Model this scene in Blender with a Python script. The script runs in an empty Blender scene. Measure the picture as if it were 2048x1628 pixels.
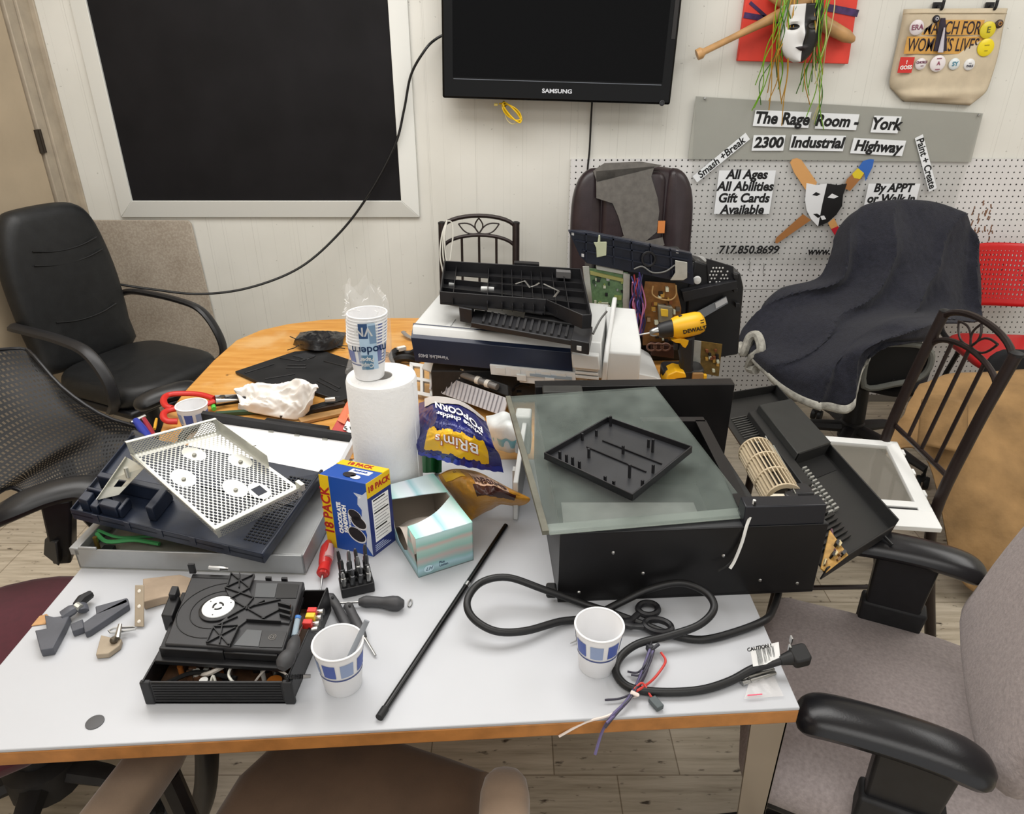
import bpy, bmesh, math, random
from mathutils import Vector as V, Matrix, noise as mnoise
from math import sin, cos, pi, radians as R
random.seed(7)
sc = bpy.context.scene
COL = sc.collection

# ---------------------------------------------------------------- camera
F, PITCH, CAMZ = 1430.0, R(26.3), 1.57
cam = bpy.data.objects.new('camera', bpy.data.cameras.new('camera'))
COL.objects.link(cam)
cam.data.sensor_width = 36.0
cam.data.lens = F / 2048 * 36
cam.data.clip_start = 0.02
cam.location = (0, 0, CAMZ)
cam.rotation_euler = (R(90) - PITCH, 0, 0)
sc.camera = cam

# ---------------------------------------------------------------- light and exposure
vs = sc.view_settings
sc.display_settings.display_device = 'sRGB'
vs.view_transform = 'Standard'
vs.look = 'None'
vs.exposure = 0.72
vs.gamma = 1.0
vs.use_curve_mapping = False
sc.cycles.use_denoising = True
sc.cycles.max_bounces = 8
sc.cycles.transparent_max_bounces = 16
w = bpy.data.worlds.new('world')
sc.world = w
w.use_nodes = True
w.node_tree.nodes['Background'].inputs[0].default_value = (1.0, 0.99, 0.97, 1)
w.node_tree.nodes['Background'].inputs[1].default_value = 0.6


def area(name, loc, sx, sy, power, col=(1.0, 0.985, 0.965), rot=(0, 0, 0)):
    l = bpy.data.lights.new(name, 'AREA')
    l.shape = 'RECTANGLE'
    l.size, l.size_y, l.energy, l.color = sx, sy, power, col
    o = bpy.data.objects.new(name, l)
    COL.objects.link(o)
    o.location = loc
    o.rotation_euler = rot
    return o


area('ceiling_light_far', (-0.5, 1.9, 2.6), 2.6, 1.2, 34)
area('ceiling_light_near', (0.1, -0.5, 2.6), 2.6, 1.2, 18)
area('fill_light_right', (2.4, 1.7, 2.6), 1.2, 1.8, 19)  # fill added to brighten the right side; no fixture seen there
area('fill_light_left', (-1.45, 0.4, 2.6), 0.6, 1.2, 6)  # small fill added to even out the left side, unseen


# ---------------------------------------------------------------- helpers
def at(px, py, x=None, y=None, z=None):
    """world point on the photograph's ray through a pixel at a given x, y or z"""
    a, b = (px - 1024) / F, (py - 814) / F
    d = V((a, cos(PITCH) - b * sin(PITCH), -sin(PITCH) - b * cos(PITCH)))
    o = V((0, 0, CAMZ))
    t = (z - o.z) / d.z if z is not None else (y - o.y) / d.y if y is not None else (x - o.x) / d.x
    return o + d * t


def fr(o, x, z):
    """frame: origin o, x axis x, z axis near z"""
    x = V(x).normalized()
    y = V(z).cross(x).normalized()
    z = x.cross(y)
    o = V(o)
    return Matrix(((x.x, y.x, z.x, o.x), (x.y, y.y, z.y, o.y), (x.z, y.z, z.z, o.z), (0, 0, 0, 1)))


def T(x, y, z): return Matrix.Translation((x, y, z))
def RZ(a): return Matrix.Rotation(a, 4, 'Z')
def RX(a): return Matrix.Rotation(a, 4, 'X')
def RY(a): return Matrix.Rotation(a, 4, 'Y')


def lin(h):
    c = [int(h[i:i + 2], 16) / 255 for i in (0, 2, 4)]
    return tuple(((v + .055) / 1.055) ** 2.4 if v > .04045 else v / 12.92 for v in c) + (1,)


class N:
    """tiny node helper"""
    def __init__(s, m):
        s.t = m.node_tree
        s.b = s.t.nodes['Principled BSDF']
        s.tc = None

    def n(s, typ, **k):
        nd = s.t.nodes.new(typ)
        for a, v in k.items(): setattr(nd, a, v)
        return nd

    def l(s, a, b): s.t.links.new(a, b)

    def co(s, kind='Object'):
        if s.tc is None: s.tc = s.n('ShaderNodeTexCoord')
        return s.tc.outputs[kind]

    def math(s, op, a, b=None, c=None):
        nd = s.n('ShaderNodeMath', operation=op)
        for i, v in enumerate((a, b, c)):
            if v is None: continue
            if isinstance(v, (int, float)): nd.inputs[i].default_value = v
            else: s.l(v, nd.inputs[i])
        return nd.outputs[0]

    def map(s, sc_=(1, 1, 1), kind='Object', loc=(0, 0, 0), rot=(0, 0, 0)):
        nd = s.n('ShaderNodeMapping')
        nd.inputs['Scale'].default_value = sc_
        nd.inputs['Location'].default_value = loc
        nd.inputs['Rotation'].default_value = rot
        s.l(s.co(kind), nd.inputs[0])
        return nd.outputs[0]

    def noise(s, scale, detail=4, vec=None, rough=.55):
        nd = s.n('ShaderNodeTexNoise')
        nd.inputs['Scale'].default_value = scale
        nd.inputs['Detail'].default_value = detail
        nd.inputs['Roughness'].default_value = rough
        s.l(vec if vec is not None else s.co(), nd.inputs['Vector'])
        return nd.outputs[0]

    def ramp(s, fac, stops):
        nd = s.n('ShaderNodeValToRGB')
        e = nd.color_ramp.elements
        while len(e) < len(stops): e.new(0.5)
        for i, (p, c) in enumerate(stops):
            e[i].position = p
            e[i].color = lin(c) if isinstance(c, str) else c
        s.l(fac, nd.inputs[0])
        return nd.outputs[0]

    def mix(s, fac, a, b, mode='MIX'):
        nd = s.n('ShaderNodeMix', data_type='RGBA', blend_type=mode)
        for sock, v in ((nd.inputs[0], fac), (nd.inputs[6], a), (nd.inputs[7], b)):
            if isinstance(v, str): sock.default_value = lin(v)
            elif isinstance(v, (int, float, tuple)): sock.default_value = v
            else: s.l(v, sock)
        return nd.outputs[2]

    def color(s, c): s.l(c, s.b.inputs['Base Color'])

    def bump(s, h, strength=.3, dist=.002):
        nd = s.n('ShaderNodeBump')
        nd.inputs['Strength'].default_value = strength
        nd.inputs['Distance'].default_value = dist
        s.l(h, nd.inputs['Height'])
        s.l(nd.outputs[0], s.b.inputs['Normal'])


MATS = {}


def mt(name, hexc, rough=.5, metal=0., var=0., scale=25., bump=0., bscale=120., bdist=.001, spec=.5, alpha=1., trans=0., ior=1.45, coat=0., sheen=0.):
    if name in MATS: return MATS[name]
    m = bpy.data.materials.new(name)
    m.use_nodes = True
    MATS[name] = m
    q = N(m)
    b = q.b
    b.inputs['Base Color'].default_value = lin(hexc)
    b.inputs['Roughness'].default_value = rough
    b.inputs['Metallic'].default_value = metal
    b.inputs['Specular IOR Level'].default_value = spec
    b.inputs['Alpha'].default_value = alpha
    b.inputs['Transmission Weight'].default_value = trans
    b.inputs['IOR'].default_value = ior
    b.inputs['Coat Weight'].default_value = coat
    b.inputs['Sheen Weight'].default_value = sheen
    if var:
        c = lin(hexc)
        f = q.noise(scale, 5)
        lo = tuple(v * (1 - var) for v in c[:3]) + (1,)
        hi = tuple(min(1, v * (1 + var)) for v in c[:3]) + (1,)
        q.color(q.ramp(f, [(.3, lo), (.7, hi)]))
    if bump:
        q.bump(q.noise(bscale, 3), bump, bdist)
    return m


def smooth(pts, k=6, closed=False):
    p = [V(a) for a in pts]
    n = len(p)
    out = []
    rng = n if closed else n - 1
    for i in range(rng):
        a = p[(i - 1) % n] if closed or i > 0 else p[0] * 2 - p[1]
        b, c = p[i], p[(i + 1) % n]
        d = p[(i + 2) % n] if closed or i + 2 < n else p[-1] * 2 - p[-2]
        for j in range(k):
            t = j / k
            out.append(.5 * ((2 * b) + (c - a) * t + (2 * a - 5 * b + 4 * c - d) * t * t + (3 * b - a - 3 * c + d) * t ** 3))
    if not closed: out.append(p[-1])
    return out


def rrect(sx, sy, r, n=5, cx=0, cy=0):
    """rounded rectangle outline"""
    r = min(r, sx / 2 - 1e-5, sy / 2 - 1e-5)
    o = []
    for (qx, qy, a0) in ((1, 1, 0), (-1, 1, 90), (-1, -1, 180), (1, -1, 270)):
        for i in range(n + 1):
            a = R(a0 + 90 * i / n)
            o.append((cx + qx * (sx / 2 - r) + r * cos(a), cy + qy * (sy / 2 - r) + r * sin(a)))
    return o


def circ(r, n=24, cx=0, cy=0, ry=None):
    return [(cx + r * cos(2 * pi * i / n), cy + (ry or r) * sin(2 * pi * i / n)) for i in range(n)]


def scale_poly(p, s):
    """inset a polygon by s along vertex normals"""
    n = len(p)
    out = []
    area2 = sum(p[i][0] * p[(i + 1) % n][1] - p[(i + 1) % n][0] * p[i][1] for i in range(n))
    sg = 1 if area2 > 0 else -1
    for i in range(n):
        a, b, c = V(p[i - 1]), V(p[i]), V(p[(i + 1) % n])
        e1 = (b - a); e2 = (c - b)
        if e1.length < 1e-9: e1 = e2
        if e2.length < 1e-9: e2 = e1
        n1 = V((-e1.y, e1.x)).normalized(); n2 = V((-e2.y, e2.x)).normalized()
        m = (n1 + n2)
        m = m.normalized() if m.length > 1e-6 else n1
        k = max(.5, m.dot(n1))
        out.append(tuple(b + m * (s * sg / k)))
    return out


def crk(p, s, ridged=True):
    n = mnoise.noise(V(p) * s)
    return (1 - 2.4 * abs(n)) if ridged else n


class MB:
    def __init__(s):
        s.v, s.f, s.m, s.uv = [], [], [], {}

    def add(s, vs, fs, mi=0, M=None):
        o = len(s.v)
        s.v += [(M @ V(p)) if M is not None else V(p) for p in vs]
        for f in fs:
            s.f.append([o + i for i in f]); s.m.append(mi)
        return s

    def box(s, c, d, M=None, mi=0, rz=0):
        x, y, z = d[0] / 2, d[1] / 2, d[2] / 2
        p = [V((i, j, k)) for k in (-z, z) for (i, j) in ((-x, -y), (x, -y), (x, y), (-x, y))]
        if rz:
            r = RZ(rz); p = [r @ q for q in p]
        return s.hexa([q + V(c) for q in p], mi, M)

    def hexa(s, p, mi=0, M=None):
        return s.add(p, [(3, 2, 1, 0), (4, 5, 6, 7), (0, 1, 5, 4), (1, 2, 6, 5), (2, 3, 7, 6), (3, 0, 4, 7)], mi, M)

    def prism(s, poly, z0, z1, M=None, mi=0):
        n = len(poly)
        if sum(poly[i][0] * poly[(i + 1) % n][1] - poly[(i + 1) % n][0] * poly[i][1] for i in range(n)) < 0:
            poly = poly[::-1]
        vs = [(a, b, z0) for a, b in poly] + [(a, b, z1) for a, b in poly]
        fs = [tuple(range(n))[::-1], tuple(range(n, 2 * n))] + [(i, (i + 1) % n, n + (i + 1) % n, n + i) for i in range(n)]
        return s.add(vs, fs, mi, M)

    def loft(s, loops, caps=True, mi=0, M=None, closed=True):
        n = len(loops[0])
        vs = [p for L in loops for p in L]
        fs = []
        for k in range(len(loops) - 1):
            for i in range(n if closed else n - 1):
                j = (i + 1) % n
                fs.append((k * n + i, k * n + j, (k + 1) * n + j, (k + 1) * n + i))
        if caps:
            fs.append(tuple(range(n))[::-1])
            fs.append(tuple(range((len(loops) - 1) * n, len(loops) * n)))
        return s.add(vs, fs, mi, M)

    def pillow(s, poly, z0, z1, r, M=None, mi=0, crown=0., k=4):
        """rounded-edge slab over an outline; crown lifts the middle"""
        n = len(poly)
        if sum(poly[i][0] * poly[(i + 1) % n][1] - poly[(i + 1) % n][0] * poly[i][1] for i in range(n)) < 0:
            poly = poly[::-1]
        r = min(r, (z1 - z0) / 2)
        cx = sum(p[0] for p in poly) / n; cy = sum(p[1] for p in poly) / n
        L = []
        for i in range(k + 1):
            a = pi / 2 * i / k
            q = scale_poly(poly, r * (1 - sin(a)))
            L.append([(x, y, z0 + r * (1 - cos(a))) for x, y in q])
        for i in range(k + 1):
            a = pi / 2 * i / k
            q = scale_poly(poly, r * (1 - cos(a)))
            L.append([(x, y, z1 - r * (1 - sin(a))) for x, y in q])
        top = L[-1]
        for t in (.8, .55, .3, .1):
            L.append([(cx + (x - cx) * t, cy + (y - cy) * t, z + crown * (1 - t * t)) for x, y, z in top])
        return s.loft(L, True, mi, M)

    def tube(s, pts, r, n=8, mi=0, M=None, closed=False, flat=1.):
        p = [V(a) for a in pts]
        m = len(p)
        rr = r if isinstance(r, (list, tuple)) else [r] * m
        up = None
        L = []
        for i in range(m):
            if closed: d = p[(i + 1) % m] - p[i - 1]
            else: d = p[min(i + 1, m - 1)] - p[max(i - 1, 0)]
            if d.length < 1e-9: d = V((0, 0, 1))
            d.normalize()
            if up is None:
                up = V((0, 0, 1)) if abs(d.z) < .9 else V((0, 1, 0))
            a = d.cross(up)
            if a.length < 1e-6: a = d.cross(V((1, 0, 0)))
            a.normalize()
            up = a.cross(d).normalized()
            L.append([p[i] + a * (rr[i] * cos(2 * pi * j / n)) + up * (rr[i] * flat * sin(2 * pi * j / n)) for j in range(n)])
        if closed: L.append(L[0])
        return s.loft(L, not closed, mi, M)

    def bar(s, a, b, wx, wz, up=(0, 0, 1), mi=0, M=None):
        """rectangular bar from a to b"""
        a, b = V(a), V(b)
        d = (b - a).normalized()
        x = d.cross(V(up))
        if x.length < 1e-6: x = d.cross(V((0, 1, 0)))
        x.normalize(); u = x.cross(d)
        q = []
        for p in (a, b):
            q += [p - x * wx / 2 - u * wz / 2, p + x * wx / 2 - u * wz / 2, p + x * wx / 2 + u * wz / 2, p - x * wx / 2 + u * wz / 2]
        return s.hexa(q, mi, M)

    def lathe(s, prof, n=24, M=None, mi=0, caps=True):
        return s.loft([[(r * cos(2 * pi * i / n), r * sin(2 * pi * i / n), z) for i in range(n)] for r, z in prof], caps, mi, M)

    def cyl(s, c, r, h, n=16, M=None, mi=0):
        return s.lathe([(r, c[2] - h / 2), (r, c[2] + h / 2)], n, (M or Matrix()) @ T(c[0], c[1], 0), mi)

    def grid(s, fn, nu, nv, mi=0, M=None):
        o = len(s.v)
        vs = [fn(i / nu, j / nv) for j in range(nv + 1) for i in range(nu + 1)]
        fs = [(j * (nu + 1) + i, j * (nu + 1) + i + 1, (j + 1) * (nu + 1) + i + 1, (j + 1) * (nu + 1) + i) for j in range(nv) for i in range(nu)]
        for j in range(nv + 1):
            for i in range(nu + 1): s.uv[o + j * (nu + 1) + i] = (i / nu, j / nv)
        return s.add(vs, fs, mi, M)

    def ball(s, c, r, M=None, mi=0, n=10, sx=1, sy=1, sz=1):
        pr = []
        L = []
        for i in range(1, n):
            a = pi * i / n
            L.append([(c[0] + sx * r * sin(a) * cos(2 * pi * j / (2 * n)), c[1] + sy * r * sin(a) * sin(2 * pi * j / (2 * n)), c[2] - sz * r * cos(a)) for j in range(2 * n)])
        return s.loft(L, True, mi, M)

    def build(s, name, mats, parent=None, world=False, bevel=0, sm=38, solid=0, sub=0, subpart=False):
        me = bpy.data.meshes.new(name)
        if world and parent is not None:
            inv = ROOT.get(parent.name, Matrix()).inverted()
            vv = [inv @ p for p in s.v]
        else: vv = s.v
        me.from_pydata([tuple(p) for p in vv], [], s.f)
        me.update()
        bm = bmesh.new(); bm.from_mesh(me)
        bmesh.ops.recalc_face_normals(bm, faces=bm.faces)
        bm.to_mesh(me); bm.free()
        if s.uv:
            ul = me.uv_layers.new(name='UVMap')
            for lp in me.loops:
                ul.data[lp.index].uv = s.uv.get(lp.vertex_index, (0, 0))
        for m in (mats if isinstance(mats, (list, tuple)) else [mats]): me.materials.append(m)
        me.polygons.foreach_set('material_index', s.m)
        if sm:
            me.polygons.foreach_set('use_smooth', [True] * len(me.polygons))
            me.set_sharp_from_angle(angle=R(sm))
        o = bpy.data.objects.new(name, me)
        COL.objects.link(o)
        if parent is not None:
            o.parent = parent
            ROOT[o.name] = ROOT.get(parent.name, Matrix())
        if solid:
            md = o.modifiers.new('solid', 'SOLIDIFY'); md.thickness = solid; md.offset = 0
        if sub:
            md = o.modifiers.new('sub', 'SUBSURF'); md.levels = sub; md.render_levels = sub
        if bevel:
            md = o.modifiers.new('bevel', 'BEVEL'); md.width = bevel; md.segments = 2; md.limit_method = 'ANGLE'; md.angle_limit = R(40)
        return o


ROOT = {}


def tag(o, label, cat=None, group=None):
    o['label'] = label
    if cat: o['category'] = cat
    if group: o['group'] = group
    return o


def thing(name, label, cat, loc=(0, 0, 0), rz=0., group=None, M=None):
    o = bpy.data.objects.new(name, None)
    o.empty_display_size = .05
    COL.objects.link(o)
    mw = M if M is not None else T(*loc) @ RZ(rz)
    o.matrix_world = mw
    o.location, o.rotation_euler = mw.to_translation(), mw.to_euler()
    ROOT[o.name] = mw
    return tag(o, label, cat, group)


def solo(mb, name, mats, label, cat, group=None, **k):
    """a thing that is one mesh; its origin goes to the middle of its underside"""
    xs = [p.x for p in mb.v]; ys = [p.y for p in mb.v]; zs = [p.z for p in mb.v]
    c = V(((min(xs) + max(xs)) / 2, (min(ys) + max(ys)) / 2, min(zs)))
    mb.v = [p - c for p in mb.v]
    o = mb.build(name, mats, **k)
    o.location = c
    ROOT[o.name] = T(*c)
    return tag(o, label, cat, group)


def struct(name, mb, mats, **k):
    o = mb.build(name, mats, **k)
    o['kind'] = 'structure'
    return o


def dup(root, M, label=None, group=None):
    r = root.copy(); COL.objects.link(r)
    r.location, r.rotation_euler = M.to_translation(), M.to_euler()
    ROOT[r.name] = M
    if label: r['label'] = label
    if group: r['group'] = group
    for ch in list(root.children):
        c = ch.copy(); COL.objects.link(c); c.parent = r
        for g in list(ch.children):
            d = g.copy(); COL.objects.link(d); d.parent = c
    return r


def text(s, size, M, parent, m, name='lettering', world=True, bold=0., shear=0., ext=.0003, align='CENTER', sx=1., warp=None, line=1., mir=False):
    cu = bpy.data.curves.new('t', 'FONT')
    cu.body = s; cu.size = size; cu.align_x = align; cu.align_y = 'CENTER'
    cu.offset = bold; cu.shear = shear; cu.extrude = ext; cu.space_line = line; cu.resolution_u = 3
    ob = bpy.data.objects.new('t', cu); COL.objects.link(ob)
    dg = bpy.context.evaluated_depsgraph_get()
    me = bpy.data.meshes.new_from_object(ob.evaluated_get(dg))
    bpy.data.objects.remove(ob); bpy.data.curves.remove(cu)
    me.name = name
    A = M
    if world and parent is not None: A = ROOT.get(parent.name, Matrix()).inverted() @ M
    for vtx in me.vertices:
        p = V((vtx.co.x * sx, vtx.co.y, vtx.co.z))
        if warp: p = V(warp(p))
        vtx.co = A @ p
    me.materials.clear(); me.materials.append(m)
    o = bpy.data.objects.new(name, me); COL.objects.link(o)
    if parent is not None:
        o.parent = parent
        ROOT[o.name] = ROOT.get(parent.name, Matrix())
    return o


def cushion_grid(P, nu, nv):
    """smooth surface through a grid of control points P[row][col] (Catmull-Rom both ways); returns fn(u,v)"""
    nr, nc = len(P), len(P[0])

    def cr(a, b, c, d, t): return .5 * ((2 * b) + (c - a) * t + (2 * a - 5 * b + 4 * c - d) * t * t + (3 * b - a - 3 * c + d) * t ** 3)

    def line(row, u):
        x = u * (len(row) - 1); i = min(int(x), len(row) - 2); t = x - i
        a = row[i - 1] if i > 0 else row[0] * 2 - row[1]
        d = row[i + 2] if i + 2 < len(row) else row[-1] * 2 - row[-2]
        return cr(a, row[i], row[i + 1], d, t)

    def fn(u, v): return line([line(r, u) for r in P], v)
    return fn


# ---------------------------------------------------------------- shared materials
BLK = mt('black_plastic', '17171a', .42, var=.25, scale=40)
BLKM = mt('matte_black_plastic', '1b1b1d', .62, var=.25, scale=60, bump=.15, bscale=300)
BLKG = mt('glossy_black', '08080a', .12)
LEATHER = mt('black_leather', '1a1b1c', .5, var=.25, scale=30, bump=.35, bscale=220)
BRLEATHER = mt('brown_leather', '2b2124', .36, var=.2, scale=20, bump=.3, bscale=180)
RUBBER = mt('black_rubber', '131314', .55)
CHROME = mt('chrome', 'a39d98', .14, 1.)
STEEL = mt('steel', 'b4b4b2', .3, 1., var=.1)
GALV = mt('galvanised_steel', 'c2c2ba', .42, .75, var=.08, scale=50)
WHITEP = mt('white_plastic', 'd8d8d4', .4, var=.03)
WHITEPAPER = mt('white_paper', 'ececea', .8, var=.03)
NAVY = mt('navy_plastic', '1c2130', .42, var=.3, scale=45)
INK = mt('black_ink', '111112', .7)
PAPERW = mt('label_paper', 'f2f2f0', .7)
METALBR = mt('dark_brown_metal', '271d1b', .4, .35, var=.2)
CORD = mt('black_cord', '141415', .45)
# ================================================================ THE ROOM
def floor_mat():
    m = mt('vinyl_tile', '8f8676', .38); q = N(m)
    br = q.n('ShaderNodeTexBrick', offset=.5, squash=1.)
    br.inputs['Scale'].default_value = 1.
    br.inputs['Brick Width'].default_value = .305
    br.inputs['Row Height'].default_value = .305
    br.inputs['Mortar Size'].default_value = .0016
    br.inputs['Color1'].default_value = (.85, .85, .85, 1); br.inputs['Color2'].default_value = (1, 1, 1, 1)
    br.inputs['Mortar'].default_value = (.45, .42, .38, 1)
    q.l(q.map(loc=(.05, .06, 0)), br.inputs['Vector'])
    st = q.noise(3.2, 6, q.map((1.2, 16, 1)), .65)
    c = q.ramp(st, [(.25, '8e8270'), (.40, 'b1a591'), (.55, 'c4b8a4'), (.75, 'd4c9b6')])
    sp = q.noise(60, 3, q.map((.35, 1, 1)))
    c = q.mix(q.ramp(sp, [(.63, (0, 0, 0, 1)), (.72, (1, 1, 1, 1))]), c, '4a4136')
    q.color(q.mix(1., c, br.outputs[0], 'MULTIPLY'))
    return m


def wall_mat():
    m = mt('white_panelling', 'd6d5cd', .5); q = N(m)
    s = q.n('ShaderNodeSeparateXYZ'); q.l(q.co(), s.inputs[0])
    x = s.outputs[0]

    def lines(per, off, wd):
        f = q.math('FRACT', q.math('DIVIDE', q.math('ADD', x, off), per))
        return q.math('LESS_THAN', f, wd / per)
    a = q.math('MAXIMUM', lines(.203, 5.03, .0022), lines(.317, 5.11, .0016))
    a = q.math('MAXIMUM', a, lines(.0713, 5., .0009))
    n1 = q.noise(2.5, 4)
    fade = q.math('MULTIPLY', a, q.math('MULTIPLY', q.noise(9, 2, q.map((1, 1, .5))), .55))
    base = q.ramp(n1, [(.3, 'd2d1c9'), (.7, 'dcdbd4')])
    c = q.mix(fade, base, '8d8b83')
    spk = q.ramp(q.noise(55, 2), [(.735, (0, 0, 0, 1)), (.76, (1, 1, 1, 1))])
    c = q.mix(q.math('MULTIPLY', spk, .45), c, '7d7a72')
    q.color(c)
    return m


FLOOR = floor_mat()
WALL = wall_mat()
BEIGE = mt('beige_paint', 'b7a78f', .6, var=.06, scale=6)
TRIMM = mt('grey_trim_paint', 'a99d8b', .55, var=.12, scale=14)
CEIL = mt('ceiling_white', 'd9d8d2', .8)

struct('floor', MB().box((.8, .7, -.02), (5.6, 5.3, .04)), FLOOR)
struct('wall_back', MB().box((.8, 3.30, 1.3), (5.6, .1, 2.7)), WALL)
struct('wall_left', MB().box((-1.99, .7, 1.3), (.1, 5.2, 2.7)), BEIGE)
struct('wall_right', MB().box((3.55, .7, 1.3), (.1, 5.2, 2.7)), mt('side_wall_paint', 'cfcdc4', .6))
struct('ceiling', MB().box((.8, .7, 2.66), (5.6, 5.3, .06)), CEIL)
# door and its casing on the left wall, beside the corner
tr = MB()
tr.box((-1.925, 3.205, 1.3), (.03, .085, 2.6))
tr.box((-1.93, 3.13, 1.3), (.02, .06, 2.6))
tr.box((-1.915, 3.245, 1.3), (.05, .012, 2.6))
struct('trim_1', tr, TRIMM, bevel=.003)
dr = MB().box((-1.932, 2.65, 1.02), (.016, .86, 2.04))
d1 = struct('door_1', dr, mt('beige_door_paint', 'b5a48b', .55, var=.08, scale=5), bevel=.003)
hg = MB()
for hz in (.35, 1.25):
    hg.box((-1.921, 3.085, hz), (.006, .03, .09)); hg.cyl((-1.918, 3.1, hz), .006, .09, 8)
o = hg.build('hinge', mt('dark_bronze', '3d352c', .45, .6), d1)
struct('baseboard_back', MB().box((.8, 3.243, .02), (5.4, .014, .04)), mt('grey_base', '75716a', .6), bevel=.002)

# unpainted hardboard sheet against the wall
def hb_mat():
    m = mt('hardboard', 'a89d8f', .75); q = N(m)
    a = q.noise(7, 6); b = q.noise(120, 2)
    c = q.mix(.35, q.ramp(a, [(.3, '998d7e'), (.7, 'b3a99b')]), q.ramp(b, [(.4, '8c8072'), (.65, 'bdb4a6')]))
    q.color(c)
    return m
M = fr((0, 3.236, 0), (1, 0, 0), (0, -1, 0))
hb = MB()
tl = at(182, 440, y=3.236); trr = at(376, 441, y=3.236)
hb.prism([(tl.x, tl.z), (trr.x, trr.z), (trr.x + .012, trr.z - .015), (-1.40, .05), (-1.86, .05)], -.006, .006, fr((0, 3.236, 0), (1, 0, 0), (0, -1, 0)))
t = solo(hb, 'hardboard_sheet', hb_mat(), 'unpainted grey-brown hardboard sheet against the wall under the blackboard', 'board', bevel=.002)
text('SSVOIS', .07, fr((-1.62, 3.2295, .685), (1, 0, 0), (0, -1, 0)), t, mt('faded_print', '948a7d', .8), 'faded_lettering', bold=.004) if False else None

# ---------------------------------------------------------------- blackboard
bb = thing('blackboard', 'large blackboard in a white mitred frame on the back wall', 'blackboard', (-1.08, 3.24, .9))
x0, x1, z0, z1 = -1.745, -.412, .915, 2.2
fw = .075
MB().box((( x0 + x1) / 2, 3.232, (z0 + z1) / 2), (x1 - x0 - .1, .012, z1 - z0 - .1)).build('writing_surface', mt('blackboard_paint', '161517', .65, var=.3, scale=4, spec=.2), bb, True)
for nm, (a, b, c, d) in dict(l=((x0, z0), (x0, z1), (x0 + fw, z1 - fw), (x0 + fw, z0 + fw)), r=((x1, z0), (x1, z1), (x1 - fw, z1 - fw), (x1 - fw, z0 + fw)),
                            b=((x0, z0), (x1, z0), (x1 - fw, z0 + fw), (x0 + fw, z0 + fw)), t=((x0, z1), (x1, z1), (x1 - fw, z1 - fw), (x0 + fw, z1 - fw))).items():
    q = [(p[0], 3.248, p[1]) for p in (a, b, c, d)] + [(p[0], yy, p[1]) for p, yy in ((a, 3.236), (b, 3.236), (c, 3.215), (d, 3.215))]
    MB().hexa(q).build('frame_rail', mt('white_frame_paint', 'dedfda', .4), bb, True, bevel=.002)

# ---------------------------------------------------------------- television
TVM = T(.186, 3.12, 1.66) @ RY(R(1.6)) @ RX(R(-1.))
tv = thing('television', 'black flat-screen television mounted on the back wall', 'television', M=TVM)
w_, h_ = .915, .56
zb = -.262
body = MB(); body.box((0, .03, zb + h_ / 2), (w_, .06, h_)); body.box((0, .075, zb + h_ / 2), (.5, .05, .35))
body.build('bezel', mt('tv_bezel', '060607', .2, spec=.25), tv, bevel=.008)
MB().box((0, -.002, zb + h_ / 2 + .02), (w_ - .085, .004, h_ - .115)).build('screen', mt('lcd_screen', '040405', .12, spec=.12), tv)
MB().box((0, -.0045, zb + .0715), (w_ - .09, .003, .0025)).build('silver_line', mt('dim_silver', '6d7076', .3, .8), tv)
MB().box((w_ / 2 - .018, -.001, zb + .33), (.016, .004, .19)).build('speaker_strip', mt('strip_black', '1d1b1b', .5), tv)
MB().lathe([(.008, 0), (.011, .002), (.011, .005), (.0075, .006), (.007, .003)], 20, T(w_ / 2 - .035, -.002, zb + .006) @ RX(R(90))).build('power_ring', mt('ring_grey', '2c2c30', .25), tv)
text('SAMSUNG', .021, TVM @ fr((0, -.0008, zb + .037), (1, 0, 0), (0, -1, 0)), tv, mt('logo_silver', 'c9ccd2', .35, .2), 'logo', bold=.0006, sx=1.25)

cable = [at(900, 64, y=3.205), at(872, 78, y=3.2), at(850, 100, y=3.17), at(822, 150, y=3.19), at(808, 220, y=3.2), at(790, 290, y=3.2), at(740, 385, y=3.19), at(680, 465, y=3.18), at(600, 535, y=3.12), at(500, 575, y=3.05),
         at(400, 588, y=3.0), at(300, 578, y=2.95), at(200, 563, y=2.9), at(110, 552, y=2.86)]
mb = MB().tube(smooth(cable, 8), .0052, 8)
solo(mb, 'antenna_cable', CORD, 'long black cable swooping from the television across the wall to the black leather chair', 'cable')
mb = MB().tube(smooth([at(1184, 205, y=3.2), at(1182, 240, y=3.235), at(1179, 300, y=3.235), at(1175, 345, y=3.235), at(1178, 400, y=3.23), at(1190, 480, y=3.23)], 6), .004, 8)
solo(mb, 'power_cord', CORD, 'straight black power cord dropping from under the television behind the brown leather chair', 'cord')
# yellow coil under the television
yc = thing('network_cable', 'yellow coiled network cable hanging under the television', 'cable', at(1010, 205, y=3.16))
YEL = mt('yellow_jacket', 'e0b813', .4)
lp = MB()
for k, (rx, rz_, a) in enumerate(((.05, .018, -38), (.047, .016, -42), (.043, .021, -34), (.052, .013, -46))):
    c0 = at(1024, 225, y=3.16 - .006 * k)
    pts = []
    for i in range(24):
        th = 2 * pi * i / 24
        u, v_ = rx * cos(th), rz_ * sin(th)
        pts.append(c0 + V((u * cos(R(a)) - v_ * sin(R(a)), .004 * sin(3 * th), u * sin(R(a)) + v_ * cos(R(a)))))
    lp.tube(pts, .0027, 6, closed=True)
lp.build('coil', YEL, yc, True)
MB().box(at(992, 209, y=3.155), (.016, .012, .01)).build('plug', mt('clear_yellow', 'd9c56a', .25), yc, True, bevel=.002)
MB().tube(smooth([at(998, 208, y=3.157), at(1006, 206, y=3.157), at(1010, 204, y=3.157)], 4), .0027, 6).build('tail', YEL, yc, True)
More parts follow.
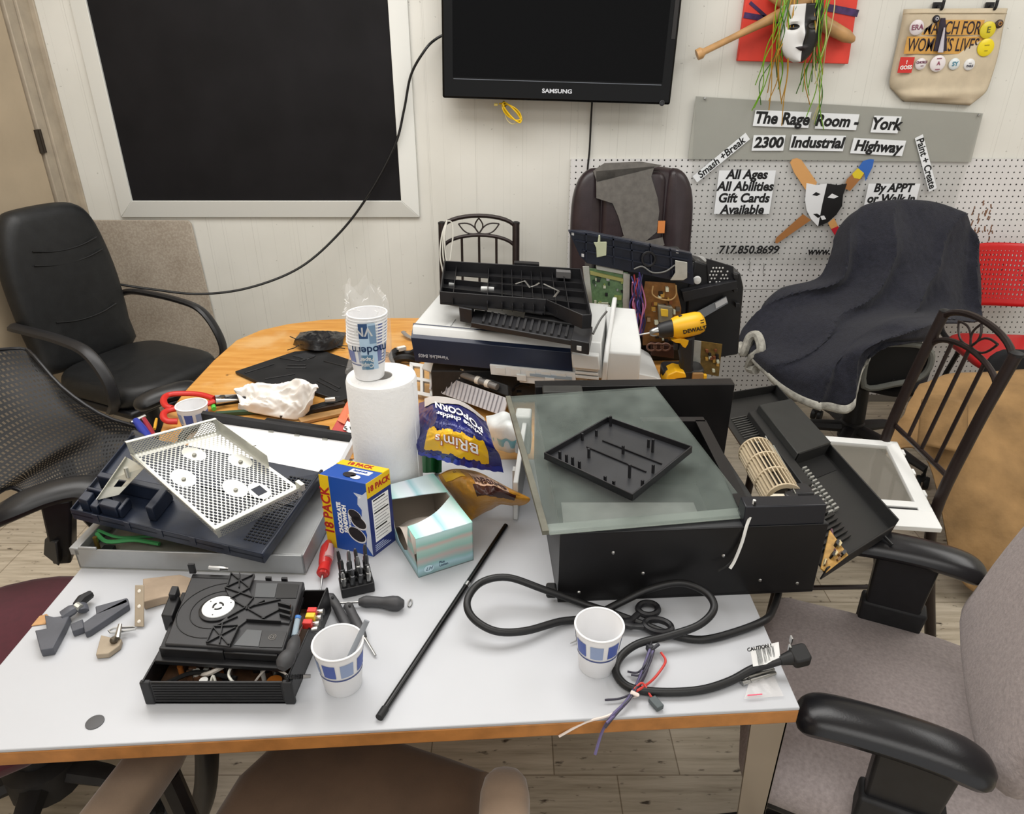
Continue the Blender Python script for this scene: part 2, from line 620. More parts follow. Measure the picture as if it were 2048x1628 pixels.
MB().tube([at(1006, 203, y=3.16), at(1012, 212, y=3.16)], .006, 8).build('tie', BLK, yc, True)
tl2 = MB().tube(smooth([at(1010, 206, y=3.165), at(1012, 235, y=3.165), at(1024, 248, y=3.165), at(1036, 243, y=3.165)], 6), .002, 6)
tl2.build('thin_lead', mt('pale_yellow', 'd9cc94', .5), yc, True)

# ---------------------------------------------------------------- mask wall art
ART = thing('mask_wall_art', 'half black half white mask with green wire hair and crossed bats on red', 'wall art', (1.15, 3.24, 1.53))
REDM = mt('red_backing', 'd83f30', .55, var=.12, scale=9)
c = [at(1475, 122, y=3.225), at(1697, 128, y=3.225), at(1722, -40, y=3.225), at(1497, -45, y=3.225)]
MB().hexa([p + V((0, .024, 0)) for p in c] + [p for p in c]).build('backing_panel', REDM, ART, True, bevel=.003)
PURP = mt('purple_paint', '3a2350', .5, var=.6, scale=30)
for a, b, wd in (((1488, 30), (1560, 42), .02), ((1655, 15), (1716, 27), .025), ((1500, 5), (1545, 45), .012)):
    MB().bar(at(*a, y=3.223), at(*b, y=3.223), wd, .003, (0, -1, 0)).build('paint_streak', PURP, ART, True)
BATW = mt('bat_wood', 'b58c5c', .45, var=.25, scale=12)


def bat(a, b, rs):
    a, b = V(a), V(b)
    return MB().tube([a.lerp(b, t_) for t_, _ in rs], [r_ for _, r_ in rs], 14)
a = at(1398, 108, y=3.17); b = at(1640, -10, y=3.17)
bat(a, b, [(-.02, .006), (-.018, .021), (.02, .022), (.045, .013), (.3, .0125), (.5, .016), (.8, .026), (1., .031)]).build('baseball_bat', BATW, ART, True)
a = at(1706, 80, y=3.185); b = at(1540, -12, y=3.185)
bat(a, b, [(-.02, .004), (0, .014), (.08, .024), (.5, .03), (.8, .026), (1., .02)]).build('baseball_bat', BATW, ART, True)
# face mask: two halves of a domed face
mc = at(1597, 64, y=3.16)
WM = mt('mask_white', 'd9d9d8', .35); BM = mt('mask_black', '141214', .4)
MSK = T(mc.x, mc.y, mc.z) @ RY(R(-4))


def face(u, v):
    # u across -1..1, v down 0..1
    zz = .095 - v * .2
    hw = .084 * (1 - .05 * (1 - v) ** 2) * math.sqrt(max(.02, 1 - max(0, v - .35) ** 2 / .43))
    x = u * hw
    dep = .045 * math.sqrt(max(0, 1 - u * u)) + .008
    nose = .022 * math.exp(-((u / .16) ** 2)) * math.exp(-(((v - .52) / .13) ** 2))
    eye = -.016 * math.exp(-(((abs(u) - .45) / .2) ** 2)) * math.exp(-(((v - .38) / .06) ** 2))
    lip = .007 * math.exp(-((u / .3) ** 2)) * math.exp(-(((v - .76) / .035) ** 2))
    brow = .005 * math.exp(-(((abs(u) - .45) / .3) ** 2)) * math.exp(-(((v - .29) / .04) ** 2))
    return V((x, -(dep + nose + eye + lip + brow), zz))
for sgn, m_, nm in ((-1, WM, 'mask_half'), (1, BM, 'mask_half')):
    g = MB().grid(lambda u, v, s_=sgn: face(s_ * u, v), 16, 28, M=MSK)
    tag(g.build(nm, m_, ART, True, solid=.003), 'white half of the mask' if sgn < 0 else 'black half of the mask')
ey = MB()
for sgn, mi in ((-1, 0), (1, 1)):
    cx = sgn * .45
    def patch(u, v, cu=cx, cv=.38, ru=.25, rv=.05):
        aa = 2 * pi * u
        p = face(cu + ru * v * cos(aa), cv + rv * v * sin(aa)); p.y -= .004
        return p
    MB().grid(patch, 16, 3, 0, MSK).build('eye', (BM, mt('mask_eye_grey', '55504f', .5))[mi], ART, True)
mo = MB()
def mouth(u, v, s_=0):
    uu = -.62 + 1.2 * u
    vv = .765 + .05 * (1 - (2 * u - 1) ** 2) * (v - .5) * 1.6 + .03 * (abs(2 * u - 1) ** 2) * (-1)
    p = face(uu * .62, vv); p.y -= .004
    return p
mo.grid(mouth, 14, 3, 0, MSK)
mo.build('mouth', mt('mask_mouth', '1f1517', .5), ART, True)
GW = [mt('green_wire', '6fa81e', .4), mt('dark_green_wire', '3d6b22', .45), mt('amber_wire', 'b58a2e', .45), mt('pale_wire', 'c7c08a', .5)]
rr = random.Random(3)
for k in range(34):
    side = -1 if k % 2 else 1
    if side < 0:
        tx, bx = 1600 - rr.uniform(4, 42), 1545 + rr.uniform(-42, 20)
    else:
        tx, bx = 1632 + rr.uniform(-10, 38), 1622 + rr.uniform(-26, 30)
    by = rr.uniform(150, 262)
    if k % 7 == 0: by = rr.uniform(90, 150)
    pts = [at(tx, -25, y=3.14)]
    for q_ in range(1, 6):
        f_ = q_ / 5
        pts.append(at(tx + (bx - tx) * f_ + rr.uniform(-9, 9), -25 + (by + 25) * f_, y=3.115 + .1 * f_ * f_ + rr.uniform(-.012, .0)))
    MB().tube(smooth(pts, 5), .0021, 5).build('wire_strand', GW[0 if k % 5 < 2 else 1 if k % 5 < 4 and k % 3 else 2 if k % 4 else 3], ART, True)

# ---------------------------------------------------------------- tote bag
CANV = mt('natural_canvas', 'c9bba2', .85, var=.08, scale=18, bump=.4, bscale=700)
TB = thing('tote_bag', 'cream canvas tote bag with campaign lettering and badges hung on the wall', 'bag', (1.78, 3.24, 1.38))
poly_px = [(1813, 18), (1900, 18), (2022, 16), (2004, 100), (1987, 165), (1970, 192), (1945, 211), (1880, 208), (1812, 203), (1795, 185), (1784, 163), (1800, 90)]
pc = [at(*p, y=3.215) for p in poly_px]


def tote_fn(u, v):
    a = pc[0].lerp(pc[2], u); l = [pc[0], pc[11], pc[10], pc[9], pc[8]]; r = [pc[2], pc[3], pc[4], pc[5], pc[6]]
    ln, rn = smooth(l, 4), smooth(r, 4)
    i = v * (len(ln) - 1); k = min(int(i), len(ln) - 2); t_ = i - k
    p = ln[k].lerp(ln[k + 1], t_).lerp(rn[k].lerp(rn[k + 1], t_), u)
    e = min(u, 1 - u, 1 - v) * 6
    p.y = 3.238 - .03 * min(1, e) ** .5 - .004 * sin(9 * u + 5 * v) * min(1, e) - .003 * sin(17 * v + 3 * u)
    return p
MB().grid(tote_fn, 30, 26).build('canvas_body', CANV, TB, True, solid=.003)
hem = MB().tube([tote_fn(i / 20, .03) + V((0, -.003, 0)) for i in range(21)], .002, 5)
hem.build('hem_stitching', mt('canvas_thread', 'b3a58b', .9), TB, True)
Mt = fr(at(1893, 62, y=3.205), (1, 0, .005), (0, -1, 0))
for a, b, c_, d in ((1850, 40, 1962, 70), (1815, 73, 1960, 108)):
    p = at((a + c_) / 2, (b + d) / 2, y=3.205)
    pa, pb = at(a, b, y=3.205), at(c_, d, y=3.205)
    MB().box(p, (pb.x - pa.x, .0015, pa.z - pb.z)).build('gold_print_band', mt('gold_print', 'c9974a', .7, var=.15, scale=30), TB, True)
PRN = mt('dark_print', '2b1f24', .7)
text('MARCH FOR', .066, fr(at(1905, 57, y=3.2035), (1, 0, 0), (0, -1, 0)), TB, PRN, bold=.0005, sx=.60)
text("WOMEN'S LIVES", .066, fr(at(1886, 91, y=3.2035), (1, 0, 0), (0, -1, 0)), TB, PRN, bold=.0005, sx=.60)
rib = MB()
rib.grid(lambda u, v: at(1886 + (u - .5) * (10 + 22 * v * (1 - .3 * v)) - 5 * v, 36 + 66 * v, y=3.198 - .006 * sin(pi * u)), 8, 12)
rib.build('ribbon', mt('dark_purple_ribbon', '2a2030', .5, var=.5, scale=25), TB, True)
rib = MB()
rib.grid(lambda u, v: at(1889 + (u - .5) * (3 + 8 * v) - 8 * v, 55 + 50 * v, y=3.188 - .004 * sin(pi * u)), 6, 8)
rib.build('ribbon_stripe', mt('pale_ribbon', 'c3bfc9', .5), TB, True)
for (px, py, r_, col, tcol, s_, ts) in ((1833, 55, .028, 'd8d0d2', '7d3a55', 'ERA', .026), (1872, 38, .014, '1d1c28', 'c9c9d0', 'O', .016), (1975, 60, .031, 'd2c02a', '5c5a22', 'E', .03),
                                       (1971, 95, .033, 'e2cc1e', '9c8a18', '---\n--', .02), (1998, 48, .016, '3f2b22', 'a8763a', 'O', .02), (1841, 128, .022, 'dcd6d6', '6d3550', 'CHOICE\n  ---', .012),
                                       (1875, 127, .031, 'e0d9da', '8a3f58', '---\nA\n---', .02), (1908, 128, .022, 'd5dcdd', '3f7f96', 'SY', .022), (1938, 129, .022, 'dcdcdc', '4a4a55', '---\nPAILS', .011)):
    p = at(px, py, y=3.2)
    bd = MB().lathe([(r_, 0), (r_ * .98, .003), (r_ * .8, .006), (r_ * .3, .0075), (.0005, .0078)], 24, T(*p) @ RX(R(90)))
    b_ = bd.build('button_badge', mt('badge_' + col, col, .3), TB, True)
    text(s_, ts, fr(p + V((0, -.0085, 0)), (1, 0, .06), (0, -1, 0)), b_, mt('badgeink_' + tcol, tcol, .5), bold=.0005)
p = at(1812, 130, y=3.2)
b_ = MB().box(p, (.056, .003, .058), rz=0).build('square_badge', mt('badge_red', 'c9302c', .35), TB, True)
text('!\nGOSS', .019, fr(p + V((0, -.003, 0)), (1, 0, .05), (0, -1, 0)), b_, PAPERW, bold=.0006)
for px in (1873, 1978):
    hk = MB(); p = at(px, 16, y=3.24)
    hk.box(p, (.03, .012, .04)); hk.tube(smooth([p + V((0, -.005, .005)), p + V((0, -.04, -.005)), p + V((0, -.045, .025))], 4), .006, 8)
    solo(hk, 'coat_hook', BLK, 'left black wall hook behind the tote bag' if px < 1900 else 'right black wall hook behind the tote bag', 'hook')

# ---------------------------------------------------------------- pegboard
def peg_mat():
    m = mt('pegboard_white', 'd3d2d2', .5); q = N(m)
    s = q.n('ShaderNodeSeparateXYZ'); q.l(q.co(), s.inputs[0])
    fx = q.math('SUBTRACT', q.math('FRACT', q.math('DIVIDE', q.math('ADD', s.outputs[0], 10.), .0254)), .5)
    fz = q.math('SUBTRACT', q.math('FRACT', q.math('DIVIDE', q.math('ADD', s.outputs[2], 10.), .0254)), .5)
    d = q.math('SQRT', q.math('ADD', q.math('MULTIPLY', fx, fx), q.math('MULTIPLY', fz, fz)))
    hole = q.math('LESS_THAN', d, .135)
    base = q.ramp(q.noise(3, 3), [(.3, 'cfcecd'), (.7, 'dad9d8')])
    q.color(q.mix(hole, base, '1c1a19'))
    return m
PEG = thing('pegboard', 'white perforated pegboard covering the lower right of the back wall', 'pegboard', (1.4, 3.24, .02))
x0 = at(1142, 318, y=3.235).x
MB().box(((x0 + 2.7) / 2, 3.241, .30), (2.7 - x0, .006, .56)).build('lower_sheet', peg_mat(), PEG, True)
MB().box(((x0 + 2.7) / 2, 3.241, .873), (2.7 - x0, .006, .58)).build('upper_sheet', MATS['pegboard_white'], PEG, True)
sm_ = MB(); rr = random.Random(5)
for k in range(26):
    p = at(rr.uniform(1945, 1985), rr.uniform(400, 470) + (k % 3) * 6, y=3.2375)
    L_ = rr.uniform(.008, .028)
    sm_.bar(p, p + V((rr.uniform(-.004, .006), 0, -L_)), rr.uniform(.003, .007), .0008, (0, -1, 0))
tag(sm_.build('paint_smear', mt('rust_smear', '7c5a45', .6), PEG, True), 'rusty brown hand-shaped smear on the pegboard')
for a in (1498, 1526):
    hk = MB(); p = at(a, 530 if a < 1510 else 535, y=3.236)
    hk.tube(smooth([p + V((0, 0, .02)), p + V((0, -.01, .018)), p + V((0, -.012, -.02)), p + V((.006, -.03, -.024))], 4), .0018, 6)
    solo(hk, 'peg_hook', STEEL, 'left small steel hook in the pegboard below the phone number' if a < 1510 else 'right small steel hook in the pegboard below the phone number', 'hook', 'pegboard hooks')

# ---------------------------------------------------------------- clear plastic sign
SG = thing('acrylic_sign', 'smoky clear plastic sign with white lettered strips and crossed bat and brush over a mask', 'sign', (1.38, 3.22, .74))
m = mt('smoky_acrylic', '9fa19b', .12, alpha=.10, spec=.4)
SY = 3.222
c = [at(1390, 192, y=SY), at(1968, 225, y=SY), at(1856, 560, y=SY), at(1372, 552, y=SY)]
c = [at(1392, 192, y=SY), at(1967, 226, y=SY), V((1.945, SY, .70)), V((.80, SY, .70))]
MB().hexa([p + V((0, .004, 0)) for p in c[::-1]] + [p for p in c[::-1]]).build('panel', m, SG, True)
SI = SY - .0012
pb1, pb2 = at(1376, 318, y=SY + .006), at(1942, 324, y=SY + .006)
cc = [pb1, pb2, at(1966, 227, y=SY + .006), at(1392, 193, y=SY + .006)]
MB().hexa([p + V((0, .003, 0)) for p in cc] + [p for p in cc]).build('grey_shade_sheet', mt('grey_shade_sheet', 'a3a39b', .6, var=.05, scale=3), SG, True)  # opaque grey sheet added as the shade behind the upper sign


def strip(px, py, w_, h_, s_, size, rot=0., bold=.0024, shear=.12, sx=.95, paper=True):
    p = at(px, py, y=SI)
    X = V((cos(R(rot)), 0, sin(R(rot))))
    Mx = fr(p, X, (0, -1, 0))
    if paper:
        st = MB().box((0, 0, 0), (w_, h_, .0008), Mx).build('paper_strip', mt('strip_paper', 'e9ecef', .6, alpha=.93), SG, True)
    else: st = SG
    text(s_, size, Mx @ T(0, 0, .0008), st, INK, bold=bold, shear=shear, sx=sx, world=True, line=.92)


strip(1564, 238, .235, .062, 'The Rage', .064, -2)
strip(1674, 243, .175, .062, 'Room -', .062, -2)
strip(1772, 249, .115, .066, 'York', .064, -2)
strip(1537, 286, .135, .062, '2300', .058, 0, sx=1.05)
strip(1635, 286, .23, .062, 'Industrial', .06, -1, sx=1.0)
strip(1756, 294, .225, .062, 'Highway', .058, -3, sx=1.0)
strip(1442, 316, .27, .034, 'Smash +Break', .042, 41, bold=.001)
strip(1852, 327, .25, .034, 'Paint + Create', .041, -62, bold=.001)
strip(1489, 385, .245, .185, 'All Ages\nAll Abilities\nGift Cards\nAvailable', .054, 0, bold=.002, sx=.98)
strip(1782, 398, .225, .13, 'By APPT\nor Walk in\nhours', .05, 0, bold=.002)
strip(1497, 500, .2, .05, '717.850.8699', .05, 0, bold=.0013, paper=False, sx=1.0)
strip(1668, 503, .13, .05, 'www.rrooms', .046, 0, bold=.0013, paper=False)
# crossed bat and paintbrush with the mask, cut film stuck to the sheet
FILM = {k: mt('film_' + k, h, .5) for k, h in dict(peach='cf9a5e', brown='a06c3c', red='bb2030', blue='2f63b3', yellow='d8c12a', white='dfe1e3', black='151516', grey='6b7078').items()}


def film(name, pxs, col, off=0.):
    p = [at(*q_, y=SI - off) for q_ in pxs]
    Mx = fr((0, SI - off, 0), (1, 0, 0), (0, -1, 0))
    return MB().prism([(a.x, a.z) for a in p], 0, .0008, Mx).build(name, FILM[col], SG, True)


film('bat_decal', [(1580, 325), (1585, 318), (1594, 316), (1603, 320), (1634, 365), (1622, 388), (1610, 378), (1588, 345)], 'peach')
film('brush_decal', [(1550, 485), (1552, 476), (1606, 428), (1622, 440), (1560, 483), (1554, 487)], 'brown')
film('brush_decal', [(1688, 376), (1694, 358), (1712, 342), (1728, 350), (1700, 382)], 'brown')
film('brush_decal', [(1704, 348), (1716, 336), (1728, 346), (1720, 358), (1708, 356)], 'yellow', .0004)
film('brush_decal', [(1716, 336), (1726, 322), (1740, 318), (1748, 319), (1745, 334), (1736, 352), (1731, 362), (1729, 347)], 'blue', .0006)
film('bat_decal', [(1656, 446), (1668, 436), (1676, 452), (1662, 458)], 'peach')
film('bat_decal', [(1662, 458), (1676, 452), (1700, 490), (1686, 494), (1674, 478)], 'red')
film('mask_decal', [(1613, 366), (1632, 370), (1654, 367), (1644, 410), (1636, 453), (1622, 438), (1613, 420), (1610, 400)], 'white', .0008)
film('mask_decal', [(1654, 367), (1675, 370), (1694, 367), (1686, 390), (1684, 412), (1672, 430), (1655, 445), (1636, 453), (1644, 410)], 'black', .0008)
film('mask_eye_decal', [(1624, 390), (1632, 384), (1641, 388), (1634, 392)], 'black', .0012)
film('mask_eye_decal', [(1655, 395), (1664, 387), (1677, 393), (1668, 397)], 'white', .0012)
film('mask_mouth_decal', [(1626, 428), (1634, 427), (1642, 432), (1636, 436)], 'black', .0012)
film('mask_mouth_decal', [(1640, 432), (1648, 431), (1652, 438), (1644, 440)], 'white', .0012)
for px, py in ((1410, 197), (1958, 230)):
    MB().lathe([(.006, 0), (.005, .003), (.001, .004)], 10, T(*at(px, py, y=SY - .001)) @ RX(R(90))).build('screw', STEEL, SG, True)
# ================================================================ CHAIRS
def star_base(root, r=.3, z=.085, hub=.05, ang=0., m=None, top=.42, col_r=.028, shroud=True):
    m = m or BLK
    b = MB()
    for k in range(5):
        a = ang + 2 * pi * k / 5
        p0, p1 = V((.03 * cos(a), .03 * sin(a), z + .045)), V((r * cos(a), r * sin(a), z - .005))
        mid = p0.lerp(p1, .5) + V((0, 0, .012))
        b.tube([p0, mid, p1], [.032, .026, .017], 8, flat=.8)
    b.lathe([(.02, z - .02), (hub, z), (hub, z + .07), (hub * .7, z + .085)], 18)
    b.build('star_base', m, root)
    c = MB()
    if shroud: c.lathe([(.046, z + .08), (.034, top - .08), (.03, top - .03)], 16)
    c.lathe([(.018, z + .08), (.018, top)], 12)
    c.build('gas_column', BLK, root)
    MB().box((0, 0, top - .005), (.2, .24, .03)).build('tilt_mechanism', BLK, root, bevel=.006)
    for k in range(5):
        a = ang + 2 * pi * k / 5
        c = MB()
        M = T(r * cos(a), r * sin(a), 0) @ RZ(a + .9 * k)
        for s in (-1, 1):
            c.lathe([(.006, -.008), (.024, -.009), (.026, 0), (.024, .009), (.006, .008)], 14, M @ T(s * .014, .01, .026) @ RY(R(90)))
        c.box((0, .006, .042), (.016, .04, .018), M)
        c.cyl((0, 0, .065), .006, .04, 8, M)
        c.build('caster', RUBBER, root)


def facing(dx, dy): return math.atan2(dx, -dy)


# ---- black leather executive chair, far left
t = thing('office_chair', 'black leather high-back office chair with looped arms in the far left corner', 'chair', (-1.475, 2.60, 0), facing(.90, -.43))
MB().pillow(rrect(.46, .48, .13, 6), .395, .485, .04, T(0, -.01, 0), crown=.018).build('seat', LEATHER, t)
MB().box((0, 0, .385), (.44, .42, .03)).build('seat_pan', BLK, t, bevel=.01)
BKF = fr((0, .275, .45), (.9, 0, 0), (0, -1, .06))
out = [(-.19, 0), (.17, 0), (.195, .12), (.2, .3), (.185, .44), (.16, .54), (.12, .595), (.05, .615), (-.1, .615), (-.16, .60), (-.2, .54), (-.225, .44), (-.23, .3), (-.22, .12)]
out = [tuple(p.xy) for p in smooth([(a, b, 0) for a, b in out], 3, True)]
MB().pillow(out, -.05, .055, .045, BKF, crown=.012).build('backrest', LEATHER, t)
sm_ = MB()
for yy, wv in ((.2, .13), (.42, .14), (.47, .13)):
    sm_.tube(smooth([BKF @ V((x, yy - .02 * (1 - (x / wv) ** 2), .064)) for x in (-wv, -wv / 2, 0, wv / 2, wv)], 4), .003, 5)
    sm_.build('stitched_seam', mt('seam_black', '0b0b0c', .6), t); sm_ = MB()
for s in (-1, 1):
    pts = [(s * .235, -.13, .40), (s * .255, -.19, .46), (s * .255, -.18, .55), (s * .255, -.11, .635), (s * .255, .02, .66), (s * .255, .2, .665), (s * .245, .30, .66), (s * .2, .34, .64)]
    MB().tube(smooth(pts, 5), .022, 8, flat=.6).build('armrest', mt('arm_plastic', '222224', .38), t)
star_base(t, ang=.4)

# ---- black mesh-back chair tucked under the left end of the tables
t = thing('mesh_chair', 'black mesh-back office chair at the left end of the tables', 'chair', (-.84, 1.59, 0), facing(1, 0))


def mesh_mat():
    m = mt('mesh_fabric', '0f0f10', .6); q = N(m)
    s = q.n('ShaderNodeSeparateXYZ'); q.l(q.co('UV'), s.inputs[0])
    fx = q.math('FRACT', q.math('MULTIPLY', s.outputs[0], 46))
    fz = q.math('FRACT', q.math('MULTIPLY', s.outputs[1], 34))
    a = q.math('GREATER_THAN', fx, .5); b = q.math('GREATER_THAN', fz, .5)
    hole = q.math('MULTIPLY', a, b)
    q.l(q.math('SUBTRACT', 1., q.math('MULTIPLY', hole, .55)), q.b.inputs['Alpha'])
    return m
def Q(px, py, z): return at(px, py, z=z)
rows = [[V((-1.42, 1.34, .88)), V((-1.40, 1.5, .90)), V((-1.38, 1.68, .885)), Q(40, 697, .85), Q(68, 712, .84)],
        [V((-1.34, 1.33, .80)), V((-1.33, 1.5, .81)), V((-1.31, 1.66, .80)), Q(95, 760, .79), Q(128, 778, .775)],
        [V((-1.25, 1.33, .73)), V((-1.24, 1.48, .735)), V((-1.22, 1.62, .73)), Q(160, 815, .72), Q(208, 832, .705)],
        [V((-1.17, 1.33, .69)), V((-1.155, 1.46, .69)), V((-1.13, 1.58, .69)), Q(215, 850, .67), Q(288, 860, .645)],
        [Q(20, 975, .665), Q(65, 955, .66), Q(125, 925, .65), Q(205, 905, .63), Q(282, 892, .615)],
        [Q(58, 992, .635), Q(98, 990, .63), Q(150, 972, .61), Q(208, 955, .59), Q(262, 935, .575)]]
fn = cushion_grid(rows, 4, 4)
MB().grid(fn, 30, 34).build('mesh_back', mesh_mat(), t, True)
edge = [fn(0, i / 16) for i in range(17)] + [fn(i / 16, 1) for i in range(1, 17)] + [fn(1, 1 - i / 16) for i in range(1, 17)] + [fn(1 - i / 16, 0) for i in range(1, 16)]
MB().tube(edge, .005, 8, closed=True).build('back_frame', BLK, t, True)
MB().pillow(rrect(.46, .44, .12, 6), .40, .47, .035, T(0, 0, 0), crown=.012).build('seat', mt('black_fabric', '1a1a1b', .9), t)
MB().tube(smooth([(0, .14, .40), (0, .27, .42), (0, .31, .52), (0, .31, .62)], 5), .022, 8, flat=.6).build('back_bracket', BLK, t)
ARMP = mt('arm_pad', '1f1f20', .36, bump=.1)


def arm_pad(root, pts, wd, name='arm_pad', world=True, m=None):
    p = smooth(pts, 6)
    n = len(p)
    L = []
    for i, c in enumerate(p):
        d = (p[min(i + 1, n - 1)] - p[max(i - 1, 0)]).normalized()
        side = d.cross(V((0, 0, 1))).normalized(); up = side.cross(d)
        f = i / (n - 1)
        e = max(.06, math.sqrt(max(0, 1 - (2 * f - 1) ** 6)))
        wv, hv = wd * e, .018 * max(.3, e)
        L.append([c + side * (wv * cos(a) * (1 if abs(cos(a)) < .8 else 1)) + up * hv * 1.3 * sin(a) for a in [2 * pi * k / 14 for k in range(14)]])
    return MB().loft(L).build(name, m or ARMP, root, world)


a1 = [Q(212, 985, .655), Q(160, 975, .665), Q(90, 990, .665), Q(20, 1020, .65), V((-1.22, 1.33, .60))]
arm_pad(t, a1, .042)
MB().hexa([Q(105, 1130, .43), Q(142, 1128, .43), Q(142, 1110, .43) + V((0, .03, 0)), Q(105, 1110, .43) + V((0, .03, 0)), Q(78, 1010, .645), Q(142, 1002, .645), Q(142, 1000, .645) + V((0, .03, 0)), Q(78, 1000, .645) + V((0, .03, 0))]).build('arm_post', BLK, t, True, bevel=.006)
MB().hexa([Q(86, 1110, .47), Q(118, 1134, .44), Q(125, 1110, .44) + V((0, .02, 0)), Q(95, 1090, .47) + V((0, .02, 0)), Q(88, 1078, .52), Q(112, 1085, .52), Q(118, 1080, .52) + V((0, .02, 0)), Q(95, 1075, .52) + V((0, .02, 0))]).build('height_lever', mt('grey_lever', '3a3a3a', .4), t, True, bevel=.004)
arm_pad(t, [Q(268, 815, .65), Q(310, 795, .665), Q(350, 783, .67), Q(395, 770, .665)], .04)
MB().hexa([p + V((0, 0, -.19 * k)) for k in (1, 0) for p in (Q(330, 808, .655), Q(360, 800, .655), Q(365, 790, .655), Q(335, 797, .655))]).build('arm_post', BLK, t, True, bevel=.005)
star_base(t, r=.26, ang=.2)

# ---- maroon seat at the left edge of the white table
t = thing('task_chair', 'maroon fabric seated chair at the left edge of the white table', 'chair', (-1.045, 1.075, 0), facing(1, .1))
MB().pillow(circ(.275, 32), .405, .472, .035, crown=.012).build('seat', mt('maroon_fabric', '481520', .95, var=.12, scale=60, sheen=.2), t)
MB().box((0, .3, .6), (.06, .02, .5)).build('back_bracket', BLK, t, bevel=.006)
MB().pillow(rrect(.4, .36, .1), -.03, .03, .028, fr((0, .31, .85), (1, 0, 0), (0, -1, .1)), crown=.01).build('backrest', MATS['maroon_fabric'], t)
star_base(t, r=.25, ang=-.5, m=mt('dusty_black_base', '262423', .6, var=.3), z=.1, hub=.075)

# ---- metal dining chairs
def dining_chair(M, label, group=None, low=None):
    t = thing('dining_chair', label, 'chair', M=M)
    hw = .16
    for s in (-1, 1):
        pts = [(s * hw * 1.05, .30, 0), (s * hw * 1.02, .235, .25), (s * hw, .2, .45), (s * hw, .232, .7), (s * hw, .276, .915)]
        MB().tube(smooth(pts, 5), .0155, 10).build('back_post', METALBR, t)
        MB().lathe([(.0165, 0), (.0165, .008), (.008, .012)], 12, T(s * hw, .277, .91)).build('post_cap', RUBBER, t)
        MB().tube([(s * .175, -.2, 0), (s * .17, -.185, .43)], .0125, 10).build('leg', METALBR, t)
    def P(x, z): return V((x, .2 + .076 * max(0, (z - .45)) / .465, z))
    def arch(z0, z1, r, nm):
        pts = [P(hw * cos(pi - pi * i / 16), z0 + (z1 - z0) * sin(pi * i / 16) ** .9) for i in range(17)]
        MB().tube(pts, r, 8).build(nm, METALBR, t)
    arch(.885, .945, .009, 'top_rail'); arch(.80, .865, .008, 'lower_arch')
    lf = MB()
    for k, (bx, bz, tx, tz, wd) in enumerate(((0, .872, 0, .935, .017), (0, .872, -.088, .912, .019), (0, .872, .088, .912, .019))):
        for s in (-1, 1):
            b, e = V((bx, 0, bz)), V((tx, 0, tz)); d = (e - b); n_ = V((-d.z, 0, d.x)).normalized()
            pts = [b + d * u + n_ * (s * wd * sin(pi * u)) for u in [i / 8 for i in range(9)]]
            lf.tube([P(p.x, p.z) for p in pts], .0032, 6)
        lf.build('leaf_ornament', METALBR, t); lf = MB()
    for x in (-.075, 0, .075):
        MB().tube([P(x, .555), P(x, .80 + .065 * math.sqrt(1 - (x / hw) ** 2) ** .9)], .0055, 8).build('spindle', METALBR, t)
    MB().tube([P(-hw, .555), P(hw, .555)], .0075, 8).build('lower_rail', METALBR, t)
    MB().pillow(rrect(.38, .40, .06, 5), .43, .475, .02, crown=.008).build('seat', mt('dining_seat_vinyl', '3a2e28', .55), t)
    for s in (-1, 1):
        MB().tube([(s * .172, -.19, .2), (s * .163, .245, .2)], .007, 8).build('stretcher', METALBR, t)
    return t
dining_chair(T(-.143, 2.84, 0), 'dark brown metal dining chair with leaf motif standing by the wall below the television')
dining_chair(T(.95, 1.775, 0) @ RZ(facing(-1, 0)), 'dark brown metal dining chair with leaf motif beside the tan cloth on the right')
mb = MB()
p0 = at(893, 436, y=3.09)
for k, dx in enumerate((-4, 2, 7)):
    mb.tube(smooth([at(894, 440, y=3.075), at(886 + dx * .5, 470, y=3.06), at(884 + dx, 510, y=3.05), at(890 + dx, 545, y=3.05), at(893, 585, y=3.05)], 6), .0032, 6)
mb.tube(smooth([at(893, 442, y=3.075), at(903, 445, y=3.09), at(906, 470, y=3.08), at(900, 520, y=3.06)], 6), .0032, 6)
solo(mb, 'looped_extension_cord', mt('white_cord', 'd9d8cf', .5), 'looped white cord hanging on the left post of the dining chair by the wall', 'cord')

# ---- brown leather office chair by the pegboard
t = thing('office_chair', 'brown leather office chair patched with grey tape in front of the pegboard', 'chair', (.48, 2.62, 0), facing(0, -1))
BF = fr((0, .24, .46), (1, 0, 0), (0, -1, .12))
out = [(-.2, .0), (.2, .0), (.232, .2), (.242, .42), (.236, .6), (.2, .69), (.12, .715), (0, .722), (-.12, .715), (-.2, .69), (-.236, .6), (-.242, .42), (-.232, .2)]
out = [tuple(p.xy) for p in smooth([(a, b, 0) for a, b in out], 3, True)]
MB().pillow(out, -.05, .03, .04, BF, crown=.004).build('backrest', BRLEATHER, t)
for cx, wv, lab in ((-.176, .125, 0), (.176, .125, 0)):
    sg = 1 if cx > 0 else -1
    MB().pillow([(sg * a, b) for a, b in [tuple(p.xy) for p in smooth([(.118, .02, 0), (.2, .0, 0), (.234, .2, 0), (.244, .42, 0), (.238, .6, 0), (.2, .69, 0), (.14, .705, 0), (.122, .6, 0), (.118, .3, 0)], 4, True)]], -.04, .045, .032, BF, crown=.006).build('side_bolster', BRLEATHER, t)
MB().pillow(rrect(.25, .32, .04, 6), .0, .048, .035, BF @ T(0, .54, 0), crown=.006).build('headrest_pad', BRLEATHER, t)
MB().pillow(rrect(.25, .2, .04, 6), .0, .045, .035, BF @ T(0, .285, 0), crown=.004).build('lumbar_pad', BRLEATHER, t)
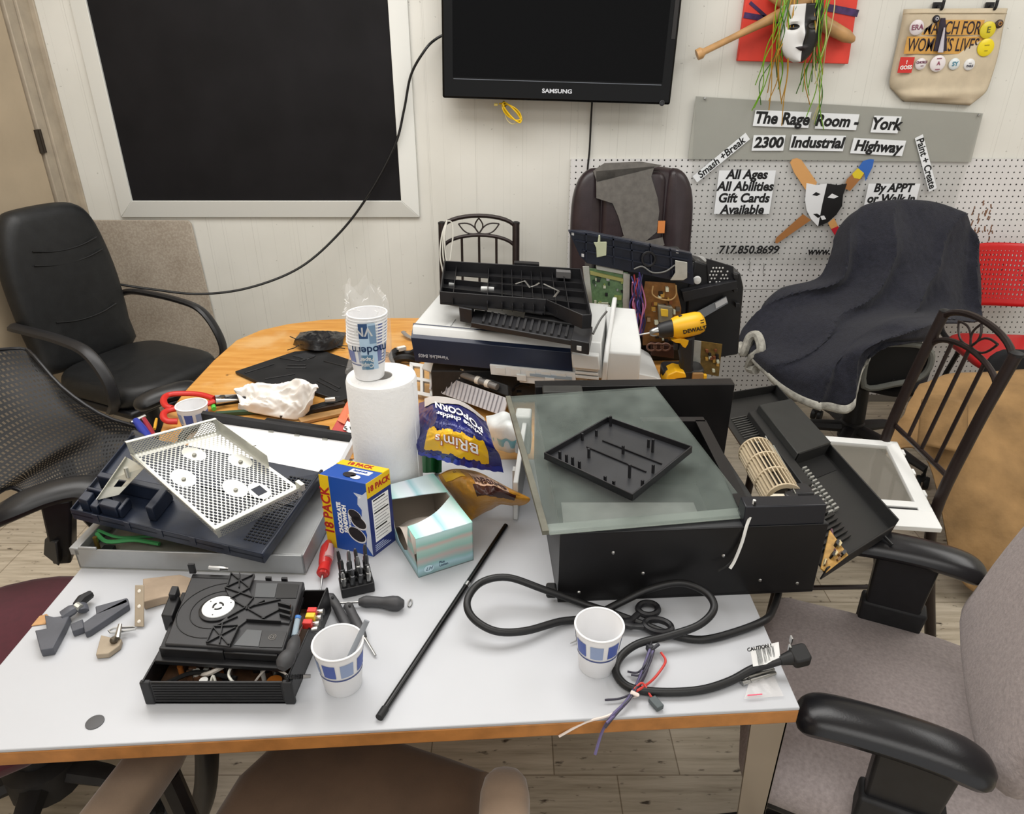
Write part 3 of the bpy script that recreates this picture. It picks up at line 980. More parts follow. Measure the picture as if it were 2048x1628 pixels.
TAPE = mt('grey_duct_tape', '5c5955', .55, var=.2, scale=40, bump=.2)
tp = [[(-.155, .70), (.07, .718), (.06, .68), (.09, .60), (.1, .55), (.095, .47), (.06, .44), (-.0, .40), (-.11, .385), (-.115, .42), (-.035, .455), (-.06, .53), (-.085, .58), (-.15, .60)],
      [(.03, .43), (.12, .45), (.13, .42), (.06, .38), (.02, .39)]]
for q_ in tp:
    MB().prism(q_, .0585, .0605, BF).build('duct_tape', TAPE, t)
MB().prism([(-.15, .66), (.08, .715), (.10, .722), (.02, .735), (-.12, .73), (-.165, .70)], .03, .0605, BF).build('duct_tape', TAPE, t)
MB().box((.112, .49, .0605), (.028, .048, .003), BF).build('orange_tag', mt('tag_orange', 'c0763a', .6), t)
MB().pillow(rrect(.5, .48, .1, 5), .40, .49, .04, T(0, -.02, 0), crown=.015).build('seat', BRLEATHER, t)
MB().box((0, .05, .385), (.42, .42, .03)).build('seat_pan', BLK, t)
star_base(t, ang=.1)
wire = MB().tube(smooth([BF @ V((.245, .42, 0)), BF @ V((.25, .3, 0)), BF @ V((.268, .18, -.01)), BF @ V((.27, .1, -.02))], 5), .004, 6)
wire.build('piping', RUBBER, t)

# ---- office chair under the navy blanket
t = thing('office_chair', 'office chair hidden under the navy blanket, its grey looped arm frame showing', 'chair', (1.46, 2.72, 0), facing(-.55, -.83))
MB().pillow(rrect(.46, .46, .12, 5), .39, .45, .03).build('seat', mt('dark_seat_fabric', '151518', .9), t)
MB().pillow(rrect(.34, .42, .15, 5), -.03, .03, .028, fr((0, .20, .66), (1, 0, 0), (0, -1, .2))).build('backrest', MATS['dark_seat_fabric'], t)
c = [at(*p, y=2.42) for p in ((1728, 772), (1790, 768), (1836, 757), (1858, 735), (1862, 705), (1835, 690), (1780, 688), (1742, 695))]
RINGM = mt('grey_moulded_plastic', '6f716c', .45)
MB().tube(smooth(c, 4, True), .012, 8, closed=True).build('arm_frame', RINGM, t, True)
MB().prism([(p.x, p.z) for p in smooth(c, 3, True)], -.045, -.012, fr((0, 2.42, 0), (1, 0, 0), (0, -1, 0))).build('arm_infill', mt('dark_infill', '0c0c0d', .7), t, True)
b = at(1795, 752, y=2.40)
MB().lathe([(.005, 0), (.004, .004)], 10, T(*at(1786, 760, y=2.408)) @ RX(R(90))).build('bolt', BLK, t, True)
star_base(t, r=.33, ang=.9, m=mt('grey_black_base', '2a2a2c', .45))

BLKT = [  # rows of (px, py, y) over back, seat and front hem
    [(1668, 545, 3.02), (1700, 470, 3.06), (1750, 445, 3.08), (1815, 440, 3.09), (1880, 450, 3.08), (1930, 475, 3.05), (1952, 530, 3.0)],
    [(1672, 480, 2.93), (1700, 432, 2.96), (1745, 408, 2.98), (1812, 401, 2.98), (1880, 408, 2.97), (1930, 430, 2.95), (1953, 470, 2.92)],
    [(1662, 520, 2.86), (1695, 490, 2.83), (1745, 480, 2.82), (1810, 475, 2.82), (1875, 485, 2.84), (1928, 500, 2.86), (1958, 535, 2.88)],
    [(1640, 560, 2.80), (1690, 560, 2.75), (1745, 555, 2.73), (1805, 555, 2.72), (1868, 560, 2.74), (1925, 575, 2.78), (1964, 610, 2.83)],
    [(1565, 580, 2.78), (1640, 602, 2.70), (1720, 615, 2.64), (1795, 618, 2.62), (1862, 622, 2.64), (1920, 635, 2.68), (1966, 640, 2.78)],
    [(1518, 615, 2.76), (1590, 640, 2.62), (1670, 660, 2.52), (1740, 655, 2.46), (1800, 640, 2.40), (1850, 645, 2.40), (1890, 650, 2.44)],
    [(1492, 650, 2.72), (1545, 690, 2.54), (1625, 705, 2.44), (1700, 690, 2.38), (1760, 672, 2.34), (1820, 672, 2.33), (1882, 680, 2.38)],
    [(1482, 672, 2.68), (1530, 718, 2.48), (1595, 750, 2.36), (1660, 740, 2.31), (1705, 715, 2.30), (1748, 690, 2.32), (1800, 686, 2.35)],
    [(1480, 685, 2.66), (1535, 745, 2.45), (1598, 790, 2.33), (1660, 808, 2.27), (1700, 806, 2.26), (1725, 745, 2.30), (1742, 700, 2.34)]]
fnb = cushion_grid([[at(px, py, y=y) for px, py, y in r_] for r_ in BLKT], 8, 8)


def blanket_fn(u, v):
    p = fnb(u, v)
    f = min(1, v * 3) * (1 - .5 * v)
    w1 = sin(u * 11.5 + 4.5 * v + 1.8 * mnoise.noise(p * 3.2)); w2 = sin(u * 29 + 8 * v + 1.3)
    p = p + V((0, -1, .2)) * ((.036 * (1 - 2 * abs(w1) ** .7) + .012 * w2) * f + .010 * mnoise.noise(p * 9) + .0035 * mnoise.noise(p * 45))
    return p
NAVYB = mt('navy_fleece', '1f202a', 1., var=.3, scale=80, bump=.9, bscale=330, bdist=.004, sheen=.06)
bl = thing('blanket', 'navy fleece blanket draped over the office chair by the pegboard', 'blanket', at(1640, 800, y=2.45))
MB().grid(blanket_fn, 110, 100).build('fleece', NAVYB, bl, True, solid=.008)
TRIMF = mt('white_fleece_lining', 'a3a198', 1., var=.45, scale=30, bump=.5, bscale=200, bdist=.003)


def hem(u, v):
    p = blanket_fn(u, 1.)
    q_ = blanket_fn(u, .965)
    d = (p - q_).normalized()
    wv = .006 + .04 * sin(pi * min(1, u * 1.02)) ** .4
    a = -1.0 + 3.6 * v
    return p + d * (wv * .75 * (v - .12)) + V((0, -1, 0)) * (.012 * cos(a) + .0) + V((0, 0, -.010 * sin(3 * v)))
MB().grid(hem, 60, 8).build('lining_edge', TRIMF, bl, True, solid=.004)
cl = [(1480, 690, 2.655), (1488, 705, 2.60), (1500, 675, 2.60), (1515, 672, 2.58), (1522, 700, 2.54), (1505, 715, 2.57), (1498, 735, 2.6), (1512, 740, 2.55)]
MB().tube(smooth([at(a, b, y=c_) for a, b, c_ in cl], 5), [.018] * 36, 8).build('folded_corner', TRIMF, bl, True)

# ---- red plastic chair at the right edge
t = thing('plastic_chair', 'bright red plastic chair with a perforated back at the right edge', 'chair', (2.12, 2.78, 0), facing(-.1, -1))


def red_mat():
    m = mt('red_perforated', 'c01a1c', .35); q = N(m)
    s = q.n('ShaderNodeSeparateXYZ'); q.l(q.co('UV'), s.inputs[0])
    fx = q.math('SUBTRACT', q.math('FRACT', q.math('MULTIPLY', s.outputs[0], 28)), .5)
    fz = q.math('SUBTRACT', q.math('FRACT', q.math('MULTIPLY', s.outputs[1], 13)), .5)
    d = q.math('SQRT', q.math('ADD', q.math('MULTIPLY', fx, fx), q.math('MULTIPLY', fz, fz)))
    h = q.math('LESS_THAN', d, .24)
    inside = q.math('MULTIPLY', q.math('LESS_THAN', q.math('ABSOLUTE', q.math('SUBTRACT', s.outputs[0], .5)), .40), q.math('LESS_THAN', q.math('ABSOLUTE', q.math('SUBTRACT', s.outputs[1], .5)), .38))
    q.l(q.math('SUBTRACT', 1., q.math('MULTIPLY', h, inside)), q.b.inputs['Alpha'])
    return m
REDP = mt('red_plastic', 'c01a1c', .35)


def rb(u, v):
    x = (u - .5) * .46 * (1 - .12 * (2 * v - 1) ** 6)
    z = .56 + .27 * v - .03 * abs(2 * u - 1) ** 4 * (1 if v > .5 else -1)
    return V((x, .24 + .05 * v + .05 * (1 - (2 * u - 1) ** 2), z))
MB().grid(rb, 30, 16).build('backrest', red_mat(), t, solid=.006)
MB().pillow(rrect(.46, .44, .12, 6), .425, .455, .014, crown=-.012).build('seat', REDP, t)
for s in (-1, 1):
    MB().tube(smooth([(s * .19, .2, .42), (s * .19, .29, .45), (s * .19, .31, .56), (s * .19, .33, .7)], 5), .012, 8).build('back_support', BLK, t)
    MB().tube([(s * .2, -.2, .0), (s * .17, -.12, .42)], .011, 8).build('leg', BLK, t)
    MB().tube([(s * .2, .24, .0), (s * .17, .12, .42)], .011, 8).build('leg', BLK, t)

# ---- chair under the tan cloth
t = thing('side_chair', 'black framed chair mostly hidden beneath the tan cloth at the right', 'chair', (1.95, 2.22, 0), facing(-.2, -1))
MB().pillow(rrect(.44, .44, .08, 5), .36, .42, .025).build('seat', MATS['dark_seat_fabric'], t)
MB().pillow(rrect(.42, .24, .08, 5), -.02, .02, .018, fr((0, .235, .46), (1, 0, 0), (0, -1, .2))).build('backrest', MATS['dark_seat_fabric'], t)
for s in (-1, 1):
    for y in (-.2, .2):
        MB().tube([(s * .2, y, 0), (s * .18, y * .9, .38)], .016, 8).build('leg', BLK, t)
CL = [[(1870, 790, 2.45), (1910, 775, 2.5), (1980, 770, 2.5), (2060, 765, 2.5), (2180, 765, 2.5)],
      [(1842, 768, 2.28), (1895, 748, 2.32), (1975, 744, 2.34), (2060, 740, 2.34), (2180, 745, 2.34)],
      [(1815, 805, 2.2), (1880, 800, 2.18), (1965, 815, 2.16), (2060, 820, 2.14), (2180, 830, 2.14)],
      [(1785, 855, 2.16), (1868, 850, 2.1), (1955, 890, 2.04), (2060, 920, 2.0), (2180, 930, 2.0)],
      [(1765, 885, 2.13), (1855, 880, 2.05), (1938, 985, 1.92), (2060, 1030, 1.86), (2180, 1040, 1.86)],
      [(1758, 898, 2.12), (1848, 900, 2.03), (1922, 1075, 1.84), (2055, 1120, 1.76), (2180, 1130, 1.76)],
      [(1755, 905, 2.12), (1845, 908, 2.02), (1918, 1155, 1.78), (2050, 1220, 1.68), (2180, 1240, 1.68)]]
fnc = cushion_grid([[at(px, py, y=y) for px, py, y in r_] for r_ in CL], 8, 8)
TAN = mt('tan_cloth', '8a6c46', .95, var=.3, scale=8, bump=.6, bscale=22, bdist=.008)
mb = MB().grid(lambda u, v: fnc(u, v) + V((0, -1, 0)) * (.014 * crk(fnc(u, v) + V((0, 0, .3 * u)), 4.5) + .006 * crk(fnc(u, v), 11)) * min(1, 4 * v), 70, 70)
solo(mb, 'tan_cloth', TAN, 'tan cloth thrown over the chair behind the right-hand dining chair', 'cloth', solid=.006)
# hanging fold
FD = [[(1843, 800, 2.06), (1870, 790, 2.05), (1920, 800, 2.05), (1934, 812, 2.06)], [(1838, 850, 2.02), (1868, 848, 2.0), (1915, 858, 1.99), (1933, 862, 2.02)], [(1834, 892, 1.99), (1866, 894, 1.96), (1912, 904, 1.95), (1932, 908, 1.98)]]
ff = cushion_grid([[at(px, py, y=y) for px, py, y in r_] for r_ in FD], 8, 8)
mb = MB().grid(ff, 16, 14)
solo(mb, 'folded_rag', TAN, 'small folded tan rag hanging behind the dining chair spindles', 'cloth', solid=.008)

# ---- grey fabric chair, right foreground
GREYF = mt('grey_fabric', '968c8a', .95, var=.16, scale=150, bump=.5, bscale=300, bdist=.002, sheen=.1)
CI = V((.715, .945, 0))
t = thing('task_chair', 'grey fabric task chair with black arms in the right foreground', 'chair', CI, facing(-.91, .41))
so = [(-.2, -.25), (.2, -.25), (.255, -.15), (.25, .1), (.2, .23), (.08, .26), (-.08, .26), (-.2, .23), (-.25, .1), (-.255, -.15)]
so = [tuple(p.xy) for p in smooth([(a, b, 0) for a, b in so], 4, True)]
MB().pillow(so, .40, .485, .04, crown=.018).build('seat', GREYF, t)
MB().prism([(a * .9, b * .9) for a, b in so], .375, .41).build('seat_pan', BLK, t, bevel=.008)
bo = [(-.17, 0), (.17, 0), (.23, .1), (.25, .26), (.235, .42), (.17, .50), (0, .525), (-.17, .50), (-.235, .42), (-.25, .26), (-.23, .1)]
bo = [tuple(p.xy) for p in smooth([(a, b, 0) for a, b in bo], 4, True)]
MB().pillow(bo, -.035, .045, .04, fr((0, .125, .55), (1, 0, 0), (0, -1, .30)), crown=.012).build('backrest', GREYF, t)
MB().tube(smooth([(0, .1, .385), (0, .3, .39), (0, .36, .5), (0, .36, .7)], 5), .03, 8, flat=.4).build('back_bracket', BLK, t)
for s in (-1, 1):
    o_ = -.02 if s > 0 else .02
    dz = .014 if s > 0 else 0
    arm_pad(t, [(s * .242, -.165 + o_, .645 - dz), (s * .242, -.12 + o_, .662 - dz), (s * .242, -.02 + o_, .668 - dz), (s * .242, .06 + o_, .662 - dz), (s * .242, .11 + o_, .645 - dz)], .043, world=False, m=mt('glossy_arm_pad', '17171a', .28, bump=.12, bscale=400))
    MB().hexa([(s * .225, -.06, .39), (s * .255, -.06, .39), (s * .255, .03, .39), (s * .225, .03, .39), (s * .225, -.065, .65), (s * .262, -.065, .65), (s * .262, .05, .65), (s * .225, .05, .65)]).build('arm_post', BLK, t, bevel=.006)
    MB().hexa([(s * .222, -.07, .40), (s * .265, -.07, .40), (s * .265, .04, .40), (s * .222, .04, .40), (s * .222, -.07, .53), (s * .268, -.07, .53), (s * .268, .055, .53), (s * .222, .055, .53)]).build('post_sleeve', BLKM, t, bevel=.006)
    MB().box((s * .14, -.015, .39), (.26, .07, .014)).build('arm_bracket', BLK, t)
star_base(t, r=.31, ang=R(215), top=.4)

# ---- brown suede armchair, front
SUEDE = mt('brown_suede', '624d3b', .95, var=.22, scale=9, sheen=.3, bump=.25, bscale=300)
SUEDE2 = mt('worn_suede', '7d6a58', .95, var=.2, scale=10, sheen=.3, bump=.25, bscale=300)
CJ = V((-.275, .53, 0))
t = thing('armchair', 'brown suede armchair with padded arms pushed under the near edge of the table', 'chair', CJ, R(180))
so = [Q(400, 1650, .46), Q(470, 1540, .46), Q(545, 1472, .46), Q(760, 1455, .46), Q(900, 1500, .46), Q(985, 1530, .46), Q(955, 1650, .46)]
so = [(p.x, p.y) for p in so] + [(-.05, .28), (-.5, .28)]
MB().pillow(so, .36, .462, .035, crown=.01).build('seat', SUEDE, t, True)
for (e0, e1, w0, w1, lab) in (((1012, 1512), (1005, 1680), .036, .036, 0), ((300, 1492), (175, 1660), .037, .040, 0)):
    p0 = at(*e0, z=.635); p1 = at(*e1, z=.635)
    d = (p1 - p0).normalized(); sd = V((d.y, -d.x, 0))
    if e0[0] < 500: p0 = p0 - d * .06
    p1 = p0 + d * .40
    L = []
    for f in [0, .02, .06, .12, .3, .6, .85, 1]:
        e = math.sqrt(max(.05, 1 - max(0, 1 - f / .12) ** 2)); c_ = p0.lerp(p1, f)
        wv = (w0 + (w1 - w0) * f) * e
        L.append([c_ + sd * (wv * (abs(cos(a)) ** .6) * (1 if cos(a) > 0 else -1)) + V((0, 0, -.03 + .03 * e * (abs(sin(a)) ** .6) * (1 if sin(a) > 0 else -1))) for a in [2 * pi * k / 20 for k in range(20)]])
    MB().loft(L).build('arm_pad', SUEDE2, t, True)
    MB().tube(smooth([p0 + V((0, -.06, -.06)), p0 + V((0, -.04, -.25)), p0 + V((0, -.02, -.45)), V((p0.x, p0.y - .0, .0))], 5), .02, 8).build('leg', BLK, t, True)
    MB().tube([V((p0.x, p1.y - .02, .0)), V((p0.x, p1.y, .58))], .02, 8).build('leg', BLK, t, True)
MB().tube(smooth([Q(413, 1470, .50), Q(414, 1530, .42), Q(408, 1590, .30), Q(388, 1650, .12), Q(378, 1680, .02)], 6), .021, 10).build('curved_frame', BLK, t, True)
MB().pillow(rrect(.5, .42, .08, 5), -.05, .05, .045, fr((0, .30, .62), (1, 0, 0), (0, -1, .35))).build('backrest', SUEDE, t)
# ================================================================ TABLES
def quad(c00, c10, c11, c01):
    """map (u, v, h) over a quad with height along its normal"""
    c00, c10, c11, c01 = V(c00), V(c10), V(c11), V(c01)
    n = (c10 - c00).cross(c01 - c00).normalized()
    return lambda u, v, h=0.: c00.lerp(c10, u).lerp(c01.lerp(c11, u), v) + n * h


def qbox(mb, q, u0, u1, v0, v1, h0, h1, mi=0):
    return mb.hexa([q(u0, v0, h0), q(u1, v0, h0), q(u1, v1, h0), q(u0, v1, h0), q(u0, v0, h1), q(u1, v0, h1), q(u1, v1, h1), q(u0, v1, h1)], mi)


def pq(z, *px):
    """quad from four pixels at heights z (number or list)"""
    zz = z if isinstance(z, (list, tuple)) else [z] * 4
    return quad(*[at(*p, z=k) for p, k in zip(px, zz)])


TZ = .74
LAM = mt('white_laminate', 'b5b7bb', .34, var=.025, scale=5)
OAKE = mt('oak_edge', 'a9713a', .5, var=.2, scale=30)
t = thing('white_table', 'white laminate table with oak edge and chrome legs in the foreground', 'table', (-.18, 1.03, 0))
NL, NR, FR_, FL = V((-.776, .644, 0)), V((.408, .719, 0)), V((.408, 1.41, 0)), V((-.776, 1.41, 0))
mb = MB(); c = [NL, NR, FR_, FL]
mb.hexa([p + V((0, 0, TZ - .006)) for p in c] + [p + V((0, 0, TZ)) for p in c]).build('tabletop', LAM, t, True, bevel=.0015)
MB().hexa([p + V((0, 0, TZ - .031)) for p in c] + [p + V((0, 0, TZ - .006)) for p in c]).build('edge_band', OAKE, t, True, bevel=.002)
for x, y, sx, sy in ((.408, .742, 1, 1), (-.776, .655, -1, 1), (.38, 1.37, 1, -1), (-.70, 1.30, -1, -1)):
    mb = MB()
    x0 = x; w1, w2 = (.055 if x > 0 else .038), .024
    mb.hexa([(x0, y, 0), (x0 - sx * w2, y, 0), (x0 - sx * w2, y + sy * .004, 0), (x0, y + sy * .004, 0), (x0, y, .709), (x0 - sx * w1, y, .709), (x0 - sx * w1, y + sy * .004, .709), (x0, y + sy * .004, .709)])
    mb.hexa([(x0, y, 0), (x0 - sx * .004, y, 0), (x0 - sx * .004, y + sy * w2, 0), (x0, y + sy * w2, 0), (x0, y, .709), (x0 - sx * .004, y, .709), (x0 - sx * .004, y + sy * w1, .709), (x0, y + sy * w1, .709)])
    mb.build('leg', CHROME, t, True, bevel=.001)
MB().lathe([(.012, 0), (.012, .0012), (.009, .0016)], 24, T(*at(190, 1445, z=TZ))).build('grommet', mt('grommet_grey', '4a4a4c', .5), t, True)
def wood_mat():
    m = mt('orange_wood', 'c08a42', .35); q = N(m)
    g = q.noise(4, 6, q.map((1.5, 12, 1)), .6)
    c = q.ramp(g, [(.3, 'b47a35'), (.6, 'c8934c'), (.8, 'd2a362')])
    s_ = q.noise(5.5, 4)
    c = q.mix(q.ramp(s_, [(.55, (0, 0, 0, 1)), (.7, (.6, .6, .6, 1))]), c, 'd0ae7c')
    k = q.noise(19, 3)
    c = q.mix(q.ramp(k, [(.68, (0, 0, 0, 1)), (.74, (.85, .85, .85, 1))]), c, '5d3d1c')
    q.color(c)
    return m
t = thing('wooden_table', 'orange varnished wooden table with rounded ends behind the white table', 'table', (0, 1.9, 0))
wo = [(.40, 1.415), (-.80, 1.415), (-.85, 1.50), (-.885, 1.62), (-.90, 1.78), (-.903, 2.0), (-.893, 2.17), (-.845, 2.265), (-.77, 2.325), (-.67, 2.367), (-.55, 2.388), (.30, 2.388), (.42, 2.36), (.50, 2.30), (.545, 2.2), (.555, 2.0), (.53, 1.78), (.49, 1.6), (.45, 1.48)]
MB().prism(wo, TZ - .03, TZ - .001).build('tabletop', wood_mat(), t, True, bevel=.004)
for x in (-.45, .25):
    mb = MB(); mb.box((x, 1.9, .38), (.09, .5, .66)); mb.box((x, 1.9, .03), (.12, .7, .06))
    mb.build('pedestal', mt('dark_pedestal', '2a2420', .6), t, True, bevel=.01)

# ================================================================ HEATER AND WHAT LIES ON IT
HB = mt('black_sheet_metal', '141314', .38, .2, var=.3, scale=9)
DUST = mt('dusty_black_metal', '2b2b2a', .7, var=.4, scale=30)
h = thing('electric_heater', 'big black sheet metal heater carcass lying open on the white table', 'heater', (.29, 1.17, TZ))
a0, a1 = V((.077, .935, TZ)), V((.517, .962, TZ)); b0, b1 = V((.05, 1.412, TZ)), V((.487, 1.425, TZ))
Z3 = V((0, 0, 1))
def sheet(p, q_, z0, z1, th, nm, m=HB):
    d = (q_ - p).normalized(); n_ = V((-d.y, d.x, 0)) * th
    MB().hexa([p + Z3 * z0, q_ + Z3 * z0, q_ + n_ + Z3 * z0, p + n_ + Z3 * z0, p + Z3 * z1, q_ + Z3 * z1, q_ + n_ + Z3 * z1, p + n_ + Z3 * z1]).build(nm, m, h, True, bevel=.001)
sheet(a0, a1, 0, .142, .003, 'front_wall')
sheet(b1, b0, 0, .182, .003, 'back_wall')
sheet(b0, a0, 0, .142, .003, 'side_wall')
MB().hexa([a0 + Z3 * .003, a1 + Z3 * .003, b1 + Z3 * .003, b0 + Z3 * .003, a0 + Z3 * .006, a1 + Z3 * .006, b1 + Z3 * .006, b0 + Z3 * .006]).build('bottom_plate', DUST, h, True)
fl = MB()
fl.hexa([a0 + Z3 * .139, a1 + Z3 * .139, a1 + V((-.005, .028, .139)), a0 + V((.005, .026, .139)), a0 + Z3 * .142, a1 + Z3 * .142, a1 + V((-.005, .028, .142)), a0 + V((.005, .026, .142))])
fl.build('front_flange', mt('grey_worn_flange', '3a3b3d', .45, .3), h, True)
fl = MB(); fl.hexa([b0 + Z3 * .179, b1 + Z3 * .179, b1 + V((0, .03, .179)), b0 + V((0, .03, .179)), b0 + Z3 * .182, b1 + Z3 * .182, b1 + V((0, .03, .182)), b0 + V((0, .03, .182))])
fl.build('back_flange', HB, h, True)
MB().hexa([V((.375, .955, .878)), V((.510, .963, .876)), V((.508, 1.0, .876)), V((.375, .992, .878)), V((.375, .958, .918)), V((.510, .966, .916)), V((.508, .996, .916)), V((.375, .988, .918))]).build('front_channel', mt('dark_channel', '1b1c22', .35, .2), h, True, bevel=.002)
# inner partition with its flange
pt = MB()
pt.box((.395, 1.145, .82), (.003, .30, .15)); pt.box((.386, 1.145, .896), (.022, .31, .003))
pt.box((.33, 1.297, .82), (.13, .003, .15)); pt.box((.33, 1.305, .896), (.13, .02, .003))
pt.build('partition', HB, h, True)
lo = MB()
for k in range(7):
    lo.box((.305, 1.0 + .024 * k, .753), (.075 - .004 * k, .005, .012))
lo.build('louvre_slots', GALV, h, True)
MB().hexa([V((.10, 1.0, .748)), V((.37, 1.0, .748)), V((.37, 1.22, .748)), V((.10, 1.22, .748)), V((.10, 1.0, .75)), V((.37, 1.0, .75)), V((.37, 1.22, .75)), V((.10, 1.22, .75))]).build('inner_plate', mt('dull_inner_plate', '8b8e89', .6, .2, var=.15), h, True)
# squirrel cage blower
BW = mt('cream_fan_fins', 'b8a88c', .55, var=.1)
ax0, ax1 = at(1512, 905, z=.86), at(1568, 1000, z=.86)
d = (ax1 - ax0); L_ = d.length; Mx = fr(ax0, d, (0, 0, 1))
wh = MB()
for k in range(28):
    a = 2 * pi * k / 28
    wh.box((L_ / 2, .031 * cos(a), .031 * sin(a)), (L_, .0028, .0075), Mx @ T(0, 0, 0)) if False else wh.hexa([Mx @ V((x, .034 * cos(a + da) if o_ else .026 * cos(a + da - .1), .034 * sin(a + da) if o_ else .026 * sin(a + da - .1))) for x in (0, L_) for da, o_ in ((0, 0), (0, 1), (.07, 1), (.07, 0))])
for f in (0, .33, .66, 1):
    wh.lathe([(.026, -.002), (.0345, -.002), (.0345, .002), (.026, .002)], 28, Mx @ T(L_ * f, 0, 0) @ RY(R(90)), caps=False)
wh.build('fan_wheel', BW, h, True)
MB().tube([Mx @ V((-.02, 0, 0)), Mx @ V((L_ + .03, 0, 0))], .004, 8).build('fan_shaft', STEEL, h, True)
MB().cyl((0, 0, 0), .024, L_ * .98, 20, Mx @ T(L_ / 2, 0, 0) @ RY(R(90))).build('fan_core', mt('fan_core_dark', '3a342c', .8), h, True)
q = pq(.875, (1512, 882), (1578, 1000), (1590, 998), (1530, 882))
mb = MB(); qbox(mb, q, 0, 1, 0, 1, 0, .002); qbox(mb, q, 0, 1, .9, 1, -.06, .012)
mb.build('fan_housing', GALV, h, True)
q = pq(.87, (1538, 890), (1592, 985), (1600, 980), (1548, 890))
mb = MB(); qbox(mb, q, 0, 1, 0, 1, -.05, .0); mb.build('heating_duct', mt('dull_galv', '8a8c86', .5, .6), h, True)
mt_ = MB(); mt_.box(at(1597, 990, z=.87), (.04, .035, .03)); mt_.cyl(at(1580, 1002, z=.87), .012, .03, 12)
mt_.build('fan_motor', BLK, h, True, bevel=.003)
mt_ = MB(); mt_.box(at(1562, 1000, z=.872), (.03, .012, .02)); mt_.cyl(at(1548, 1004, z=.875), .009, .02, 12)
mt_.build('motor_mount', mt('cream_plastic', 'c9c2b0', .5), h, True, bevel=.002)
foot = MB().box(V((.066, .94, .762)), (.018, .02, .02)); foot.build('rubber_foot', RUBBER, h, True, bevel=.004)
sc_ = MB()
for f, zz in ((.08, .02), (.32, .055), (.5, .03), (.62, .085), (.78, .03), (.93, .02), (.2, .1)):
    p = a0.lerp(a1, f)
    sc_.lathe([(.0032, 0), (.002, .002)], 8, T(p.x, p.y - .0001, p.z + zz) @ RX(R(90)))
    sc_.build('screw', STEEL, h, True); sc_ = MB()
MB().box(at(1125, 782, z=.925), (.085, .035, .012)).build('hinge_block', mt('dusty_block', '22221f', .6, var=.3), h, True, bevel=.003)
# glass pane; grey-green veil colour paints in the ceiling reflection along with dirt
GLS = mt('dirty_veiled_glass', '8f9a94', .05, alpha=.35, spec=.6)
qn = N(GLS)
nz = qn.noise(14, 6)
qn.l(qn.ramp(nz, [(.35, (.13, .13, .13, 1)), (.75, (.27, .27, .27, 1))]), qn.b.inputs['Alpha'])
g = thing('glass_pane', 'dirty rectangular glass pane lying across the open heater', 'glass', at(1230, 920, z=.9))
q = quad(at(1090, 1068, z=.887), at(1506, 1032, z=.887), at(1310, 777, z=.93), at(1015, 797, z=.93))
mb = MB(); qbox(mb, q, 0, 1, 0, 1, 0, .005); mb.build('pane', GLS, g, True)
EDG = mt('glass_edge_tape', '5d5c50', .6, var=.3)
mb = MB(); qbox(mb, q, -.012, .018, 0, 1, -.002, .0065); tag(mb.build('edge_strip', EDG, g, True), 'brownish strip along the left edge of the glass')
mb = MB(); qbox(mb, q, 0.02, 1, -.006, .055, -.0012, -.0002); mb.build('edge_strip', mt('frosted_edge', '8d978f', .5, alpha=.55), g, True)
# black moulded tray on the glass
BT = mt('black_tray', '17171a', .33, var=.35, scale=12)
bt = thing('plastic_cover', 'black moulded plastic cover with posts and ribs lying on the glass pane', 'cover', at(1235, 920, z=.93))
q = pq([.918, .918, .932, .932], (1088, 918), (1265, 1003), (1384, 905), (1215, 845))
mb = MB(); qbox(mb, q, 0, 1, 0, 1, 0, .003); mb.build('plate', mt('tray_plate_grey', '2b2c2f', .3, var=.3, scale=12), bt, True)
mb = MB()
qbox(mb, q, 0, .015, 0, 1, 0, .014); qbox(mb, q, .985, 1, 0, 1, 0, .014); qbox(mb, q, 0, 1, 0, .012, 0, .014); qbox(mb, q, 0, 1, .988, 1, 0, .014)
mb.build('rim', BT, bt, True, bevel=.001)
for u0, v_ in ((.18, .42), (.22, .62)):
    mb = MB(); qbox(mb, q, u0, u0 + .68, v_, v_ + .012, .002, .006); mb.build('rib', BT, bt, True)
for u, v, hh in ((.12, .07, .02), (.2, .07, .02), (.28, .06, .022), (.36, .06, .02), (.05, .5, .018), (.1, .66, .016), (.3, .28, .022), (.78, .25, .03), (.7, .75, .03), (.62, .8, .02), (.9, .45, .02), (.95, .2, .018), (.65, .06, .014), (.75, .05, .014), (.08, .92, .025), (.5, .55, .02)):
    mb = MB(); qbox(mb, q, u, u + .022, v, v + .02, .002, hh); mb.build('post', BLK, bt, True)

# hanging wires at the heater's front corner
wr = thing('loose_wire', 'white and dark twisted wires hanging over the front of the heater', 'wire', at(1490, 1080, z=.86))
MB().tube(smooth([at(1509, 1000, z=.925), at(1505, 1022, z=.905), at(1494, 1050, y=.952), at(1484, 1085, y=.945), at(1470, 1120, y=.94), at(1460, 1137, y=.935)], 6), .0028, 6).build('white_wire', WHITEP, wr, True)
MB().tube(smooth([at(1511, 1004, z=.925), at(1503, 1030, z=.9), at(1490, 1062, y=.949), at(1478, 1100, y=.945), at(1458, 1128, y=.94), at(1436, 1142, y=.935)], 6), .002, 6).build('dark_wire', CORD, wr, True)

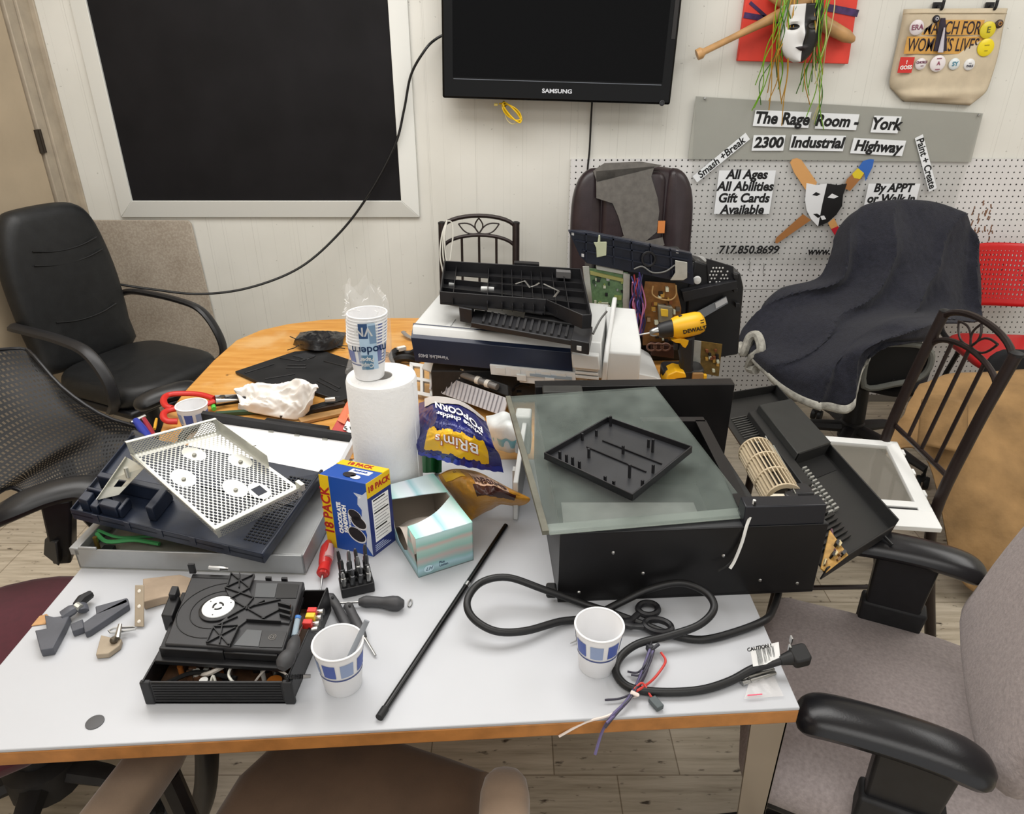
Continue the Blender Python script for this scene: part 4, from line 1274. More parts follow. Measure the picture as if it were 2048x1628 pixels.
# ---- vented front panel leaning off the heater
VP = thing('vent_panel', 'black vented heater panel with a duct box leaning off the right side of the table', 'panel', (.64, 1.4, .68))
PB = mt('panel_black', '1a1a1a', .5, .1, var=.25, scale=8)
q = quad((.537, .975, .768), (.782, 1.205, .692), (.752, 1.868, .692), (.51, 1.635, .772))
mb = MB(); qbox(mb, q, 0, 1, 0, 1, 0, .003); mb.build('plate', PB, VP, True)
mb = MB(); qbox(mb, q, .985, 1, 0, 1, -.004, .028); mb.build('side_flange', PB, VP, True, bevel=.001)
mb = MB(); qbox(mb, q, 0, 1, 0, .006, -.014, .012); mb.build('end_flange', PB, VP, True, bevel=.001)
mb = MB(); qbox(mb, q, 0, 1, .994, 1, -.004, .028); mb.build('end_flange', PB, VP, True, bevel=.001)
mb = MB(); qbox(mb, q, .42, .97, .47, .84, .003, .036); mb.build('duct_box', mt('duct_grey_black', '232423', .5, var=.15), VP, True, bevel=.002)
mb = MB(); qbox(mb, q, .46, .94, .36, .468, .003, .004); qbox(mb, q, .44, .955, .466, .4695, .004, .034); mb.build('duct_opening_shade', mt('deep_black', '050505', .9), VP, True)  # black plates paint in the dark of the opening and the shade before it
mb = MB(); qbox(mb, q, .30, .42, .32, .84, .003, .02); mb.build('inner_step', PB, VP, True, bevel=.002)
lv = MB()
for k in range(16):
    v = .06 + .021 * k
    qbox(lv, q, .10, .46, v, v + .009, .004, .010)
lv.build('louvres', mt('louvre_black', '0c0c0c', .35), VP, True)
ls = MB()
for k in range(13):
    for j in range(2):
        qbox(ls, q, .40 + .09 * j, .46 + .09 * j, .18 + .02 * k, .188 + .02 * k, .003, .0115)
tag(ls.build('slot_row', mt('bright_slots', 'a9a9a4', .4, .5), VP, True), 'bright slits beside the louvres')
ls = MB()
for k in range(10): qbox(ls, q, .08, .3, .70 + .016 * k, .706 + .016 * k, .003, .006)
ls.build('grille', mt('grille_grey', '3c3c3a', .5), VP, True)
qb = pq([.772, .768, .785, .79], (1640, 1138), (1652, 1146), (1695, 1112), (1658, 1062))
mb = MB(); qbox(mb, qb, 0, 1, 0, 1, 0, .003); pc_ = mb.build('circuit_board', mt('tan_circuit_board', 'b48a44', .5, var=.3, scale=90), VP, True)
rr = random.Random(2)
for k in range(10):
    mb = MB(); u, v = rr.uniform(.05, .85), rr.uniform(.05, .85); qbox(mb, qb, u, u + rr.uniform(.07, .16), v, v + .14, .003, rr.uniform(.008, .016))
    mb.build('component', (BLK, mt('comp_tan', '6a4820', .5), mt('comp_cream', 'c9b98c', .5))[k % 3], VP, True)
MB().tube(smooth([qb(.5, .6, .01), at(1668, 1085, z=.77), at(1663, 1058, z=.78)], 5), .002, 6).build('lead', mt('mauve_wire', '6a4650', .5), VP, True)
MB().tube([at(1758, 1062, z=.70), at(1785, 1090, z=.69)], .003, 6).build('bent_tab', PB, VP, True)

# ---- white scanner lid frame on the dining chair seat
SF = thing('scanner_frame', 'white plastic framed scanner glass resting on the seat of the right-hand dining chair', 'scanner frame', (.95, 1.75, .49))
q = pq([.50, .485, .485, .50], (1668, 1052), (1882, 1066), (1792, 891), (1610, 876))
WF = mt('scanner_white', 'e4e5e3', .4)
for u0, u1, v0, v1 in ((0, 1, 0, .17), (0, 1, .20, .26), (0, 1, .93, 1), (.86, 1, .17, 1), (0, .1, .17, 1)):
    mb = MB(); qbox(mb, q, u0, u1, v0, v1, 0, .014); mb.build('frame_rail', WF, SF, True, bevel=.002)
mb = MB(); qbox(mb, q, .1, .86, .165, .205, .002, .009); mb.build('sensor_strip', BLK, SF, True)
mb = MB(); qbox(mb, q, .08, .88, .25, .94, .004, .007); mb.build('glass', mt('scanner_glass', 'b0aca0', .05, alpha=.22, spec=.6), SF, True)
for v in (.35, .6, .85):
    mb = MB(); qbox(mb, q, 1, 1.035, v, v + .06, 0, .010); mb.build('clip', WF, SF, True, bevel=.001)

# ================================================================ THINGS ON THE WHITE TABLE, RIGHT HALF
def paper_cup(M, label, H=.082, rt=.0355, rb=.026, liquid=None):
    t = thing('paper_cup', label, 'cup', M=M)
    MB().lathe([(rb, .0), (rb + .0008, .001), (rt, H - .002), (rt - .0012, H - .002), (rb - .0012, .004), (.0005, .004)], 40, caps=False).build('cup_wall', mt('cup_white', 'e9e9ea', .55), t)
    rim = [(rt + .0016 * cos(a), H - .001 + .0016 * sin(a)) for a in [2 * pi * k / 10 for k in range(11)]]
    MB().lathe(rim, 40, caps=False).build('rolled_rim', MATS['cup_white'], t)
    R_ = lambda z: rb + .0008 + (rt - rb - .0008) * (z - .001) / (H - .003) + .0006
    def band(a0, a1, z0, z1, m, nm):
        n = max(6, int((a1 - a0) / .1))
        MB().grid(lambda u, v: V((R_(z0 + (z1 - z0) * v) * cos(a0 + (a1 - a0) * u), R_(z0 + (z1 - z0) * v) * sin(a0 + (a1 - a0) * u), z0 + (z1 - z0) * v)), n, 2).build(nm, m, t)
    B1, B2 = mt('cup_blue', '4a5da3', .5), mt('cup_pale_blue', '8f9fc0', .5)
    band(0, 2 * pi, H * .44, H * .475, mt('cup_dark_blue', '3f4c80', .5), 'blue_line')
    for k in range(8):
        a = 2 * pi * k / 8
        band(a + .05, a + .62, H * .52, H * .83, B1 if k % 2 else B2, 'printed_square')
    return t
p = at(688, 1350, z=TZ); cup1 = V((-.2475, .762, TZ))
paper_cup(T(*cup1) @ RZ(.2), 'paper cup with a grey stick standing in it beside the taken-apart disc player')
paper_cup(T(.128, .797, TZ) @ RZ(1.05), 'empty paper cup standing in front of the black scissors')
sp = MB().tube([cup1 + V((-.006, .004, .006)), cup1 + V((.042, .012, .110))], .004, 8, flat=.4)
solo(sp, 'stir_stick', mt('grey_stick', '8d9298', .4), 'grey plastic stick leaning in the paper cup near the disc player', 'stick')

rod = thing('metal_rod', 'long thin black rod lying across the middle of the white table', 'rod', at(885, 1240, z=TZ))
ra, rbb = V((-.184, .697, TZ + .0055)), V((-.012, 1.147, TZ + .0055))
MB().tube([ra.lerp(rbb, f) for f in (.03, .6, 1)], .0048, 12).build('shaft', mt('gloss_black_rod', '121213', .25, .3), rod, True)
MB().tube([ra, ra.lerp(rbb, .035)], .0058, 12).build('end_cap', RUBBER, rod, True)
MB().tube([ra.lerp(rbb, .605), ra.lerp(rbb, .625)], .0053, 12).build('joint', STEEL, rod, True)

# power cord with plug and tag
pc_ = thing('power_cord', 'thick black power cord looped on the table with plug and white tag', 'cord', at(1250, 1280, z=TZ))
zc = TZ + .0065
path = [(1560, 1165, .727), (1556, 1190, .724), (1546, 1218, .728), (1530, 1240, .749), (1470, 1264, .748), (1405, 1279, .7475), (1345, 1270, .7475), (1285, 1248, .7475), (1225, 1226, .7475), (1160, 1205, .752), (1085, 1178, .775), (1015, 1155, .79),
        (962, 1165, .79), (935, 1200, .785), (945, 1235, .775), (990, 1262, .765), (1050, 1262, .757), (1120, 1243, .75), (1180, 1235, .7475), (1235, 1208, .755), (1300, 1178, .775), (1362, 1166, .785), (1412, 1185, .785),
        (1428, 1217, .78), (1398, 1250, .77), (1335, 1272, .762), (1275, 1288, .757), (1240, 1315, .75), (1232, 1345, .7475), (1258, 1374, .7475), (1320, 1384, .7475), (1400, 1380, .7475), (1460, 1362, .7485), (1505, 1338, .755), (1545, 1326, .762), (1572, 1318, .768)]
MB().tube(smooth([at(a, b, z=c_) for a, b, c_ in path], 6), .0062, 10).build('cable', CORD, pc_, True)
pa, pb = at(1560, 1321, z=.766), at(1612, 1308, z=.774)
mb = MB().tube([pa, pa.lerp(pb, .25), pa.lerp(pb, .45)], [.007, .009, .011], 10)
mb.build('strain_relief', RUBBER, pc_, True)
mb = MB(); Mx = fr(pa.lerp(pb, .75), pb - pa, (0, -.3, 1)); mb.prism(rrect(.026, .028, .006, 4), -.011, .011, Mx)
mb.build('plug_body', RUBBER, pc_, True, bevel=.003)
for s in (-1, 1):
    mb = MB().box((0, s * .006, 0), (.002, .006, .018), Mx @ T(-.006 + .004 * s, .018, .004)); mb.build('prong', STEEL, pc_, True)
tq = quad(at(1506, 1333, z=.762), at(1561, 1323, z=.766), at(1557, 1284, z=.788), at(1500, 1297, z=.785))
mb = MB(); qbox(mb, tq, 0, 1, 0, 1, 0, .0006); tg = mb.build('warning_tag', PAPERW, pc_, True)
Mx = fr(tq(.5, .5, .0009), tq(1, .5) - tq(0, .5), tq(.5, .5, 1) - tq(.5, .5, 0))
for k in range(7):
    text('||||| ||| |||| ||', .0062, Mx @ T(0, .012 - .0042 * k, 0), tg, INK, 'fine_print', bold=.0) if k else text('CAUTION !', .0075, Mx @ T(-.008, .012, 0), tg, INK, 'fine_print', bold=.0002)

# scissors
SS = thing('scissors', 'black handled scissors lying behind the empty paper cup', 'scissors', at(1270, 1240, z=TZ))
def ringp(c, rx, ry, ang, z):
    o = at(*c, z=z)
    return [o + V((rx * cos(a) * cos(ang) - ry * sin(a) * sin(ang), rx * cos(a) * sin(ang) + ry * sin(a) * cos(ang), 0)) for a in [2 * pi * k / 20 for k in range(20)]]
HZ = TZ + .012
mb = MB().tube(ringp((1296, 1218), .0165, .0145, .3, HZ), .0055, 8, closed=True)
mb.tube(smooth([at(1276, 1228, z=HZ), at(1262, 1240, z=HZ), at(1240, 1250, z=HZ), at(1215, 1256, z=HZ)], 5), [.006] * 6 + [.008] * 10, 8, flat=.6)
mb.build('handle', BLK, SS, True)
mb = MB().tube(ringp((1316, 1252), .021, .0145, -.25, HZ), .0055, 8, closed=True)
mb.tube(smooth([at(1290, 1252, z=HZ), at(1268, 1252, z=HZ), at(1240, 1246, z=HZ), at(1215, 1240, z=HZ)], 5), [.006] * 6 + [.008] * 10, 8, flat=.6)
mb.build('handle', BLK, SS, True)
for e, s in (((1140, 1287), 0), ((1150, 1272), .002)):
    A, B = at(1228, 1248, z=TZ + .005 + s), at(*e, z=TZ + .004 + s)
    d = (B - A).normalized(); n_ = V((-d.y, d.x, 0))
    MB().hexa([A - n_ * .006 + Z3 * -.001, B, B + n_ * .0008, A + n_ * .006 + Z3 * -.001, A - n_ * .006 + Z3 * .0005, B + Z3 * .001, B + n_ * .0008 + Z3 * .001, A + n_ * .006 + Z3 * .0005]).build('blade', STEEL, SS, True)
MB().cyl(at(1228, 1247, z=TZ + .010), .004, .006, 12).build('pivot_screw', STEEL, SS, True)

# bundle of coloured wires
WB = thing('wire_bundle', 'bundle of purple red and white wires hanging over the near table edge', 'wires', at(1265, 1380, z=TZ))
PUR, REDW, WHW, DKW = mt('purple_wire', '5a5278', .5), mt('red_wire', 'c23a33', .45), mt('cream_wire', 'dccfc6', .5), mt('slate_wire', '3a3844', .5)
zz = TZ + .003
for pts, m, r_ in (([(1300, 1298, .012), (1285, 1340, .008), (1270, 1375, .008), (1250, 1405, .008), (1225, 1430, .006), (1205, 1462, -.02), (1190, 1510, -.04)], PUR, .0022),
                   ([(1304, 1300, .010), (1292, 1345, .010), (1274, 1378, .010), (1255, 1402, .006), (1232, 1428, .006), (1210, 1455, -.01)], DKW, .0022),
                   ([(1306, 1302, .012), (1280, 1360, .006), (1262, 1395, .007), (1240, 1420, .006), (1213, 1446, .004)], PUR, .0018),
                   ([(1308, 1300, .010), (1298, 1330, .013), (1276, 1370, .013), (1258, 1400, .010), (1228, 1425, .006)], DKW, .0018),
                   ([(1268, 1388, .006), (1245, 1415, .005), (1215, 1432, .004), (1170, 1445, -.01), (1118, 1473, -.03)], WHW, .0019),
                   ([(1270, 1385, .005), (1240, 1397, .004), (1210, 1400, .004)], DKW, .0017),
                   ([(1322, 1305, .006), (1331, 1320, .005), (1325, 1335, .006), (1305, 1360, .006), (1280, 1378, .012), (1272, 1382, .01)], REDW, .002),
                   ([(1268, 1378, .012), (1285, 1366, .014), (1300, 1390, .006), (1312, 1405, .004)], REDW, .0016),
                   ([(1300, 1310, .012), (1290, 1330, .013), (1275, 1345, .006), (1255, 1343, .004)], DKW, .0016),
                   ([(1302, 1306, .012), (1292, 1335, .013), (1280, 1350, .006), (1262, 1350, .004)], DKW, .0016)):
    MB().tube(smooth([at(a, b, z=TZ + .002 + c_) for a, b, c_ in pts], 5), r_, 6).build('wire', m, WB, True)
mb = MB().box(at(1312, 1407, z=TZ + .006), (.012, .02, .008), rz=.5); mb.build('connector', mt('slate_connector', '4a5254', .45), WB, True, bevel=.001)
MB().tube([at(1262, 1384, z=TZ + .016), at(1275, 1390, z=TZ + .016), at(1268, 1392, z=TZ + .006)], .003, 8).build('tie', WHW, WB, True)
mb = MB()
mb.ball(at(1300, 1296, z=TZ + .012), .007, n=5); mb.tube([at(1290, 1285, z=TZ + .018), at(1308, 1304, z=TZ + .01)], .003, 6); mb.tube([at(1318, 1288, z=TZ + .018), at(1296, 1305, z=TZ + .01)], .003, 6); mb.tube([at(1302, 1280, z=TZ + .022), at(1300, 1300, z=TZ + .01)], .0025, 6)
mb.build('frayed_end', mt('dark_knot', '33343a', .6), WB, True)
# two silver bits and a small bag
for k, (a, b) in enumerate((((1480, 1359), (1549, 1338)), ((1484, 1367), (1552, 1345)))):
    A, B = at(*a, z=TZ + .0045), at(*b, z=TZ + .0045)
    mb = MB().tube([A, A.lerp(B, .14), A.lerp(B, .15), A.lerp(B, .22), A.lerp(B, .23), A.lerp(B, .7), A.lerp(B, .98), B], [.004, .004, .0028, .0028, .004, .0042, .003, .001], 10)
    solo(mb, 'driver_bit', STEEL, ('silver driver bit nearer the plug tag at the right end of the table' if k == 0 else 'silver driver bit nearer the small clear bag at the right end of the table'), 'bit', 'silver bits by the plug')
BAGC = mt('clear_bag', 'e6e2df', .12, alpha=.3, spec=.6)
q = pq(TZ + .002, (1488, 1400), (1567, 1394), (1546, 1350), (1500, 1358))
mb = MB().grid(lambda u, v: q(u, v, .002 + .004 * sin(9 * u + 4 * v) ** 2 * sin(pi * u) * sin(pi * v)), 16, 12)
zb_ = thing('zip_bag', 'small empty clear zip bag with red print at the right end of the table', 'bag', q(.5, .5))
mb.build('film', BAGC, zb_, True)
mb = MB(); qbox(mb, q, .06, .45, .06, .11, .005, .0055); mb.build('red_print', mt('pink_print', 'd9506a', .5), zb_, True)
# ================================================================ WHITE TABLE, LEFT HALF
def perf_mat(name, hexc, nx, ny, r_, blanks=(), metal=.75, box=None, aspect=1.):
    m = mt(name, hexc, .42, metal, var=.06, scale=50); q = N(m)
    s = q.n('ShaderNodeSeparateXYZ'); q.l(q.co('UV'), s.inputs[0])
    U, W_ = s.outputs[0], s.outputs[1]

    def dots(ox, oy):
        fx = q.math('SUBTRACT', q.math('FRACT', q.math('ADD', q.math('MULTIPLY', U, nx), ox)), .5)
        fz = q.math('SUBTRACT', q.math('FRACT', q.math('ADD', q.math('MULTIPLY', W_, ny), oy)), .5)
        return q.math('LESS_THAN', q.math('SQRT', q.math('ADD', q.math('MULTIPLY', fx, fx), q.math('MULTIPLY', fz, fz))), r_)
    h = q.math('MAXIMUM', dots(0, 0), dots(.5, .5))
    for (bu, bv, br) in blanks:
        du = q.math('MULTIPLY', q.math('SUBTRACT', U, bu), aspect); dv = q.math('SUBTRACT', W_, bv)
        d = q.math('SQRT', q.math('ADD', q.math('MULTIPLY', du, du), q.math('MULTIPLY', dv, dv)))
        h = q.math('MULTIPLY', h, q.math('GREATER_THAN', d, br))
    mg = q.math('MULTIPLY', q.math('LESS_THAN', q.math('ABSOLUTE', q.math('SUBTRACT', U, .5)), .45), q.math('LESS_THAN', q.math('ABSOLUTE', q.math('SUBTRACT', W_, .5)), .46))
    h = q.math('MULTIPLY', h, mg)
    if box:
        b = q.math('MULTIPLY', q.math('LESS_THAN', q.math('ABSOLUTE', q.math('SUBTRACT', U, box[0])), box[2]), q.math('LESS_THAN', q.math('ABSOLUTE', q.math('SUBTRACT', W_, box[1])), box[3]))
        h = q.math('MAXIMUM', h, b)
    q.l(q.math('SUBTRACT', 1., h), q.b.inputs['Alpha'])
    return m


SILV = mt('silver_paint', 'a3a5a6', .38, .55, var=.06, scale=20)
st = thing('player_chassis', 'open silver player chassis at the bottom of the stack on the left', 'electronics chassis', (-.56, 1.18, TZ))
q = quad((-.777, 1.024, TZ), (-.366, 1.006, TZ), (-.345, 1.34, TZ), (-.76, 1.36, TZ))
mb = MB(); qbox(mb, q, 0, 1, 0, 1, .001, .004); mb.build('floor_plate', GALV, st, True)
for nm, a in dict(front=(0, 1, 0, .012), back=(0, 1, .988, 1), left=(0, .01, 0, 1), right=(.99, 1, 0, 1)).items():
    mb = MB(); qbox(mb, q, *a, .001, .042); mb.build('side_wall', SILV, st, True, bevel=.001)
mb = MB(); qbox(mb, q, .86, .99, .02, .98, .036, .040); mb.build('top_ledge', SILV, st, True, bevel=.001)
mb = MB(); qbox(mb, q, -.02, .02, .0, .25, .030, .045); qbox(mb, q, .02, .10, .0, .012, .042, .047); mb.build('corner_tab', SILV, st, True, bevel=.001)
mb = MB(); qbox(mb, q, .02, .6, .03, .35, .012, .016); mb.build('deck_plate', mt('dull_deck', '8b8a7f', .5, .5, var=.2), st, True)
MB().cyl(q(.06, .08, .03), .004, .04, 10).build('post', mt('brass', 'a88e4e', .35, .9), st, True)
mb = MB(); qbox(mb, q, .08, .13, .04, .10, .016, .028); mb.build('screw_block', BLK, st, True)
MB().tube(smooth([q(.03, .15, .04), q(.1, .1, .035), q(.2, .14, .03), q(.32, .12, .028)], 5), .004, 6).build('green_wire', mt('green_lead', '3f8d52', .5), st, True)
MB().tube(smooth([q(.02, .18, .04), q(.12, .16, .03), q(.25, .2, .024), q(.4, .22, .02)], 5), .003, 6).build('green_wire', MATS['green_lead'], st, True)
# backlight panel
bk = thing('backlight_panel', 'bright white backlight sheet in a black metal frame behind the perforated tray', 'panel', (-.5, 1.38, .79))
q = pq([.803, .803, .80, .80], (330, 965), (668, 968), (712, 884), (412, 838))
mb = MB(); qbox(mb, q, 0, 1, 0, .94, 0, .003); mb.build('reflector_sheet', mt('reflector_white', 'ededee', .25), bk, True)
mb = MB(); qbox(mb, q, -.01, 1.01, .94, 1, -.004, .022); mb.build('frame_rail', BLKM, bk, True, bevel=.001)
mb = MB(); qbox(mb, q, .985, 1.01, .3, 1, -.004, .016); mb.build('frame_rail', mt('silver_rail', 'cfd0d2', .4, .4), bk, True, bevel=.001)
for u in (.45, .62, .8):
    mb = MB(); qbox(mb, q, u, u + .03, .9, .938, .003, .005); mb.build('clip', GALV, bk, True)
# navy monitor back cover
nc = thing('monitor_cover', 'navy blue moulded monitor back cover lying in the middle of the left stack', 'cover', (-.55, 1.1, .81))
NV = mt('blue_black_plastic', '1a2130', .36, var=.3, scale=30)
q = pq([.828, .798, .82, .862], (143, 1028), (528, 1118), (648, 948), (268, 872))
mb = MB(); qbox(mb, q, 0, 1, 0, 1, 0, .003); mb.build('shell', NV, nc, True)
for nm, a in dict(n=(0, 1, 0, .012), l=(0, .008, 0, 1), r=(.985, 1, 0, 1)).items():
    mb = MB(); qbox(mb, q, *a, -.012, .012); mb.build('rim', NV, nc, True, bevel=.002)
mb = MB(); qbox(mb, q, .05, .40, .30, .36, .003, .035); mb.build('raised_wall', NV, nc, True, bevel=.002)
mb = MB(); qbox(mb, q, .38, .42, .10, .36, .003, .035); mb.build('raised_wall', NV, nc, True, bevel=.002)
for u, v, w_, d_, hh in ((.04, .05, .05, .10, .03), (.10, .04, .04, .12, .022), (.15, .05, .09, .08, .028), (.04, .17, .12, .03, .03), (.24, .06, .02, .14, .024)):
    mb = MB(); qbox(mb, q, u, u + w_, v, v + d_, .003, hh); mb.build('hinge_block', NV, nc, True, bevel=.002)
vn = MB()
for j in range(7):
    for i in range(26):
        u = .86 + .019 * j; v = .12 + .03 * i
        qbox(vn, q, u, u + .012, v, v + .012, .003, .0042)
vn.build('vent_grille', mt('vent_black', '090a0d', .6), nc, True)
for k in range(5):
    mb = MB(); qbox(mb, q, .12 + .17 * k, .15 + .17 * k, -.004, .0, -.004, .012); mb.build('clip', NV, nc, True)
mb = MB(); qbox(mb, q, .5, 1, .55, .56, .003, .006); mb.build('ridge', mt('grey_ridge', '2b313b', .5), nc, True)
# white metal bracket left
mbk = thing('metal_bracket', 'pale metal bracket with a square hole beneath the perforated tray', 'bracket', at(215, 970, z=.86))
q = pq([.850, .852, .905, .905], (196, 1000), (238, 990), (290, 935), (254, 915))
PALE = mt('pale_zinc', 'c4c4ba', .42, .5, var=.08)
for a in ((0, 1, 0, .3), (0, .35, .3, .5), (.75, 1, .3, .5), (0, 1, .5, 1)):
    mb = MB(); qbox(mb, q, *a, 0, .0025); mb.build('plate', PALE, mbk, True)
mb = MB(); qbox(mb, q, -.02, .02, 0, 1, -.006, .012); mb.build('flange', PALE, mbk, True)
MB().cyl(q(.55, .7, .012), .004, .02, 10).build('stud', GALV, mbk, True)
# perforated tray
pt = thing('perforated_tray', 'pale perforated metal tray tilted on top of the stack on the left', 'tray', (-.55, 1.1, .86))
q = pq([.925, .852, .868, .935], (262, 910), (432, 1062), (602, 978), (440, 862))
m = perf_mat('perforated_zinc', 'cbcbc3', 20, 21, .30, ((.2, .52, .105), (.42, .2, .105), (.72, .5, .105), (.45, .82, .105), (.84, .66, .095)), .45, (.84, .66, .045, .055), 1.)
MB().grid(lambda u, v: q(u, v), 1, 1).build('perforated_plate', m, pt, True)
wl = perf_mat('perforated_wall', 'bdbdb4', 5, 26, .26, (), .45)
MB().grid(lambda u, v: q(0, v, .034 * u), 1, 1).build('back_wall', wl, pt, True)
qs = [(0, 1, .985, 1, 0, .030), ]
mb = MB(); qbox(mb, q, 0, .62, .994, 1, 0, .032); mb.build('side_wall', PALE, pt, True, bevel=.001)
mb = MB(); qbox(mb, q, -.02, .006, 0, 1, .032, .035); mb.build('lip', PALE, pt, True, bevel=.001)
fl = perf_mat('perforated_flange', 'b3b3ab', 3, 30, .3, (), .5)
MB().grid(lambda u, v: q(1, v, -.022 * u), 1, 1).build('front_flange', fl, pt, True)
mb = MB(); qbox(mb, q, .992, 1.004, 0, 1, -.002, .006); mb.build('fold', PALE, pt, True, bevel=.001)
MB().grid(lambda u, v: q(v, 0, -.016 * u), 1, 1).build('side_flange', MATS['perforated_flange'], pt, True)
mb = MB(); qbox(mb, q, 0, 1, -.008, .012, -.001, .004); mb.build('fold', PALE, pt, True, bevel=.001)
for (u, v) in ((.2, .52), (.42, .2), (.72, .5), (.45, .82)):
    mb = MB().lathe([(.004, 0), (.003, .002)], 10, fr(q(u, v, .0005), q(1, 0) - q(0, 0), q(0, 0, 1) - q(0, 0))); mb.build('rivet', mt('dull_rivet', '8d8c82', .5, .5), pt, True)
for u, v in ((.42, 1.0), (1., .99)):
    mb = MB(); qbox(mb, q, u - .04, u + .03, v - .01, v + .035, .028 if u < .5 else .0, .031 if u < .5 else .018); mb.build('tab', PALE, pt, True)

# ---- cookie box
cb = thing('cookie_box', 'blue and yellow box of chocolate sandwich cookies standing on end', 'box', (-.28, 1.08, TZ))
O, Lp, Rp = V((-.255, 1.057, TZ)), V((-.345, 1.090, TZ)), V((-.222, 1.1075, TZ)); Bp = Lp + Rp - O; HH = V((0, 0, .158))
CBL = mt('box_blue', '1d4b9e', .35); CYL_ = mt('box_yellow', 'e3bd1c', .35); CRD = mt('print_red', 'a8231f', .5); CNV = mt('box_navy', '24316f', .4)
MB().hexa([O, Rp, Bp, Lp, O + HH, Rp + HH, Bp + HH, Lp + HH]).build('carton', CBL, cb, True, bevel=.001)
qL = quad(Lp, O, O + HH, Lp + HH); qR = quad(O, Rp, Rp + HH, O + HH); qT = quad(Lp + HH, O + HH, Rp + HH, Bp + HH)
def deco(q, u0, u1, v0, v1, m, nm, h=.0006, par=None):
    mb = MB(); qbox(mb, q, u0, u1, v0, v1, 0, h); return mb.build(nm, m, par or cb, True)
y1 = deco(qL, 0, .2, 0.0, 1, CYL_, 'yellow_band')
y2 = deco(qR, 0, 1, .8, 1, CYL_, 'yellow_band')
y3 = deco(qT, .0, 1, .72, 1, CYL_, 'yellow_band')
deco(qR, 0, 1, 0, .8, CNV, 'navy_side')
pn = deco(qR, .16, .86, .17, .75, PAPERW, 'nutrition_panel', .001)
for k in range(13):
    v = .72 - .042 * k
    deco(qR, .2, .82 if k % 3 else .7, v, v + (.018 if k in (0, 4, 9) else .007), INK if k in (0, 4, 9) else mt('grey_print', '77787c', .7), 'print_line', .0013)
for k in range(4): deco(qR, .12, .8 - .1 * k, .05 + .025 * k, .058 + .025 * k, mt('pale_print', 'b9c2dd', .7), 'print_line', .0011)
nL = (qL(0, 0, 1) - qL(0, 0)); nR = (qR(0, 0, 1) - qR(0, 0)); uL = (O - Lp); uR = (Rp - O)
text('18 PACK', .0265, fr(qL(.10, .52, .001), (0, 0, 1), nL), y1, CRD, bold=.0006, sx=1.02)
text('CHOCOLATE\nSANDWICH', .0112, fr(qL(.42, .46, .001), (0, 0, 1), nL), cb, PAPERW, bold=.0006, line=.95)
text('CREME COOKIES', .0055, fr(qL(.57, .42, .001), (0, 0, 1), nL), cb, PAPERW, bold=.0002)
text('18 PACK', .0165, fr(qR(.5, .9, .001), uR, nR), y2, CRD, bold=.0005, sx=.9)
text('18 PACK', .0125, fr(qT(.45, .86, .001), O - Lp, V((0, 0, 1))), y3, CRD, bold=.0004, sx=1.1)
deco(qT, .42, .85, .42, .62, PAPERW, 'white_panel', .0009)
text('Sandwich', .0075, fr(qT(.63, .53, .0013), O - Lp, V((0, 0, 1))), cb, CBL, bold=.0002)
CK = mt('cookie_dark', '1f1a1e', .8); CRM = mt('cookie_cream', 'd8d6d8', .7)
fL = fr(qL(0, 0, 0), uL, nL); wL = uL.length
spl = [(.72, .85), (.80, .80), (.78, .70), (.86, .64), (.84, .5), (.92, .30), (.88, .14), (1., .02), (1., .9), (.9, .84)]
MB().prism([(a * wL, b * .158) for a, b in spl], .0002, .0007, fL).build('milk_splash', mt('milk_grey', 'c3cad6', .5), cb, True)
for cx, cy, r_ in ((.70, .54, .0155), (.77, .45, .018), (.70, .27, .0205)):
    Mx = fL @ T(cx * wL, cy * .158, .0008)
    ck = MB().prism(circ(r_, 24, ry=r_ * .72), 0, .0007, Mx @ RZ(-.6)).build('cookie_picture', CRM, cb, True)
    MB().prism(circ(r_ * .9, 24, ry=r_ * .62), .0007, .0011, Mx @ T(0, .0014, 0) @ RZ(-.6)).build('cookie_face', CK, ck, True)
text('O', .005, fr(qL(.84, .80, .001), uL, nL), cb, PAPERW, bold=.0001)
Mx = fr(qT(.52, .28, .0008), O - Lp, V((0, 0, 1)))
MB().prism(circ(.013, 20, ry=.008), 0, .0006, Mx).build('cookie_picture', CK, cb, True)
MB().prism(circ(.010, 20, 0, 0, .006), 0, .0006, Mx @ T(.014, -.004, 0)).build('milk_splash', PAPERW, cb, True)

# ---- tissue box
def water(name, axis, stops, sc_=1., soft=.35):
    m = mt(name, 'a9cfcb', .45); q = N(m)
    s = q.n('ShaderNodeSeparateXYZ'); q.l(q.co(), s.inputs[0])
    c = q.math('ADD', s.outputs[axis], q.math('MULTIPLY', q.math('SUBTRACT', q.noise(9, 4), .5), soft * .05))
    q.color(q.ramp(q.math('MULTIPLY', c, sc_), stops))
    return m
TW = water('watercolour_side', 2, [(.05, '86a5a8'), (.16, 'a3c2cc'), (.24, '8ab3b2'), (.38, 'b3a29e'), (.5, '8eb3a9'), (.62, '9fbcb2'), (.7, 'bda79f'), (.78, '8ebab0'), (.92, 'b5d5d2')], 11.5)
TT = water('watercolour_top', 0, [(.05, '97cfc6'), (.2, 'd3e6e7'), (.42, 'd9e2ea'), (.5, '9dcad3'), (.6, 'd5e8ee'), (.85, 'd7eceb'), (.97, '9ed2c8')], 9.2, .25)
tb = thing('tissue_box', 'teal watercolour tissue box with its middle torn open', 'tissue box', (-.165, .998, TZ), R(27.5))
W_, D_, Hb = .107, .186, .083
CARD = mt('grey_card', '8f8377', .8)
mb = MB(); mb.box((W_ / 2, .0008, Hb / 2), (W_, .0016, Hb)); mb.build('front_panel', TW, tb)
mb = MB(); mb.box((W_ - .0008, D_ / 2, Hb / 2), (.0016, D_, Hb)); mb.build('right_panel', TW, tb)
